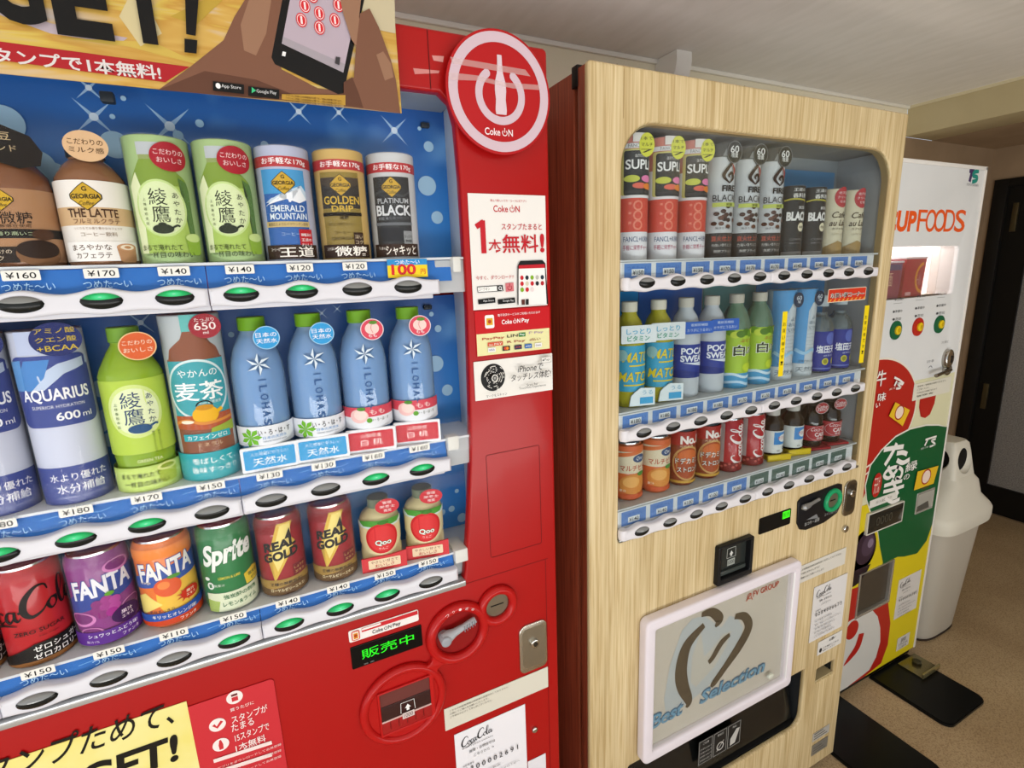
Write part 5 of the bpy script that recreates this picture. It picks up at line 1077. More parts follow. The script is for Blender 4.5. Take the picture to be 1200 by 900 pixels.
for f in ((0, 1, 2, 3), (0, 3, 4), (1, 5, 2), (0, 4, 5, 1), (3, 2, 5, 4)): bm.faces.new([vs[k] for k in f])
bmesh.ops.recalc_face_normals(bm, faces=bm.faces); obj('return_tray', bm, M('#55534c', 0.35), cr3)
of = plate('outlet_frame', [rr(ox0 - 0.006, oz0 - 0.008, ox1 + 0.008, oz1 + 0.003, 0.002), rr(ox0 + 0.001, oz0 + 0.002, ox1 - 0.002, oz1 - 0.001, 0.001)], Y3 - 0.005, 0.02, M('#c4c2ba', 0.25, 0.7), cup, 0.001); obj('outlet_door', B(ox0, Y3 + 0.006, oz0, ox1, Y3 + 0.012, oz1), M('#463f36', 0.22), of)
number_sheet(cup, [(1053, 679), (1079, 668), (1073, 713), (1047, 725)], Y3, '9100056783', '#d8d4ce')
x0, z0, x1, z1 = rect_px([(1051, 748), (1065, 741), (1064, 755), (1050, 762)], Y3); n5 = sheet('small_sticker', x0, z0, x1, z1, Y3 - 0.0015, M('#d2cec6', 0.5), cup); P = Print(Y=Y3 - 0.0023); P.text('回収', (x0 + x1) / 2, z1 - 0.016, 0.016, '#3c3a36', bold=0.02); P.text('リサイクル', (x0 + x1) / 2, z0 + 0.022, 0.012, '#4c4a46', 0.06); P.text('にご協力を', (x0 + x1) / 2, z0 + 0.009, 0.008, '#4c4a46', 0.05); P.build('small_print', n5)

# ================================================================ black anchor plates on the floor
def anchor(name, pts, label, bracket=None):
    t = thing(name, label, 'floor plate', (sum(p[0] for p in pts) / len(pts), sum(p[1] for p in pts) / len(pts), 0), 'black anchor plates on the floor')
    bm = NB(); a = [bm.verts.new((x_, y_, 0.001)) for x_, y_ in pts]; b_ = [bm.verts.new((x_, y_, 0.012)) for x_, y_ in pts]
    bm.faces.new(a[::-1]); top = bm.faces.new(b_); n = len(pts); [bm.faces.new((a[k], a[(k + 1) % n], b_[(k + 1) % n], b_[k])) for k in range(n)]
    bmesh.ops.recalc_face_normals(bm, faces=bm.faces); bmesh.ops.bevel(bm, geom=[e for e in bm.edges if all(v.co.z > 0.01 for v in e.verts)], offset=0.003, segments=2, affect='EDGES')
    obj('plate', bm, M('#0d0e0e', 0.28), t)
    if bracket:
        x_, y_ = bracket; br = obj('clamp', B(x_ - 0.055, y_ - 0.05, 0.0125, x_ + 0.055, y_ + 0.035, 0.018, 0.002), M('#8d8460', 0.25, 0.8), t); obj('clamp_flange', B(x_ - 0.055, y_ - 0.05, 0.018, x_ + 0.055, y_ - 0.044, 0.032, 0.001), M('#b8ad7c', 0.25, 0.8), t); obj('clamp_bolt', lathe(NB(), [(0, 0.018), (0.016, 0.018), (0.016, 0.03), (0.012, 0.034), (0, 0.034)], 6, x_, y_), M('#4c4936', 0.3, 0.8), t)
    return t
def rpoly(x0, y0, x1, y1, r): return rr(x0, y0, x1, y1, [r, r, 0.002, 0.002], 5)
anchor('anchor_plate', rpoly(1.43, 0.575, 1.665, 0.895, 0.03), 'matt black anchor plate on the floor beside the wooden machine')
anchor('anchor_plate', rpoly(1.845, 0.645, 2.085, 0.985 - 0.09, 0.03), 'shiny black anchor plate with a brass-coloured clamp under the noodle machine', (2.045, 0.842))

# ================================================================ waste bin
bn = thing('waste_bin', 'beige plastic waste bin with domed white lid beside the noodle machine', 'bin', (2.328, 1.045, 0))
def sq_ring(bm, cx, cy, hx, hy, z, p=4.5, n=48):
    out = []
    for k in range(n):
        a = 2 * PI * (k + 0.5) / n; c, s_ = math.cos(a), math.sin(a); out.append(bm.verts.new((cx + hx * math.copysign(abs(c) ** (2 / p), c), cy + hy * math.copysign(abs(s_) ** (2 / p), s_), z)))
    return out
def loft(name, rings, mat, parent, cap=(True, True), n=48):
    bm = NB(); R_ = [sq_ring(bm, *r, n=n) for r in rings]
    for a, b_ in zip(R_, R_[1:]):
        for k in range(n): bm.faces.new((a[k], a[(k + 1) % n], b_[(k + 1) % n], b_[k]))
    if cap[0]: bm.faces.new(R_[0][::-1])
    if cap[1]: bm.faces.new(R_[-1])
    bmesh.ops.recalc_face_normals(bm, faces=bm.faces)
    return obj(name, bm, mat, parent)
BX, BY = 2.328, 1.045; HX, HY = 2.366, 0.990
m_bin = M('#b9b2a4', 0.4); m_lid = M('#d9d5c6', 0.4)
loft('bin_base', [(BX, BY, 0.136, 0.152, 0.0, 4), (BX, BY, 0.140, 0.156, 0.008, 4)], M('#3a2e26'), bn)
loft('bin_body', [(BX, BY, 0.134, 0.150, 0.008, 4), (BX, BY, 0.139, 0.155, 0.02, 4), (BX, BY, 0.172, 0.178, 0.51, 5), (BX, BY, 0.172, 0.178, 0.53, 5)], m_bin, bn)
lid = loft('bin_lid', [(BX, BY, 0.176, 0.183, 0.494, 6), (BX, BY, 0.188, 0.196, 0.494, 6), (BX, BY, 0.191, 0.199, 0.515, 6), (BX, BY, 0.190, 0.198, 0.545, 6), (BX, BY, 0.184, 0.192, 0.558, 6), (BX + 0.006, BY - 0.012, 0.150, 0.155, 0.596, 5), (HX, HY, 0.098, 0.098, 0.650, 5), (HX, HY, 0.080, 0.080, 0.672, 6)], m_lid, bn)
# the hood with four oval openings, cut with a boolean
hood = loft('bin_hood', [(HX, HY, 0.080, 0.080, 0.668, 9), (HX, HY, 0.076, 0.076, 0.69, 9), (HX, HY, 0.064, 0.064, 0.765, 8), (HX, HY, 0.058, 0.058, 0.795, 7), (HX, HY, 0.050, 0.050, 0.806, 5), (HX, HY, 0.02, 0.02, 0.808, 3)], m_lid, bn)
cut = NB()
for (dx, dy) in ((1, 0), (-1, 0), (0, 1), (0, -1)):
    r_ = bmesh.ops.create_uvsphere(cut, u_segments=28, v_segments=14, radius=1)
    for v in r_['verts']: x_, y_, z_ = v.co; v.co = (HX + dx * 0.074 + (0.036 if dx else 0.050) * x_, HY + dy * 0.074 + (0.036 if dy else 0.050) * y_, 0.735 + 0.052 * z_)
cme = bpy.data.meshes.new('cutter'); cut.to_mesh(cme); cut.free(); cob = bpy.data.objects.new('cutter', cme); COL.objects.link(cob)
md = hood.modifiers.new('openings', 'BOOLEAN'); md.operation = 'DIFFERENCE'; md.object = cob; md.solver = 'EXACT'
bpy.context.view_layer.update(); nm = bpy.data.meshes.new_from_object(hood.evaluated_get(bpy.context.evaluated_depsgraph_get()))
hood.modifiers.clear(); hood.data = nm; bpy.data.objects.remove(cob); bpy.data.meshes.remove(cme)
for (dx, dy) in ((1, 0), (-1, 0), (0, 1), (0, -1)):
    cx, cy = HX + dx * 0.0565, HY + dy * 0.0565; bm = NB(); lathe(bm, [(0, 0), (1, 0)], 28)
    for v in bm.verts: u, w_ = v.co.x, v.co.y; v.co = (cx + (0 if dx else 0.044 * u), cy + (0 if dy else 0.044 * u), 0.735 + 0.046 * w_)
    obj('opening', bm, M('#0b0a09', 0.8), bn)  # black disc paints in the shade inside each hole
# ================================================================ drinks in the red machine (built at the origin, front towards -Y)
m_sleeve = clear('clear_sleeve', gloss=0.13, body=0.03, rough=0.07)
m_pet = clear('clear_bottle', tint=(0.80, 0.89, 0.97, 1), gloss=0.5, body=0.40, bodycol='#a9d2fa', rough=0.06)
SH = 'drinks on show in the red machine'
def start(name, label, cat='drink', group=SH): return thing(name, label, cat, (0, 0, 0), group)
SZ = (1.0, 0.95, 0.93)
def place(t, x, row, y=0.80, dz=0.0): t.location = (x, y, BASEZ[row] + dz); t.scale = (1, 1, SZ[row]); t.rotation_euler.z = -x; return t
_dup = dup
def dup(t, loc, label=None): o = _dup(t, loc, label); o.rotation_euler.z = -loc[0]; return o
def cyl(name, r, z0, z1, m, t, bev=0.0012, n=40): return obj(name, LT([(0, z0), (r - bev, z0), (r, z0 + bev), (r, z1 - bev), (r - bev, z1), (0, z1)], n), m, t)
def sleeve(t, r, h): return obj('clear_sleeve', LT([(r, 0.0), (r, h)], 40), m_sleeve, t)
def tagboard(t, name, cx, cz, rx, rz, y, mat, lines, tcol='#ffffff', rim=None, h=0.006, bold=0.008, w=None):
    o = plate(name, [ell(cx, cz, rx, rz, 40)], y, 0.0012, M(mat, 0.4) if isinstance(mat, str) else mat, t)
    P = Print(Y=y)
    if rim: P.ring(cx, cz, rx, rx * 0.93, rim, sz=rz / rx)
    for k, s in enumerate(lines):
        hh = h[k] if isinstance(h, (list, tuple)) else h; ww = w[k] if isinstance(w, (list, tuple)) else (w or rx * 1.55)
        P.text(s, cx, cz + (len(lines) - 1) / 2 * rz * 0.52 - k * rz * 0.52, hh, tcol, ww, bold=bold)
    P.build('tag_lettering', o); return o
def georgia(P, cx, cz, s):
    P.poly([(cx, cz + s), (cx + s * 0.35, cz + s * 0.72), (cx + s * 0.98, cz + s * 0.15), (cx + s * 0.98, cz - s * 0.15), (cx + s * 0.35, cz - s * 0.72), (cx, cz - s), (cx - s * 0.35, cz - s * 0.72), (cx - s * 0.98, cz - s * 0.15), (cx - s * 0.98, cz + s * 0.15), (cx - s * 0.35, cz + s * 0.72)], '#2a2410')
    k = 0.93; P.poly([(cx, cz + s * k), (cx + s * 0.33, cz + s * 0.67), (cx + s * 0.9, cz + s * 0.13), (cx + s * 0.9, cz - s * 0.13), (cx + s * 0.33, cz - s * 0.67), (cx, cz - s * k), (cx - s * 0.33, cz - s * 0.67), (cx - s * 0.9, cz - s * 0.13), (cx - s * 0.9, cz + s * 0.13), (cx - s * 0.33, cz + s * 0.67)], '#c9a32c')
    P.text('GEORGIA', cx, cz, s * 0.34, '#1c160a', s * 1.75, bold=0.03); P.text('Coffee', cx, cz - s * 0.48, s * 0.3, '#2c220e', s * 0.9, shear=0.3); P.text('G', cx, cz + s * 0.52, s * 0.32, '#2c220e', bold=0.02)
def cupdraw(P, cx, cz, w, h, c1, c2): P.poly([(cx - w * .5, cz + h * .3), (cx - w * .42, cz - h * .4), (cx - w * .3, cz - h * .5), (cx + w * .3, cz - h * .5), (cx + w * .42, cz - h * .4), (cx + w * .5, cz + h * .3)], c1); P.ell(cx, cz + h * .3, w * .5, h * .2, c2)

# ---- row one
t = start('coffee_bottle', 'brown coffee bottle with a dark cap banner, beside the latte bottle'); R = 0.0350
obj('body', LT([(0, 0), (R - .002, 0), (R, .003), (R, .083), (R * .93, .098), (R * .66, .112), (.017, .119), (.017, .122), (0, .122)], 40), M('#7d5238', 0.2, coat=0.4), t); cyl('cap', .019, .121, .143, M('#17120f', 0.3), t)
P = Print(R=R); P.rect(-.056, .004, .056, .082, M('#a87f5c', 0.35)); P.rect(-.056, .030, .056, .040, '#221d18'); P.text('香り高いコーヒー', .004, .035, .0042, '#b8c8a0', .05); P.text('微糖', -.002, .0515, .013, '#2a1d12', .028, bold=.01); P.text('厳選豆使用', -.004, .043, .0035, '#3c2a1a', .026)
georgia(P, -.012, .0705, .012); P.rect(-.05, .004, -.006, .021, '#2a211b'); P.text('くちどけの', -.026, .016, .0045, '#d8c8b0', .03); P.text('コク', -.026, .009, .005, '#d8c8b0', .014); P.ell(.012, .013, .020, .013, '#7a5638'); P.ell(.012, .018, .019, .010, '#2c1c12'); P.ell(.018, .034, .010, .006, '#4a3020'); P.build('label_print', t)
o = plate('cap_banner', [[(-.034, .118), (.010, .104), (.028, .108), (.032, .122), (.024, .138), (-.004, .150), (-.034, .150)]], -.030, .0012, M('#1a1411', .4), t); P = Print(Y=-.030); P.text('高級豆', -.008, .136, .0085, '#c9b48c', .032); P.text('ブレンド', -.006, .124, .007, '#c9b48c', .034); P.build('tag_lettering', o)
place(t, -.2285, 0)
for k_, w_ in ((1, 'second brown coffee bottle with a dark cap banner, further from the latte'), (2, 'third brown coffee bottle with a dark cap banner, at the shelf end')): dup(t, (-.2285 - .0715 * k_, .80, BASEZ[0]), w_)
t = start('coffee_bottle', 'latte coffee bottle with white label and round tan cap tag'); R = .0352
obj('body', LT([(0, 0), (R - .002, 0), (R, .003), (R, .085), (R * .95, .098), (R * .7, .112), (.017, .119), (.017, .122), (0, .122)], 40), M('#8a6044', .2, coat=.4), t); cyl('cap', .0185, .121, .143, M('#2a2f36', .3), t)
P = Print(R=R); P.rect(-.057, .004, .057, .093, M('#eae6df', .35)); P.rect(-.057, .044, .057, .064, '#cfae84'); georgia(P, -.006, .0755, .0155); P.text('THE LATTE', -.002, .0575, .0095, '#4a2f1c', .048, bold=.02); P.text('フルミルクラテ', .000, .0485, .0055, '#6a4630', .044, bold=.01); P.text('つくりたての香り豊かなカフェラテ', .0, .0405, .0028, '#8a6a50', .046); P.text('コーヒー飲料', .0, .034, .0048, '#8a7460', .034)
P.rect(-.036, .004, .040, .026, '#f2f0ec', .002); P.text('まろやかな', -.010, .0195, .0065, '#5a4028', .038, bold=.012); P.text('カフェラテ', -.009, .0105, .0065, '#5a4028', .034, bold=.012); cupdraw(P, .025, .013, .023, .022, '#b88a64', '#c99a72'); P.ell(.025, .0196, .008, .003, '#efe0cc'); P.ell(.025, .0196, .004, .0016, '#c08a5c'); P.build('label_print', t)
tagboard(t, 'cap_tag', .003, .131, .0205, .0165, -.026, '#dcb68c', ['こだわりの', 'ミルク感'], '#5a4024', h=.006); place(t, -.1570, 0)
def green_sleeve(label):
    t = start('green_tea_sleeve', label, 'drink'); R = .0342; H = .1465
    cyl('card_cylinder', R, 0, H, M('#a5c283', .4), t); P = Print(R=R)
    P.rect(-.020, .124, .004, .138, '#b9c0c4'); P.rect(-.019, .118, .003, .124, '#8fa05c')
    P.poly([(-.019, .119), (.003, .119), (.014, .108), (.027, .098), (.030, .085), (.030, .012), (-.036, .012), (-.037, .085), (-.033, .098), (-.026, .108)], '#7d9c26'); P.poly([(-.036, .090), (.030, .090), (.030, .06), (.030, .012), (-.036, .012)], '#a9c757')
    P.poly([(.018, .1), (.028, .095), (.030, .085), (.030, .014), (.024, .014), (.024, .08)], '#4f7a2a'); P.poly([(-.037, .09), (-.026, .105), (-.022, .09), (-.026, .012), (-.036, .012)], '#e4edc0')
    P.ell(-.004, .064, .027, .033, '#c5dd8e'); P.ell(-.004, .064, .0245, .0305, '#d9e7b4'); m_ = '#2a3020'
    P.text('綾', -.006, .077, .019, m_, .0185); P.text('鷹', -.005, .0575, .019, m_, .0185)
    for k, ch in enumerate('あやたか'): P.text(ch, .012, .079 - .0095 * k, .0065, m_)
    for k, ch in enumerate('上林春松本店'): P.text(ch, -.020, .074 - .0055 * k, .0034, '#5a6840')
    P.ell(-.005, .040, .0105, .0055, '#2c3424'); P.stroke([(.004, .041), (.009, .044), (.012, .043)], .0022, '#2c3424'); P.ell(-.005, .0455, .004, .002, '#2c3424')
    cupdraw(P, .025, .022, .018, .026, '#8aae3c', '#c2d88a'); P.text('まるで淹れたて', -.010, .0185, .007, '#33401c', .042, bold=.012); P.text('一杯目の味わい', -.002, .010, .0072, '#33401c', .050, bold=.012)
    P.ell(.012, .1225, .0185, .0165, '#a5202e', 36); P.text('こだわりの', .012, .1275, .006, '#f0dede', .029); P.text('おいしさ', .012, .1185, .006, '#f0dede', .025); P.build('card_print', t); sleeve(t, R + .0012, H + .001); return t
LG = 'green tea sleeve with a red round mark'
t = green_sleeve(LG + ', beside the latte bottle'); place(t, -.0858, 0); dup(t, (-.0140, .80, BASEZ[0]), LG + ', beside the blue coffee can')
def can_sleeve(label, top, band, body_fn, bottom, dark):
    t = start('canned_coffee_sleeve', label, 'drink'); R = .0338; H = .1445
    cyl('card_cylinder', R, 0, H, M(top, .4), t); P = Print(R=R); P.rect(-.0525, .118, .0525, .131, '#b8232b'); P.text('お手軽な170g', .002, .1245, .009, '#ffffff', .058, bold=.022)
    body_fn(P); P.rect(-.034, .002, .034, .020, '#37261c'); P.text(bottom, .006, .011, .0135, '#f4efe6', .044, bold=.03); P.text(dark, -.021, .0145, .004, '#f4efe6', .012); P.build('card_print', t); sleeve(t, R + .0012, H + .001); return t
def em(P):
    P.rect(-.030, .020, .026, .115, '#1c5fae'); P.rect(-.030, .085, .026, .115, '#3a9ad2'); P.poly([(-.028, .074), (-.018, .080), (-.010, .078), (.0, .088), (.008, .082), (.020, .096), (.026, .088), (.026, .074)], '#c9dcea'); P.poly([(-.022, .074), (-.010, .081), (.004, .074), (.018, .092), (.026, .078), (.026, .070), (-.028, .070)], '#f0f4f8'); P.poly([(-.030, .070), (.026, .070), (.026, .078), (.012, .072), (0, .078), (-.012, .072)], '#1c5fae')
    georgia(P, -.002, .098, .0145); P.text('EMERALD', .0, .0665, .008, '#d8e6f0', .042, bold=.016); P.text('MOUNTAIN', .0, .0565, .008, '#d8e6f0', .046, bold=.016); P.rect(-.030, .043, .026, .050, '#c8b27a'); P.text('厳選豆エメラルドマウンテン使用', -.002, .0465, .004, '#3c2c14', .050); P.text('コーヒー', 0, .034, .0045, '#a8c4e0'); P.rect(.010, .016, .028, .040, '#b8232b'); P.text('微糖派の', .019, .033, .004, '#ffffff', .014); P.text('王道の', .019, .0265, .004, '#ffffff', .014); P.text('おいしさ', .019, .020, .004, '#ffffff', .014)
def gd(P):
    P.rect(-.029, .020, .025, .115, '#8f7a2c'); P.rect(-.029, .068, .025, .108, '#201a12'); P.poly([(-.029, .108), (.025, .108), (.025, .100), (.010, .094), (-.012, .094), (-.029, .100)], '#3a2c1c'); georgia(P, -.001, .098, .0145); P.text('GOLDEN', -.001, .0785, .0105, '#c9a944', .048, bold=.02); P.text('DRIP', -.001, .0675, .008, '#c9a944', .028, bold=.02); P.rect(-.029, .058, .025, .0625, '#201a12'); P.text('微糖', 0, .0555, .0055, '#2a2010', bold=.02); P.text('香り立つ深煎りコーヒー', -.004, .047, .004, '#3a2c14', .034); P.text('コーヒー', -.004, .036, .004, '#3a2c14', .02); P.text('GEORGIA', -.004, .028, .004, '#3a2c14', .03); P.rect(.010, .018, .024, .036, '#3c2a20'); P.text('深い', .017, .030, .005, '#d8c8a8', .011); P.text('コク', .017, .023, .005, '#d8c8a8', .011)
def pb(P):
    P.rect(-.029, .020, .025, .112, '#1e1f21'); P.stroke([(-.029, .088), (-.01, .093), (.01, .086), (.025, .092)], .003, '#3a3c40'); georgia(P, -.002, .098, .0145); P.text('PLATINUM', -.001, .0795, .007, '#b4b8bc', .044, bold=.01); P.text('BLACK', -.001, .0665, .0145, '#d2d6da', .050, bold=.03); P.text('無糖 香りのブラック', -.002, .0555, .004, '#8a8e92', .044); P.rect(-.029, .046, .025, .050, '#6a6e72'); P.rect(-.022, .024, .012, .042, '#2c2d30'); P.rect(.010, .018, .024, .038, '#8a8e90'); P.text('すっきり', .017, .030, .004, '#1c1c1c', .012); P.text('無糖', .017, .024, .004, '#1c1c1c', .01)
place(can_sleeve('blue coffee can sleeve with a white mountain and pale top', '#b9c0d8', 0, em, '王道', 'コーヒーの'), .0555, 0); place(can_sleeve('gold and black coffee can sleeve with a tan top', '#cfae62', 0, gd, '微糖', 'コク深い'), .1285, 0); place(can_sleeve('black coffee can sleeve with silver lettering and white top', '#c9ccce', 0, pb, 'シャキッと', 'うまい'), .2015, 0)

# ---- row two
def sports(label):
    t = start('sports_drink_sleeve', label, 'drink'); R = .0345; H = .222
    cyl('card_cylinder', R, 0, H, M('#cdd3e6', .35), t); P = Print(R=R); nv = M('#2a3f92', .35); P.rect(-.046, .0, .046, .050, nv); P.text('水より優れた', .004, .036, .0105, '#eef0f8', .060, bold=.02); P.text('水分補給', .004, .021, .0125, '#eef0f8', .050, bold=.025); P.text('SUPERIOR HYDRATION', .004, .009, .003, '#aab4d8', .05)
    P.poly(rr(-.043, .103, .040, .192, .012), nv); P.poly([(-.043, .150), (-.010, .150), (.010, .168), (.040, .178), (.040, .188), (.006, .181), (-.014, .168), (-.022, .150)], '#c2d2ea'); P.poly([(-.024, .187), (.000, .187), (-.008, .165), (-.022, .150), (-.043, .150)], '#3f86cc'); P.poly([(-.043, .15), (-.03, .15), (-.028, .188), (-.043, .186)], '#5a9ad8')
    P.text('AQUARIUS', -.001, .1425, .0175, '#f2f4fa', .066, bold=.025); P.text('SUPERIOR HYDRATION', -.001, .1285, .0042, '#dfe4f2', .050); P.text('600', .006, .1155, .0105, '#f2f4fa', .022, bold=.02); P.text('ml', .0245, .1145, .007, '#f2f4fa', .010)
    P.rect(-.028, .194, -.006, .222, '#b9c4e0'); P.build('card_print', t); tagboard(t, 'top_tag', .010, .211, .0235, .0205, -(R + .002), '#232c68', ['アミノ酸', 'クエン酸', '+BCAA'], '#c9b03c', h=.0068); sleeve(t, R + .0012, H + .001); return t
LA = 'white sports drink sleeve with a navy label'
t = sports(LA + ', next to the green tea bottle'); place(t, -.2300, 1); dup(t, (-.3040, .80, BASEZ[1]), LA + ', further from the green tea'); dup(t, (-.3775, .80, BASEZ[1]), LA + ', at the shelf end')
t = start('green_tea_bottle', 'green tea bottle with an orange round tag, between sports drink and brown tea'); R = .0348
obj('body', LT([(0, 0), (R - .002, 0), (R, .004), (R, .018), (R * .93, .036), (R * .96, .048), (R * .9, .056), (R * .97, .066), (R * .97, .088), (R * .91, .096), (R * .98, .106), (R * .98, .150), (R, .156), (R * .9, .166), (R * .62, .186), (.0155, .196), (.0155, .201), (0, .201)], 40), M('#8cae2a', .18, coat=.5), t); cyl('cap', .0170, .199, .219, M('#7ba83a', .35), t)
P = Print(R=R * .985, base=.0006); P.rect(-.050, .052, .050, .152, M('#b4d04c', .35)); P.ell(-.002, .110, .030, .036, '#d3e58e'); P.ell(-.002, .110, .026, .031, '#e2edbe'); m_ = '#27406a'
P.text('綾', -.005, .1255, .0215, m_, .021); P.text('鷹', -.004, .1035, .0215, m_, .021); [P.text(ch, .0145, .1285 - .0105 * k, .0072, m_) for k, ch in enumerate('あやたか')]; [P.text(ch, -.021, .121 - .006 * k, .0038, '#4a6a30') for k, ch in enumerate('上林春松本店')]
P.ell(.0, .0865, .012, .006, '#28507c'); P.stroke([(.010, .088), (.016, .091), (.019, .090)], .0025, '#28507c'); [P.text('急須でいれたような', .012 + .006 * j, .066, .0028, '#3a5a28', .030, rot=-90) for j in range(2)]; P.text('GREEN TEA', .004, .0425, .0042, '#e8edb8', .026); P.build('label_print', t)
o = obj('base_card', LT([(R + .0015, .0), (R + .0015, .034)], 40), M('#b9d46a', .4), t); P = Print(R=R + .0015); P.rect(-.050, 0, .050, .033, '#c2da72'); cupdraw(P, .022, .021, .026, .028, '#a8bf3a', '#d9e28a'); P.ell(.022, .0294, .009, .003, '#8fa62c'); P.text('まるで淹れたて', -.010, .0225, .007, '#2c3c18', .044, bold=.014); P.text('一杯目の味わい', -.004, .011, .0075, '#2c3c18', .050, bold=.014); P.build('card_print', t)
tagboard(t, 'cap_tag', .013, .1945, .0195, .0185, -.030, '#d9602c', ['こだわりの', 'おいしさ'], '#f4e2c8', '#e8c48c', h=.0058); place(t, -.1545, 1)
t = start('barley_tea_sleeve', 'brown barley tea sleeve with a turquoise label and yellow kettle picture'); R = .0348; H = .231
cyl('card_cylinder', R, 0, H, M('#b9c2c4', .4), t); P = Print(R=R); tq = M('#2ea3ae', .35)
P.rect(-.010, .208, .012, .231, '#5fb9b4'); P.poly([(-.009, .209), (.011, .209), (.013, .199), (.028, .186), (.034, .170), (-.034, .170), (-.029, .186), (-.013, .199)], '#8a4a26'); P.rect(-.036, .040, .036, .172, '#8a4a26'); P.rect(-.036, .094, .036, .170, tq)
P.ring(-.002, .130, .0385, .0355, '#d9ecec', n=48, sz=1.08); P.ell(-.002, .130, .0355, .038, tq); P.text('やかんの', 0, .1525, .0105, '#eef6f4', .046, bold=.012); P.text('麦茶', -.001, .1275, .026, '#f4faf8', .060, bold=.03); P.text('from 爽健美茶', .010, .111, .0045, '#d9ecec', .026)
P.poly([(-.036, .094), (.036, .094), (.036, .070), (-.036, .076)], '#b4552c'); P.ell(.002, .094, .015, .0125, '#e8b01c'); P.ell(.002, .1045, .010, .004, '#c98a14'); P.ring(.002, .104, .0105, .0088, '#23201c', 20, 160, 18); P.stroke([(.015, .096), (.022, .100)], .005, '#e8b01c'); P.stroke([(-.036, .083), (-.02, .088), (0, .082), (.036, .086)], .004, '#d88a3c'); P.poly([(.006, .074), (.036, .080), (.036, .066), (.004, .066)], '#9ab03c'); P.ell(-.020, .0855, .008, .0025, '#f0e6d0')
P.rect(-.028, .058, .028, .068, tq); P.text('カフェインゼロ', 0, .063, .0065, '#f4faf8', .046, bold=.012); P.text('ミネラル', .002, .052, .006, '#e8c8a0', .028); P.rect(-.052, .0, .052, .040, tq); P.text('香ばしくて、', .004, .0285, .0088, '#f4faf8', .052, bold=.014); P.text('後味すっきり', .003, .0155, .0088, '#f4faf8', .054, bold=.014)
P.build('card_print', t); tagboard(t, 'top_tag', .017, .215, .018, .0165, -(R + .002), '#9c2a34', ['たっぷり', '650', 'ml'], '#f2e6e2', h=[.005, .010, .004], w=[.022, .024, .006]); sleeve(t, R + .0012, H + .001); place(t, -.0815, 1)
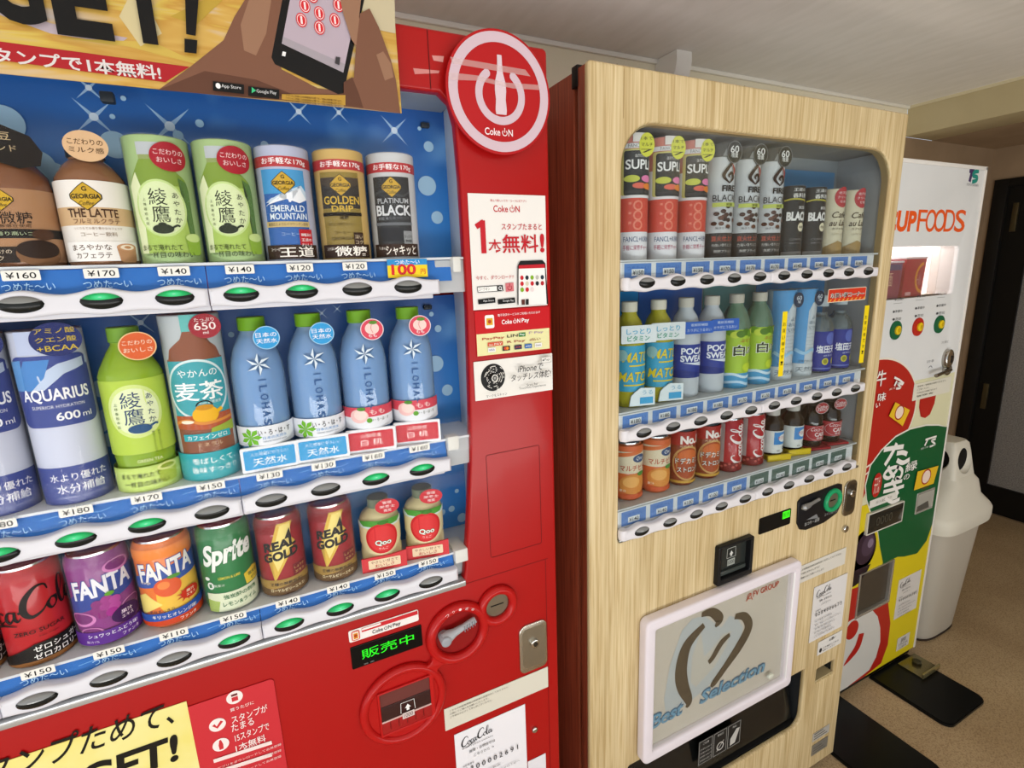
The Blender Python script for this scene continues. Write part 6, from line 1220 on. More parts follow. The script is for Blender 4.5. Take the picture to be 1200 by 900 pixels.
def water(label, tagc, tagl, pink):
    t = start('water_bottle', label); R = .0345
    obj('bottle', LT([(0, .004), (R - .003, .004), (R - .001, .010), (R - .001, .055), (R, .060), (R, .140), (R * .95, .158), (R * .80, .178), (R * .56, .194), (.016, .200), (.016, .204), (0, .204)], 40), m_pet, t)
    obj('water', LT([(0, .006), (R - .004, .006), (R - .003, .02), (R - .003, .140), (R * .88, .158), (R * .74, .178), (R * .5, .192), (0, .193)], 32), clear('water_tint', tint=(0.62, 0.80, 0.95, 1), gloss=0.2, body=.65, bodycol='#5faaf0'), t) if 'water_tint' not in bpy.data.materials else obj('water', LT([(0, .006), (R - .004, .006), (R - .003, .02), (R - .003, .140), (R * .88, .158), (R * .74, .178), (R * .5, .192), (0, .193)], 32), bpy.data.materials['water_tint'], t)
    cyl('cap', .0175, .202, .2215, M('#6fa51e', .3), t)
    P = Print(R=R, base=.0006); st = (.002, .156)
    for k in range(6):
        a = PI / 2 + k * PI / 3; a2 = a + PI / 6; a3 = a - PI / 6; s_ = .0165
        P.poly([st, (st[0] + s_ * .45 * math.cos(a2), st[1] + s_ * .45 * math.sin(a2)), (st[0] + s_ * math.cos(a), st[1] + s_ * math.sin(a))], '#dbe8f2'); P.poly([st, (st[0] + s_ * math.cos(a), st[1] + s_ * math.sin(a)), (st[0] + s_ * .45 * math.cos(a3), st[1] + s_ * .45 * math.sin(a3))], '#3c5f88')
    for k, ch in enumerate('ILOHAS'): P.text(ch, .0035, .1335 - .0125 * k, .0095, '#33588a', None if k == 0 else .0085, rot=-90, bold=.012)
    P.rect(-.048, .037, .048, .066 if not pink else .072, '#e4e8ee')
    if pink: P.rect(-.048, .056, .048, .072, '#d24a5a'); P.ell(-.014, .058, .013, .011, '#f0c4c0'); P.ell(-.012, .060, .009, .008, '#f6d8d0'); P.ell(-.010, .0695, .006, .003, '#4f8a2c'); P.text('もも', .012, .0635, .008, '#f8e4e2', .022); P.text('い・ろ・は・す', .016, .0505, .005, '#2c4a20', .028, bold=.01); P.ell(.0, .0505, .004, .004, '#5fa02c', 8)
    else:
        for k in range(7): a = 2 * PI * k / 7; P.poly([(-.020, .050), (-.020 + .010 * math.cos(a - .35), .050 + .010 * math.sin(a - .35)), (-.020 + .0145 * math.cos(a), .050 + .0145 * math.sin(a)), (-.020 + .010 * math.cos(a + .35), .050 + .010 * math.sin(a + .35))], '#6fb52c')
        P.text('い・ろ・は・す', .011, .0565, .0085, '#2a2c30', .042, bold=.014); P.text('日本の天然水', .010, .0485, .0045, '#5a9ad0', .030); P.text('natural mineral water', .010, .0435, .0028, '#7a8a9a', .030)
    P.build('label_print', t)
    o = plate('base_card', [rr(-.036, .0, .036, .037, .002)], -(R + .003), .004, M('#e8ebf0', .4), t); P = Print(Y=-(R + .003)); P.rect(-.0325, .004, .0325, .033, '#c8323e' if pink else '#2f9ad6', .002)
    if pink: P.text('山梨県産', 0, .0265, .0062, '#f6e4e2', .030); P.text('白 桃', 0, .0155, .0105, '#f6e4e2', .032, bold=.008)
    else: P.text('人と地球にやさしい', 0, .0265, .0055, '#eaf4fa', .048); P.text('天然水', 0, .0145, .0115, '#f4fafc', .044, bold=.008)
    P.build('card_print', o)
    tg = tagboard(t, 'cap_tag', .016, .1925, .0165, .0165, -.032, tagc, tagl, '#ffffff', '#e8d8dc' if pink else '#9fd0ee', h=.0068)
    if pink: P = Print(Y=-.0322); P.ell(.016, .194, .010, .009, '#f6cfc8'); P.ell(.018, .203, .006, .0028, '#5a8a2c'); P.stroke([(.016, .201), (.0145, .194), (.017, .187)], .001, '#d88a88'); P.text('もも', .016, .183, .0045, '#ffffff', .012); P.build('peach_print', tg)
    return t
LW = 'clear blue water bottle with blue round tag'; LP = 'peach water bottle with pink round tag'
t = water(LW + ', beside the barley tea', '#2f9ad8', ['日本の', '天然水'], False); place(t, -.0090, 1); dup(t, (.0640, .80, BASEZ[1]), LW + ', beside the peach water')
t = water(LP + ', beside the plain water', '#d8455a', [], True); place(t, .1360, 1); dup(t, (.2100, .80, BASEZ[1]), LP + ', at the end of its shelf')

# ---- row three
def can(label, H, R, body, fn, name='drink_can', sl=True):
    t = start(name, label); al = M('#c6c8ca', .25, 1.0)
    obj('can_body', LT([(R * .80, 0), (R * .84, .0), (R * .97, .006), (R, .010), (R, H - .014), (R * .97, H - .009), (R * .86, H - .002)], 40), body, t); obj('can_lid', LT([(0, H - .005), (R * .80, H - .005), (R * .82, H), (R * .87, H), (R * .875, H - .003)], 40), al, t); obj('can_base', LT([(0, .004), (R * .70, .003), (R * .81, 0.0)], 40), al, t)
    P = Print(R=R); fn(P, H, R); P.build('can_print', t)
    if sl: sleeve(t, R + .0022, H + .001)
    return t
def zero(P, H, R):
    script_cola(P, -.012, .084, .132, M('#17100f', .4), 0.0, 1.0); P.text('ZERO SUGAR', .002, .050, .0058, '#1c1010', .050, bold=.01); P.text('No sugar', .010, .041, .0028, '#501414', .02)
    P.poly([(-.050, .002), (.052, .002), (.052, .032), (-.006, .032), (-.050, .012)], '#151110'); P.poly([(-.050, .002), (.052, .002), (.052, .008), (-.02, .008)], '#8a5a2c'); P.text('ゼロシュガー', .018, .0245, .0085, '#f4f2ee', .052, bold=.03); P.text('ゼロカロリー', .016, .0135, .0085, '#f4f2ee', .050, bold=.03)
LZ = 'red cola can with black script'
t = can(LZ + ', beside the grape can', .1405, .0335, M('#b5232a', .3, coat=.3), zero, sl=False); place(t, -.3020, 2, dz=.0); dup(t, (-.3745, .80, BASEZ[2]), 'second red cola can with black script, one place beyond the grape can\'s neighbour')
def fgrape(P, H, R):
    P.poly([(-.05, .07), (-.02, .092), (.05, .11), (.05, .078), (-.05, .05)], '#26429a'); P.text('FANTA', .001, .092, .030, '#26429a', .072, bold=.07, tilt=.12); P.text('FANTA', .001, .092, .028, '#f2f2f6', .068, bold=.035, tilt=.12)
    for (a, b_, c_) in ((-.03, .045, .018), (.03, .05, .015), (-.02, .024, .014), (.02, .115, .016)): P.ell(a, b_, c_, c_ * .6, '#d884c4'); P.ell(a, b_ + .001, c_ * .8, c_ * .45, '#7a1f74')
    for k, (a, b_) in enumerate(((-.008, .066), (.002, .070), (.010, .066), (-.010, .057), (.0, .060), (.009, .057), (-.004, .050), (.005, .050))): P.ell(a, b_, .0062, .0062, ('#8a1c78', '#a22a8a', '#b43a9a')[k % 3])
    P.ell(.006, .078, .005, .003, '#5fa02c'); P.ell(.020, .040, .017, .013, '#3c1450'); P.text('果汁', .020, .043, .006, '#f0e0f0', .014, bold=.02); P.text('エキス', .020, .036, .005, '#f0e0f0', .014, bold=.02)
    P.rect(-.05, .006, .05, .026, '#5a2a8c'); P.text('シュワっとふどう味!', .003, .020, .006, '#f6f0fa', .054, bold=.02); P.text('ファンタ', .020, .0115, .005, '#f6f0fa', .02, bold=.02); P.text('果汁1%', -.02, .0115, .004, '#d8c8e8', .014)
def forange(P, H, R):
    P.ell(.018, .05, .034, .036, '#f2c43c'); P.poly([(-.05, .02), (-.01, .04), (-.03, .06), (-.05, .05)], '#f6e27a'); P.rect(-.05, .112, .05, .128, '#f08a2a')
    P.poly([(-.05, .082), (-.02, .092), (.05, .108), (.05, .076), (-.05, .066)], '#2a54a8'); P.text('FANTA', .001, .0945, .030, '#26429a', .072, bold=.07, tilt=.1); P.text('FANTA', .001, .0945, .028, '#f6f4f0', .068, bold=.035, tilt=.1); P.text('orange', -.026, .076, .004, '#f8e8d0', .014)
    P.ell(-.001, .066, .016, .0145, '#e2581c'); P.ell(-.005, .070, .007, .006, '#f08a3c'); P.ell(.008, .0805, .008, .003, '#4f9a2c'); 
    for k in range(9): a = 2 * PI * k / 9; P.poly([(.018 + .004 * math.cos(a - .5), .045 + .004 * math.sin(a - .5)), (.018 + .013 * math.cos(a), .045 + .011 * math.sin(a)), (.018 + .004 * math.cos(a + .5), .045 + .004 * math.sin(a + .5))], '#c8321c')
    P.ell(.024, .046, .013, .009, '#c8321c'); P.text('果汁', .024, .049, .0045, '#fae8d0', .012, bold=.02); P.text('エキス', .024, .043, .004, '#fae8d0', .013, bold=.02); P.rect(-.05, .008, .05, .026, '#c8421c'); P.poly([(-.05, .026), (.05, .032), (.05, .02), (-.05, .014)], '#2a54a8'); P.text('キリッとオレンジ味!', .002, .0225, .006, '#f6f0e6', .052, bold=.02); P.text('気分すっきり', -.012, .0315, .0045, '#2a2a4a', .028, bold=.02); P.text('ファンタ', .016, .0125, .005, '#f6f0e6', .02, bold=.02)
def sprite(P, H, R):
    P.text('Sprite', .003, .094, .046, '#0f6a32', .072, bold=.07, tilt=.12, shear=.15); P.text('Sprite', .003, .094, .044, '#f2f6f0', .069, bold=.04, tilt=.12, shear=.15); P.text('LEMON & LIME', .0, .058, .0045, '#d8d03c', .028, bold=.02); P.ell(-.030, .058, .004, .003, '#f2f6f0'); P.text('無果汁', -.014, .0465, .0045, '#d8e8d8', .014); P.ell(-.026, .0465, .005, .006, '#e8f0e8'); P.rect(-.028, .0435, -.024, .0495, '#2c7a44')
    P.rect(-.034, .003, .050, .034, '#dfe6c8'); P.poly([(-.034, .003), (-.02, .003), (-.016, .020), (-.034, .024)], '#a8c060'); P.text('強炭酸の刺激', .012, .0265, .0075, '#0f6a32', .046, bold=.03); P.text('レモン&ライム', .010, .0145, .0075, '#0f6a32', .046, bold=.03); P.poly([(.020, .036), (.048, .036), (.050, .054), (.034, .060), (.018, .054)], '#ecd038'); P.text('微炭酸', .034, .050, .006, '#2c5a20', .02, bold=.02); P.text('ゼロ', .034, .042, .005, '#2c5a20', .014, bold=.02)
place(can('purple grape soda can with a blue logo band', .1380, .0335, M('#8c2f86', .3, coat=.3), fgrape), -.2300, 2); place(can('orange soda can with a blue logo band', .1380, .0335, M('#ee7a24', .3, coat=.3), forange), -.1580, 2); place(can('green lemon-lime soda can with white lettering', .1400, .0340, M('#127a3c', .3, coat=.3), sprite), -.0840, 2)
def rgold(P, H, R):
    P.rect(-.046, .108, .046, .124, '#8a1822'); P.poly([(-.002, .124), (.020, .124), (.008, .092), (.021, .089), (-.014, .026), (-.005, .064), (-.020, .067)], '#dcb848'); P.poly([(.002, .121), (.016, .121), (.004, .090), (.015, .087), (-.008, .044), (-.001, .068), (-.014, .070)], '#f0de84')
    P.text('REAL', -.001, .0885, .0155, '#16120f', .046, bold=.05, tilt=.14); P.text('GOLD', -.001, .071, .0155, '#16120f', .050, bold=.05, tilt=.14); P.poly([(.006, .097), (.014, .114), (.016, .098)], '#16120f')
    P.rect(.012, .030, .034, .050, '#7a1820'); P.text('しょうが', .023, .044, .0042, '#e8c878', .018); P.text('エキス', .023, .036, .0042, '#e8c878', .016); P.rect(-.046, .003, .046, .030, '#a8863c'); P.poly([(-.046, .003), (.046, .003), (.046, .016), (.02, .022), (-.02, .014), (-.046, .018)], '#6a4a1c'); P.text('王様の無敵設定!!', .002, .0225, .0058, '#2a1a0c', .046, bold=.03); P.text('ローヤルゼリーエキス!', .003, .0120, .0058, '#f0e2b4', .048, bold=.03)
LR = 'red energy drink can with a gold lightning bolt'
t = can(LR + ', beside the green soda can', .1335, .0320, M('#9c1c28', .3, coat=.3), rgold); place(t, -.0120, 2); dup(t, (.0625, .80, BASEZ[2]), LR + ', beside the small fruit drink')
def qoo(label):
    t = start('fruit_drink_bottle', label); R = .0325
    obj('bottle', LT([(0, .0), (R - .002, 0), (R, .003), (R, .030), (R * .95, .040), (R, .050), (R, .090), (R * .96, .098), (R * .84, .108), (R * .56, .117), (.015, .121), (0, .121)], 40), M('#e2d7a6', .3, coat=.3), t); cyl('cap', .0165, .120, .140, M('#7d8a76', .35), t)
    P = Print(R=R, base=.0006); P.rect(-.05, .088, .05, .100, '#cfe0dc'); P.poly([(-.04, .100), (-.02, .105), (0, .100), (.02, .105), (.04, .1), (.03, .092), (-.03, .092)], '#4f9a3c'); P.ell(.001, .066, .0265, .032, '#c8262c'); P.ell(.001, .066, .0225, .027, '#d8383a'); P.ell(.004, .0995, .009, .004, '#3c7a28')
    P.text('Qoo', .002, .057, .0135, '#1f6a3c', .026, bold=.08); P.text('Qoo', .002, .057, .0125, '#f2f4ee', .0245, bold=.02); P.text('りんご', .002, .0455, .005, '#f6dcd8', .014); P.build('label_print', t)
    o = plate('base_card', [[(-.034, 0), (.036, 0), (.036, .034), (.010, .030), (-.034, .030)]], -(R + .003), .003, M('#cf3a40', .4), t); P = Print(Y=-(R + .003)); P.rect(-.024, .006, .026, .025, '#e8d2b0', .002); P.text('やさしい甘さで', .001, .0195, .006, '#8a2a2a', .042, bold=.012); P.text('おいしさ', .001, .0115, .0065, '#b0262c', .030, bold=.02); P.build('card_print', o)
    tagboard(t, 'cap_tag', .013, .131, .0185, .0155, -.030, '#c8303a', ['管理', '栄養士', '推奨'], '#f6e4e2', h=.0058, w=[.014, .024, .012]); return t
LQ = 'small cream fruit drink bottle with red tag'
t = qoo(LQ + ', next to the energy can'); place(t, .1370, 2); t.scale = (1, 1, .80); dup(t, (.2110, .80, BASEZ[2]), LQ + ', at the shelf end')
# ================================================================ drinks in the wooden machine
dup = _dup
S2 = 'drinks on show in the wooden machine'
D2X = lambda i: 0.6510 + 0.0736 * i
Y2P = 0.8085
def start2(name, label): return thing(name, label, 'drink', (0, 0, 0), S2)
def put2(t, i, row, *where):
    base = t['label']; t.rotation_euler.z = -0.24; t.scale.z = (1.0, 0.94, 0.97)[row]
    t.location = (D2X(i), Y2P, BZ2[row]); t['label'] = base + ', ' + where[0]
    for k in range(1, len(where)): dup(t, (D2X(i + k), Y2P, BZ2[row]), base + ', ' + where[k])
def card_body(name, label, R, H, col, fn, mat=None, sl=True):
    t = start2(name, label); cyl('card_cylinder', R, 0, H, mat or M(col, .4), t); P = Print(R=R); fn(P); P.build('card_print', t)
    if sl: sleeve(t, R + .0018, H + .001)
    return t
# row one
def supli(P):
    P.rect(-.05, .0, .05, .050, '#e9e6e8'); P.text('FANCL+KIRIN', .002, .037, .0095, '#4a5a80', .056, bold=.008); P.text('手軽に栄養チャージ', .002, .022, .0095, '#b03058', .058, bold=.012); P.rect(-.05, .050, .05, .109, '#d8503c')
    for k in range(3): P.ring(0, .062 + .017 * k, .009, .006, '#e88a70', n=20); P.rect(-.017, .064 + .017 * k, -.012, .068 + .017 * k, '#e88a70')
    P.rect(-.05, .109, .05, .160, '#eae4e4'); P.rect(-.032, .114, .034, .192, '#d6c878', .004); P.rect(-.026, .114, .030, .189, '#2c2b2c', .004); P.text('SUPLI', .002, .166, .0165, '#f4f2f0', .050, bold=.02); P.text('amino', .006, .181, .007, '#c8c4c0', .026); P.ell(-.012, .142, .014, .006, '#c8cc5a'); P.ell(.017, .142, .012, .006, '#e884b4'); P.ell(.002, .130, .013, .005, '#e07060'); P.ell(.020, .129, .011, .0055, '#e8883c'); P.rect(-.024, .117, .028, .122, '#4a4848'); P.rect(-.05, .193, .05, .201, '#e8e4e4'); P.text('FANCL+KIRIN', .004, .197, .006, '#6a6a6c', .045); P.rect(-.011, .203, .011, .218, '#e4ded8')
t = card_body('vitamin_drink_sleeve', 'coral pink vitamin drink sleeve with yellow top tag', .0305, .2175, '#e08878', supli); o = tagboard(t, 'top_tag', .014, .198, .0145, .020, -.0335, '#d8d84a', ['1本で', 'マルチ', '7'], '#4a4420', h=.006); put2(t, 0, 0, 'at the shelf end', 'middle of three', 'beside the coffee bottle')
def fire(P):
    P.rect(-.05, .0, .05, .048, '#2c2826'); P.text('直火仕上げ', 0, .037, .0105, '#c8553c', .052, bold=.03); P.text('力強い香りとコク', 0, .024, .006, '#d0ccc4', .05, bold=.01); P.text('無糖ブラック', 0, .012, .006, '#d0ccc4', .04, bold=.01)
    for k in range(14): a = k * 2.4; P.ell(-.002 + .0035 * k * .55 * math.cos(a), .078 + .0012 * k * .55 * math.sin(a) * 3, .0055, .004, ('#4a2c20', '#6a4434', '#321c14')[k % 3])
    P.text('挽きたて香る', -.002, .057, .0045, '#4a4a4a', .034); P.rect(-.026, .098, .028, .106, '#c2cc6a'); P.text('無糖', .006, .102, .006, '#3c4010', .014); P.text('BLACK', -.002, .1145, .0125, '#3c3c3c', .048); P.text('FIRE', .004, .1325, .0115, '#26221e', .028, bold=.03)
    P.stroke([(.004, .142), (-.008, .155), (-.002, .168), (.008, .180), (.010, .188)], [.002, .006, .006, .005, .001], '#3a2a26'); P.stroke([(.004, .143), (.012, .152), (.008, .161), (.002, .157), (.004, .152)], [.002, .005, .005, .004, .002], '#3a2a26'); P.stroke([(.008, .178), (.014, .168), (.013, .158)], [.001, .005, .002], '#a8443c')
t = start2('black_coffee_bottle', 'silver coffee bottle sleeve with flame mark'); cyl('card_cylinder', .0312, 0, .192, M('#cfd1d2', .3), t); cyl('dark_top', .0312, .192, .2165, M('#39393a', .4), t); P = Print(R=.0312); fire(P); P.poly([(-.012, .192), (.012, .192), (.006, .205), (-.006, .205)], '#8a8c8c'); P.build('card_print', t); sleeve(t, .033, .218); tagboard(t, 'top_tag', .011, .199, .0165, .0205, -.0345, '#2c2c2c', ['60', '増量'], '#e8e8e6', '#7a7a7a', h=[.013, .009], w=[.018, .015]); put2(t, 3, 0, 'beside the vitamin drink', 'middle of three', 'beside the black sleeve')
def blk(P):
    P.rect(-.05, .125, .05, .146, '#242422'); P.text('王道の', .002, .138, .007, '#e8e6e0', .030, bold=.02); P.text('香料無', .004, .126, .0095, '#e8e6e0', .036, bold=.03); P.stroke([(-.03, .116), (-.01, .119), (.03, .115)], .003, '#c2b83c'); P.text('BOSS', .010, .101, .006, '#e0dedc', .018, bold=.02); P.text('BLACK', .003, .083, .019, '#f0eeea', .054, bold=.05); P.ell(.010, .060, .009, .0095, '#e8e0c0'); P.text('無糖', .010, .060, .006, '#24221e', .012); P.rect(-.03, .0, .03, .008, '#8a8886'); P.text('COFFEE', .0, .034, .004, '#8a8886', .03); P.text('無糖ブラック', .0, .026, .004, '#8a8886', .03)
put2(card_body('black_coffee_sleeve', 'short black coffee sleeve with white lettering', .0300, .1465, '#1f1f1e', blk), 6, 0, 'beside the silver bottle', 'beside the milk coffee')
def cafe(P):
    P.ell(.006, .1265, .021, .0225, '#b8303a'); P.text('北海道', .006, .136, .006, '#f4e6e0', .026, bold=.02); P.text('クリーム', .006, .1265, .006, '#f4e6e0', .03, bold=.02); P.text('使用', .006, .117, .006, '#f4e6e0', .016, bold=.02); P.text('Café', .002, .088, .0135, '#4a3a28', .038, shear=.25, bold=.01); P.text('au Lait', .002, .070, .0135, '#4a3a28', .044, shear=.25, bold=.01); P.text('カフェオレ', .002, .057, .005, '#5a4a34', .034, bold=.02); P.text('ミルクたっぷり', .0, .045, .004, '#7a6a54', .03); P.poly([(-.03, .0), (.03, .0), (.03, .02), (0, .030), (-.03, .016)], '#a88a54')
put2(card_body('cafe_au_lait_sleeve', 'short cream milk coffee sleeve with a red round mark', .0285, .1455, '#d8d0b4', cafe), 8, 0, 'beside the black sleeve', 'at the shelf end')
# row two
def bottle2(name, label, col, capc, prof=None, R=.031, H=.218, mat=None):
    t = start2(name, label); obj('body', LT(prof or [(0, 0), (R - .002, 0), (R, .004), (R, .146), (R * .95, .156), (R * .74, .178), (.0145, .192), (.0145, .199), (0, .199)], 36), mat or M(col, .2, coat=.4), t); cyl('cap', .0155, .197, H, M(capc, .4), t); return t
t = bottle2('yellow_drink_bottle', 'olive yellow drink bottle with blue label and white neck card', '#a8a02a', '#d8d2c0'); P = Print(R=.031, base=.0006); P.rect(-.049, .034, .049, .130, M('#3f9fc4', .35)); P.text('MATCH', .012, .106, .021, '#1f7ca8', .074, bold=.05, shear=.18); P.text('MATCH', .012, .106, .0205, '#ddc62a', .072, bold=.02, shear=.18); P.rect(-.012, .087, .045, .090, '#ddc62a'); P.text('MATCH', .004, .065, .021, '#1f7ca8', .074, bold=.05, shear=.18); P.text('MATCH', .004, .065, .0205, '#ddc62a', .072, bold=.02, shear=.18); P.rect(-.022, .046, .045, .049, '#ddc62a'); P.ell(-.026, .110, .011, .012, '#8fb8b8'); P.build('label_print', t)
o = plate('neck_card', [rr(-.032, .136, .040, .172, .002)], -.036, .003, M('#dfe4e6', .4), t); P = Print(Y=-.036); P.text('しっとり', .003, .160, .011, '#1f86b8', .050, bold=.05); P.text('しっとり', .003, .160, .010, '#6fc2e0', .049, bold=.0); P.text('ビタミン', .003, .146, .011, '#2f9a78', .046, bold=.04); P.build('card_print', o)
o = plate('base_card', [[(-.014, .004), (.040, .004), (.040, .040), (.010, .042), (-.002, .034), (-.010, .026)]], -.036, .003, M('#dfe8ea', .4), t); P = Print(Y=-.036); P.text('うる', .024, .032, .009, '#5aa8c8', .022); P.rect(.008, .008, .036, .022, '#3f9fd0'); P.build('card_print', o); put2(t, 0, 1, 'at the shelf end', 'beside the sports drink')
t = bottle2('sports_drink_bottle', 'grey white sports drink bottle with a deep blue label', '#c2c8ce', '#cfc9bc'); P = Print(R=.031, base=.0006); P.rect(-.049, .044, .049, .118, M('#2b3f92', .35)); P.text('POCARI', .010, .1035, .0145, '#eef0f4', .066, bold=.03); P.text('SWEAT', .006, .087, .0145, '#eef0f4', .060, bold=.03); P.poly([(-.020, .078), (.045, .078), (.045, .068), (.02, .070)], '#e0e6f0'); P.poly([(-.049, .060), (-.02, .062), (.049, .050), (.049, .044), (-.049, .044)], '#22347e'); P.build('label_print', t)
o = plate('neck_card', [rr(-.022, .142, .042, .168, .002)], -.036, .003, M('#2a62c0', .4), t); P = Print(Y=-.036); P.text('電解質補給', .010, .161, .006, '#d8e4f4', .038); P.text('カラダにうるおい', .010, .150, .007, '#d8e4f4', .054, bold=.01); P.build('card_print', o); put2(t, 2, 1, 'beside the yellow drink', 'beside the grape bottle')
t = bottle2('white_grape_bottle', 'clear green bottle with a lime grape label', '#86b088', '#c2bcae', mat=clear('green_bottle', tint=(.6, .8, .68, 1), gloss=.6, body=.4, bodycol='#8fb89a')); P = Print(R=.031, base=.0006); P.rect(-.049, .036, .049, .138, M('#a8c83c', .35)); P.rect(-.049, .0, .049, .036, '#4a9ac8'); P.stroke([(-.049, .028), (-.02, .034), (.01, .026), (.049, .034)], .006, '#cfe4f0'); P.stroke([(-.049, .010), (-.01, .016), (.02, .008), (.049, .014)], .006, '#bcd8ec')
for k, (a, b_) in enumerate(((-.028, .132), (-.018, .126), (.006, .132), (.018, .128), (.028, .133), (-.006, .128))): P.ell(a, b_, .010, .008, ('#6a9a28', '#c8d84a', '#4f7a20')[k % 3])
P.text('ぶどう', .008, .113, .008, '#a8342c', .030, bold=.02); P.text('白', -.008, .090, .027, '#f0f2e4', .027, bold=.16); P.text('白', -.008, .090, .025, '#2c3a14', .024, bold=.06); P.text('ぶどう', .024, .090, .018, '#f0f2e4', .038, bold=.16); P.text('ぶどう', .024, .090, .017, '#2c3a14', .036, bold=.03); P.ell(.012, .050, .012, .010, '#c8dc3a'); P.ell(.026, .054, .010, .009, '#b4cc2c'); P.build('label_print', t); put2(t, 4, 1, 'beside the sports drink', 'beside the mineral water')
def minw(P):
    P.poly([(-.04, .219), (.03, .219), (-.002, .17), (-.008, .08), (-.006, .03), (-.04, .03)], '#4a9cd4'); P.poly([(-.008, .03), (-.006, .165), (.004, .186), (.016, .192), (.028, .186), (.034, .165), (.034, .03)], '#c6cfd4'); P.rect(.006, .190, .022, .206, '#aab4ba')
    for k in range(8): P.rect(-.006, .072 + .009 * k, .034, .0735 + .009 * k, '#aebac2')
    for j, ln in enumerate(('より', 'おいし', 'い水を')): P.text(ln, .014, .150 - .013 * j, .009, '#4a6a80', .011 * len(ln))
    P.stroke([(-.03, .07), (-.01, .060), (.01, .068), (.034, .058)], .008, '#9cc8e4'); P.rect(-.045, .0, .045, .034, '#c4ccd0'); P.text('日本のおいしい', .0, .040, .006, '#4a5a68', .04); P.text('天然水', .0, .019, .013, '#5a6670', .05, bold=.01)
t = card_body('mineral_water_sleeve', 'pale blue mineral water sleeve with a dark round tag', .0305, .2195, '#b0c4d0', minw); tagboard(t, 'top_tag', .018, .196, .012, .018, -.0335, '#2a3a52', ['60', '増'], '#d8e0e8', h=[.010, .007], w=[.013, .008]); put2(t, 6, 1, 'beside the grape bottle', 'beside the navy label bottle')
t = bottle2('salt_lemon_bottle', 'short clear bottle with navy label and yellow lemon marks', '#9ab0b8', '#c2ccd0', [(0, 0), (.0295, 0), (.031, .004), (.031, .112), (.0295, .122), (.024, .138), (.0145, .148), (.0145, .155), (0, .155)], .031, .172, clear('thin_bottle', tint=(.78, .86, .88, 1), gloss=.6, body=.25, bodycol='#a8b8bc')); P = Print(R=.031, base=.0006); P.rect(-.049, .004, .049, .108, M('#27348c', .35)); P.ell(.006, .090, .012, .016, '#5a6ab8'); P.text('塩田天糖', .006, .062, .021, '#f0f0f4', .064, bold=.05); P.text('salt & lemon', .006, .046, .005, '#c8d0e8', .03); P.ell(-.004, .030, .008, .009, '#c8c03c'); P.ell(-.004, .030, .005, .006, '#8a8a24'); P.ell(.022, .030, .008, .009, '#c8c03c'); P.rect(-.049, .010, .049, .013, '#6a7ac0'); P.build('label_print', t); put2(t, 8, 1, 'beside the mineral water', 'at the shelf end')
# row three
def can2(label, H, R, col, fn, name='drink_can'):
    t = start2(name, label); al = M('#bcbec0', .25, 1.0)
    obj('can_body', LT([(R * .80, 0), (R * .84, .0), (R * .97, .006), (R, .010), (R, H - .012), (R * .86, H - .002)], 36), M(col, .3, coat=.3), t); obj('can_lid', LT([(0, H - .005), (R * .80, H - .005), (R * .82, H), (R * .87, H), (R * .875, H - .003)], 36), al, t); obj('can_base', LT([(0, .004), (R * .70, .003), (R * .81, 0.0)], 36), al, t)
    P = Print(R=R); fn(P); P.build('can_print', t); return t
def mango(P):
    P.rect(-.05, .112, .05, .122, '#d86a3c'); P.rect(-.05, .062, .05, .110, '#e0d2b4'); P.poly([(-.05, .104), (.05, .116), (.05, .110), (-.05, .094)], '#d8703c'); P.ell(.014, .094, .016, .009, '#2c4a78'); P.text('Qoo', .014, .094, .009, '#e8ecec', .018, shear=.3); P.text('マルチビタ', .002, .074, .013, '#b8442c', .060, bold=.03); P.ell(.0, .038, .030, .022, '#d88a3c'); P.ell(-.004, .043, .018, .012, '#e8aa5c'); P.ell(.018, .060, .010, .005, '#4f8a3c'); P.text('果汁', -.022, .024, .006, '#f2e0c8', .014); P.rect(-.05, .006, .05, .016, '#c8552c')
put2(can2('orange and cream fruit can', .1275, .031, '#d86a34', mango), 0, 2, 'at the shelf end', 'beside the energy can')
def dode(P):
    P.rect(-.05, .096, .05, .127, '#a82c24'); P.text('No.1', .004, .108, .019, '#f2e8e0', .044, bold=.05); P.text('元気充電', -.004, .094, .005, '#f0d8b0', .03); P.ell(.0, .054, .034, .040, '#c89a5c'); P.ell(.0, .054, .030, .036, '#a84a24'); P.ell(.0, .070, .022, .016, '#cf6a34'); P.text('ドデカミン', .002, .060, .015, '#1c1210', .060, bold=.16); P.text('ドデカミン', .002, .060, .014, '#f4f0e8', .058, bold=.02); P.text('ストロング', .004, .040, .014, '#1c1210', .056, bold=.16); P.text('ストロング', .004, .040, .013, '#f4f0e8', .054, bold=.02); P.rect(-.05, .008, .05, .014, '#c89a3c')
put2(can2('brown energy drink can with white jagged lettering', .1275, .031, '#8a3a20', dode), 2, 2, 'beside the fruit can', 'beside the cola can')
def cola2(P): script_cola(P, .006, .070, .100, M('#f2eae6', .4), PI / 2 * .97, 1.2); P.rect(-.05, .004, .05, .024, '#7a1a1c'); [P.ell(-.03 + .008 * k, .014 + .004 * (k % 3), .003, .003, '#b85a50') for k in range(9)]; P.rect(-.036, .026, -.026, .120, '#b8a8a4')
put2(can2('slim red cola can with white script running upward', .1300, .0290, '#b2262c', cola2), 4, 2, 'beside the brown can', 'beside the vitamin bottle')
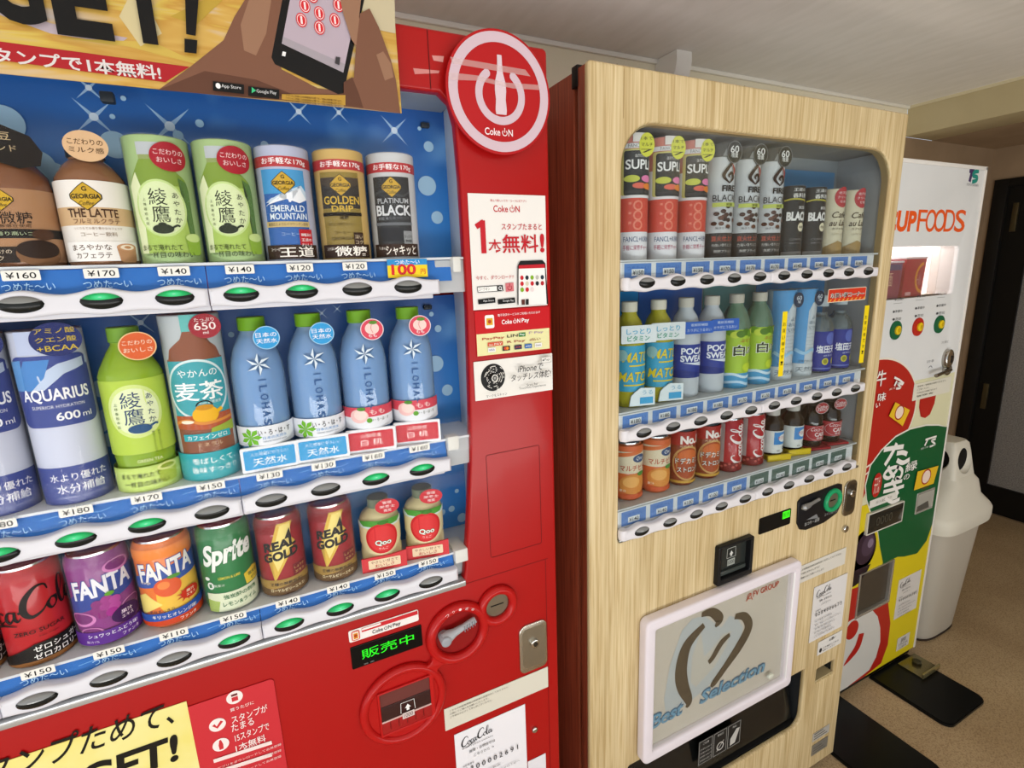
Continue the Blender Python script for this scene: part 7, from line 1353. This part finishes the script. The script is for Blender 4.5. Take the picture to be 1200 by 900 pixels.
def vb(label):
    t = start2('vitamin_bottle', label); R = .0262; obj('body', LT([(0, .012), (R - .002, .012), (R, .015), (R, .088), (R * .9, .096), (R * .55, .108), (.013, .112), (0, .112)], 32), M('#2c2018', .2, coat=.5), t); cyl('cap', .0155, .111, .128, M('#c8c4bc', .4), t); P = Print(R=R, base=.0006); P.rect(-.041, .018, .041, .075, M('#d9dcd8', .35)); P.rect(-.012, .040, .036, .072, '#3f86c8'); P.ell(.012, .056, .013, .010, '#e2e6e4'); P.text('オロナミン', .012, .057, .009, '#c23a2c', .030, bold=.03); P.text('C', .016, .030, .010, '#2c2c30', bold=.04); P.text('炭酸', .0, .024, .004, '#4a4a4c'); P.build('label_print', t)
    obj('base_card', B(-.032, -.034, 0.0, .032, -.0285, .016, .001), M('#d8bc28', .4), t); obj('base_foot', B(-.026, -.0285, 0, .026, .02, .011), M('#b8a020', .5), t); return t
put2(vb('small dark vitamin bottle with white and blue label on yellow card'), 6, 2, 'beside the slim can', 'beside the cola bottle')
def gl(label):
    t = start2('cola_bottle', label); R = .0285; obj('body', LT([(0, .006), (R - .002, .006), (R, .010), (R * .97, .035), (R * .86, .048), (R * .95, .066), (R * .93, .085), (R * .6, .106), (.013, .114), (0, .114)], 32), M('#1d1412', .15, coat=.6), t); cyl('cap', .0145, .113, .128, M('#3a3230', .4), t)
    o = obj('label_card', LT([(R + .001, .024), (R + .001, .064)], 32), M('#a82c34', .35), t); P = Print(R=R + .001); P.rect(-.030, .024, .034, .064, '#a82c34'); P.ring(.002, .044, .032, .031, '#c8b8b4', n=30, sz=.6); P.text('Coca-Cola', .003, .055, .010, '#e8dedc', .046, shear=.3); P.text('CAFE', .004, .041, .011, '#e8dedc', .030, bold=.03); P.text('無糖', .002, .031, .006, '#e8dedc', .016); P.build('card_print', t)
    obj('base_card', B(-.032, -.036, 0.0, .034, .02, .006, .001), M('#a02830', .4), t); tagboard(t, 'neck_tag', .002, .112, .019, .015, -.030, '#a82c34', ['Coke', 'ZERO'], '#e8dedc', '#c8c0bc', h=.007); return t
put2(gl('dark cola bottle with a red round neck tag'), 8, 2, 'beside the vitamin bottle', 'at the shelf end')
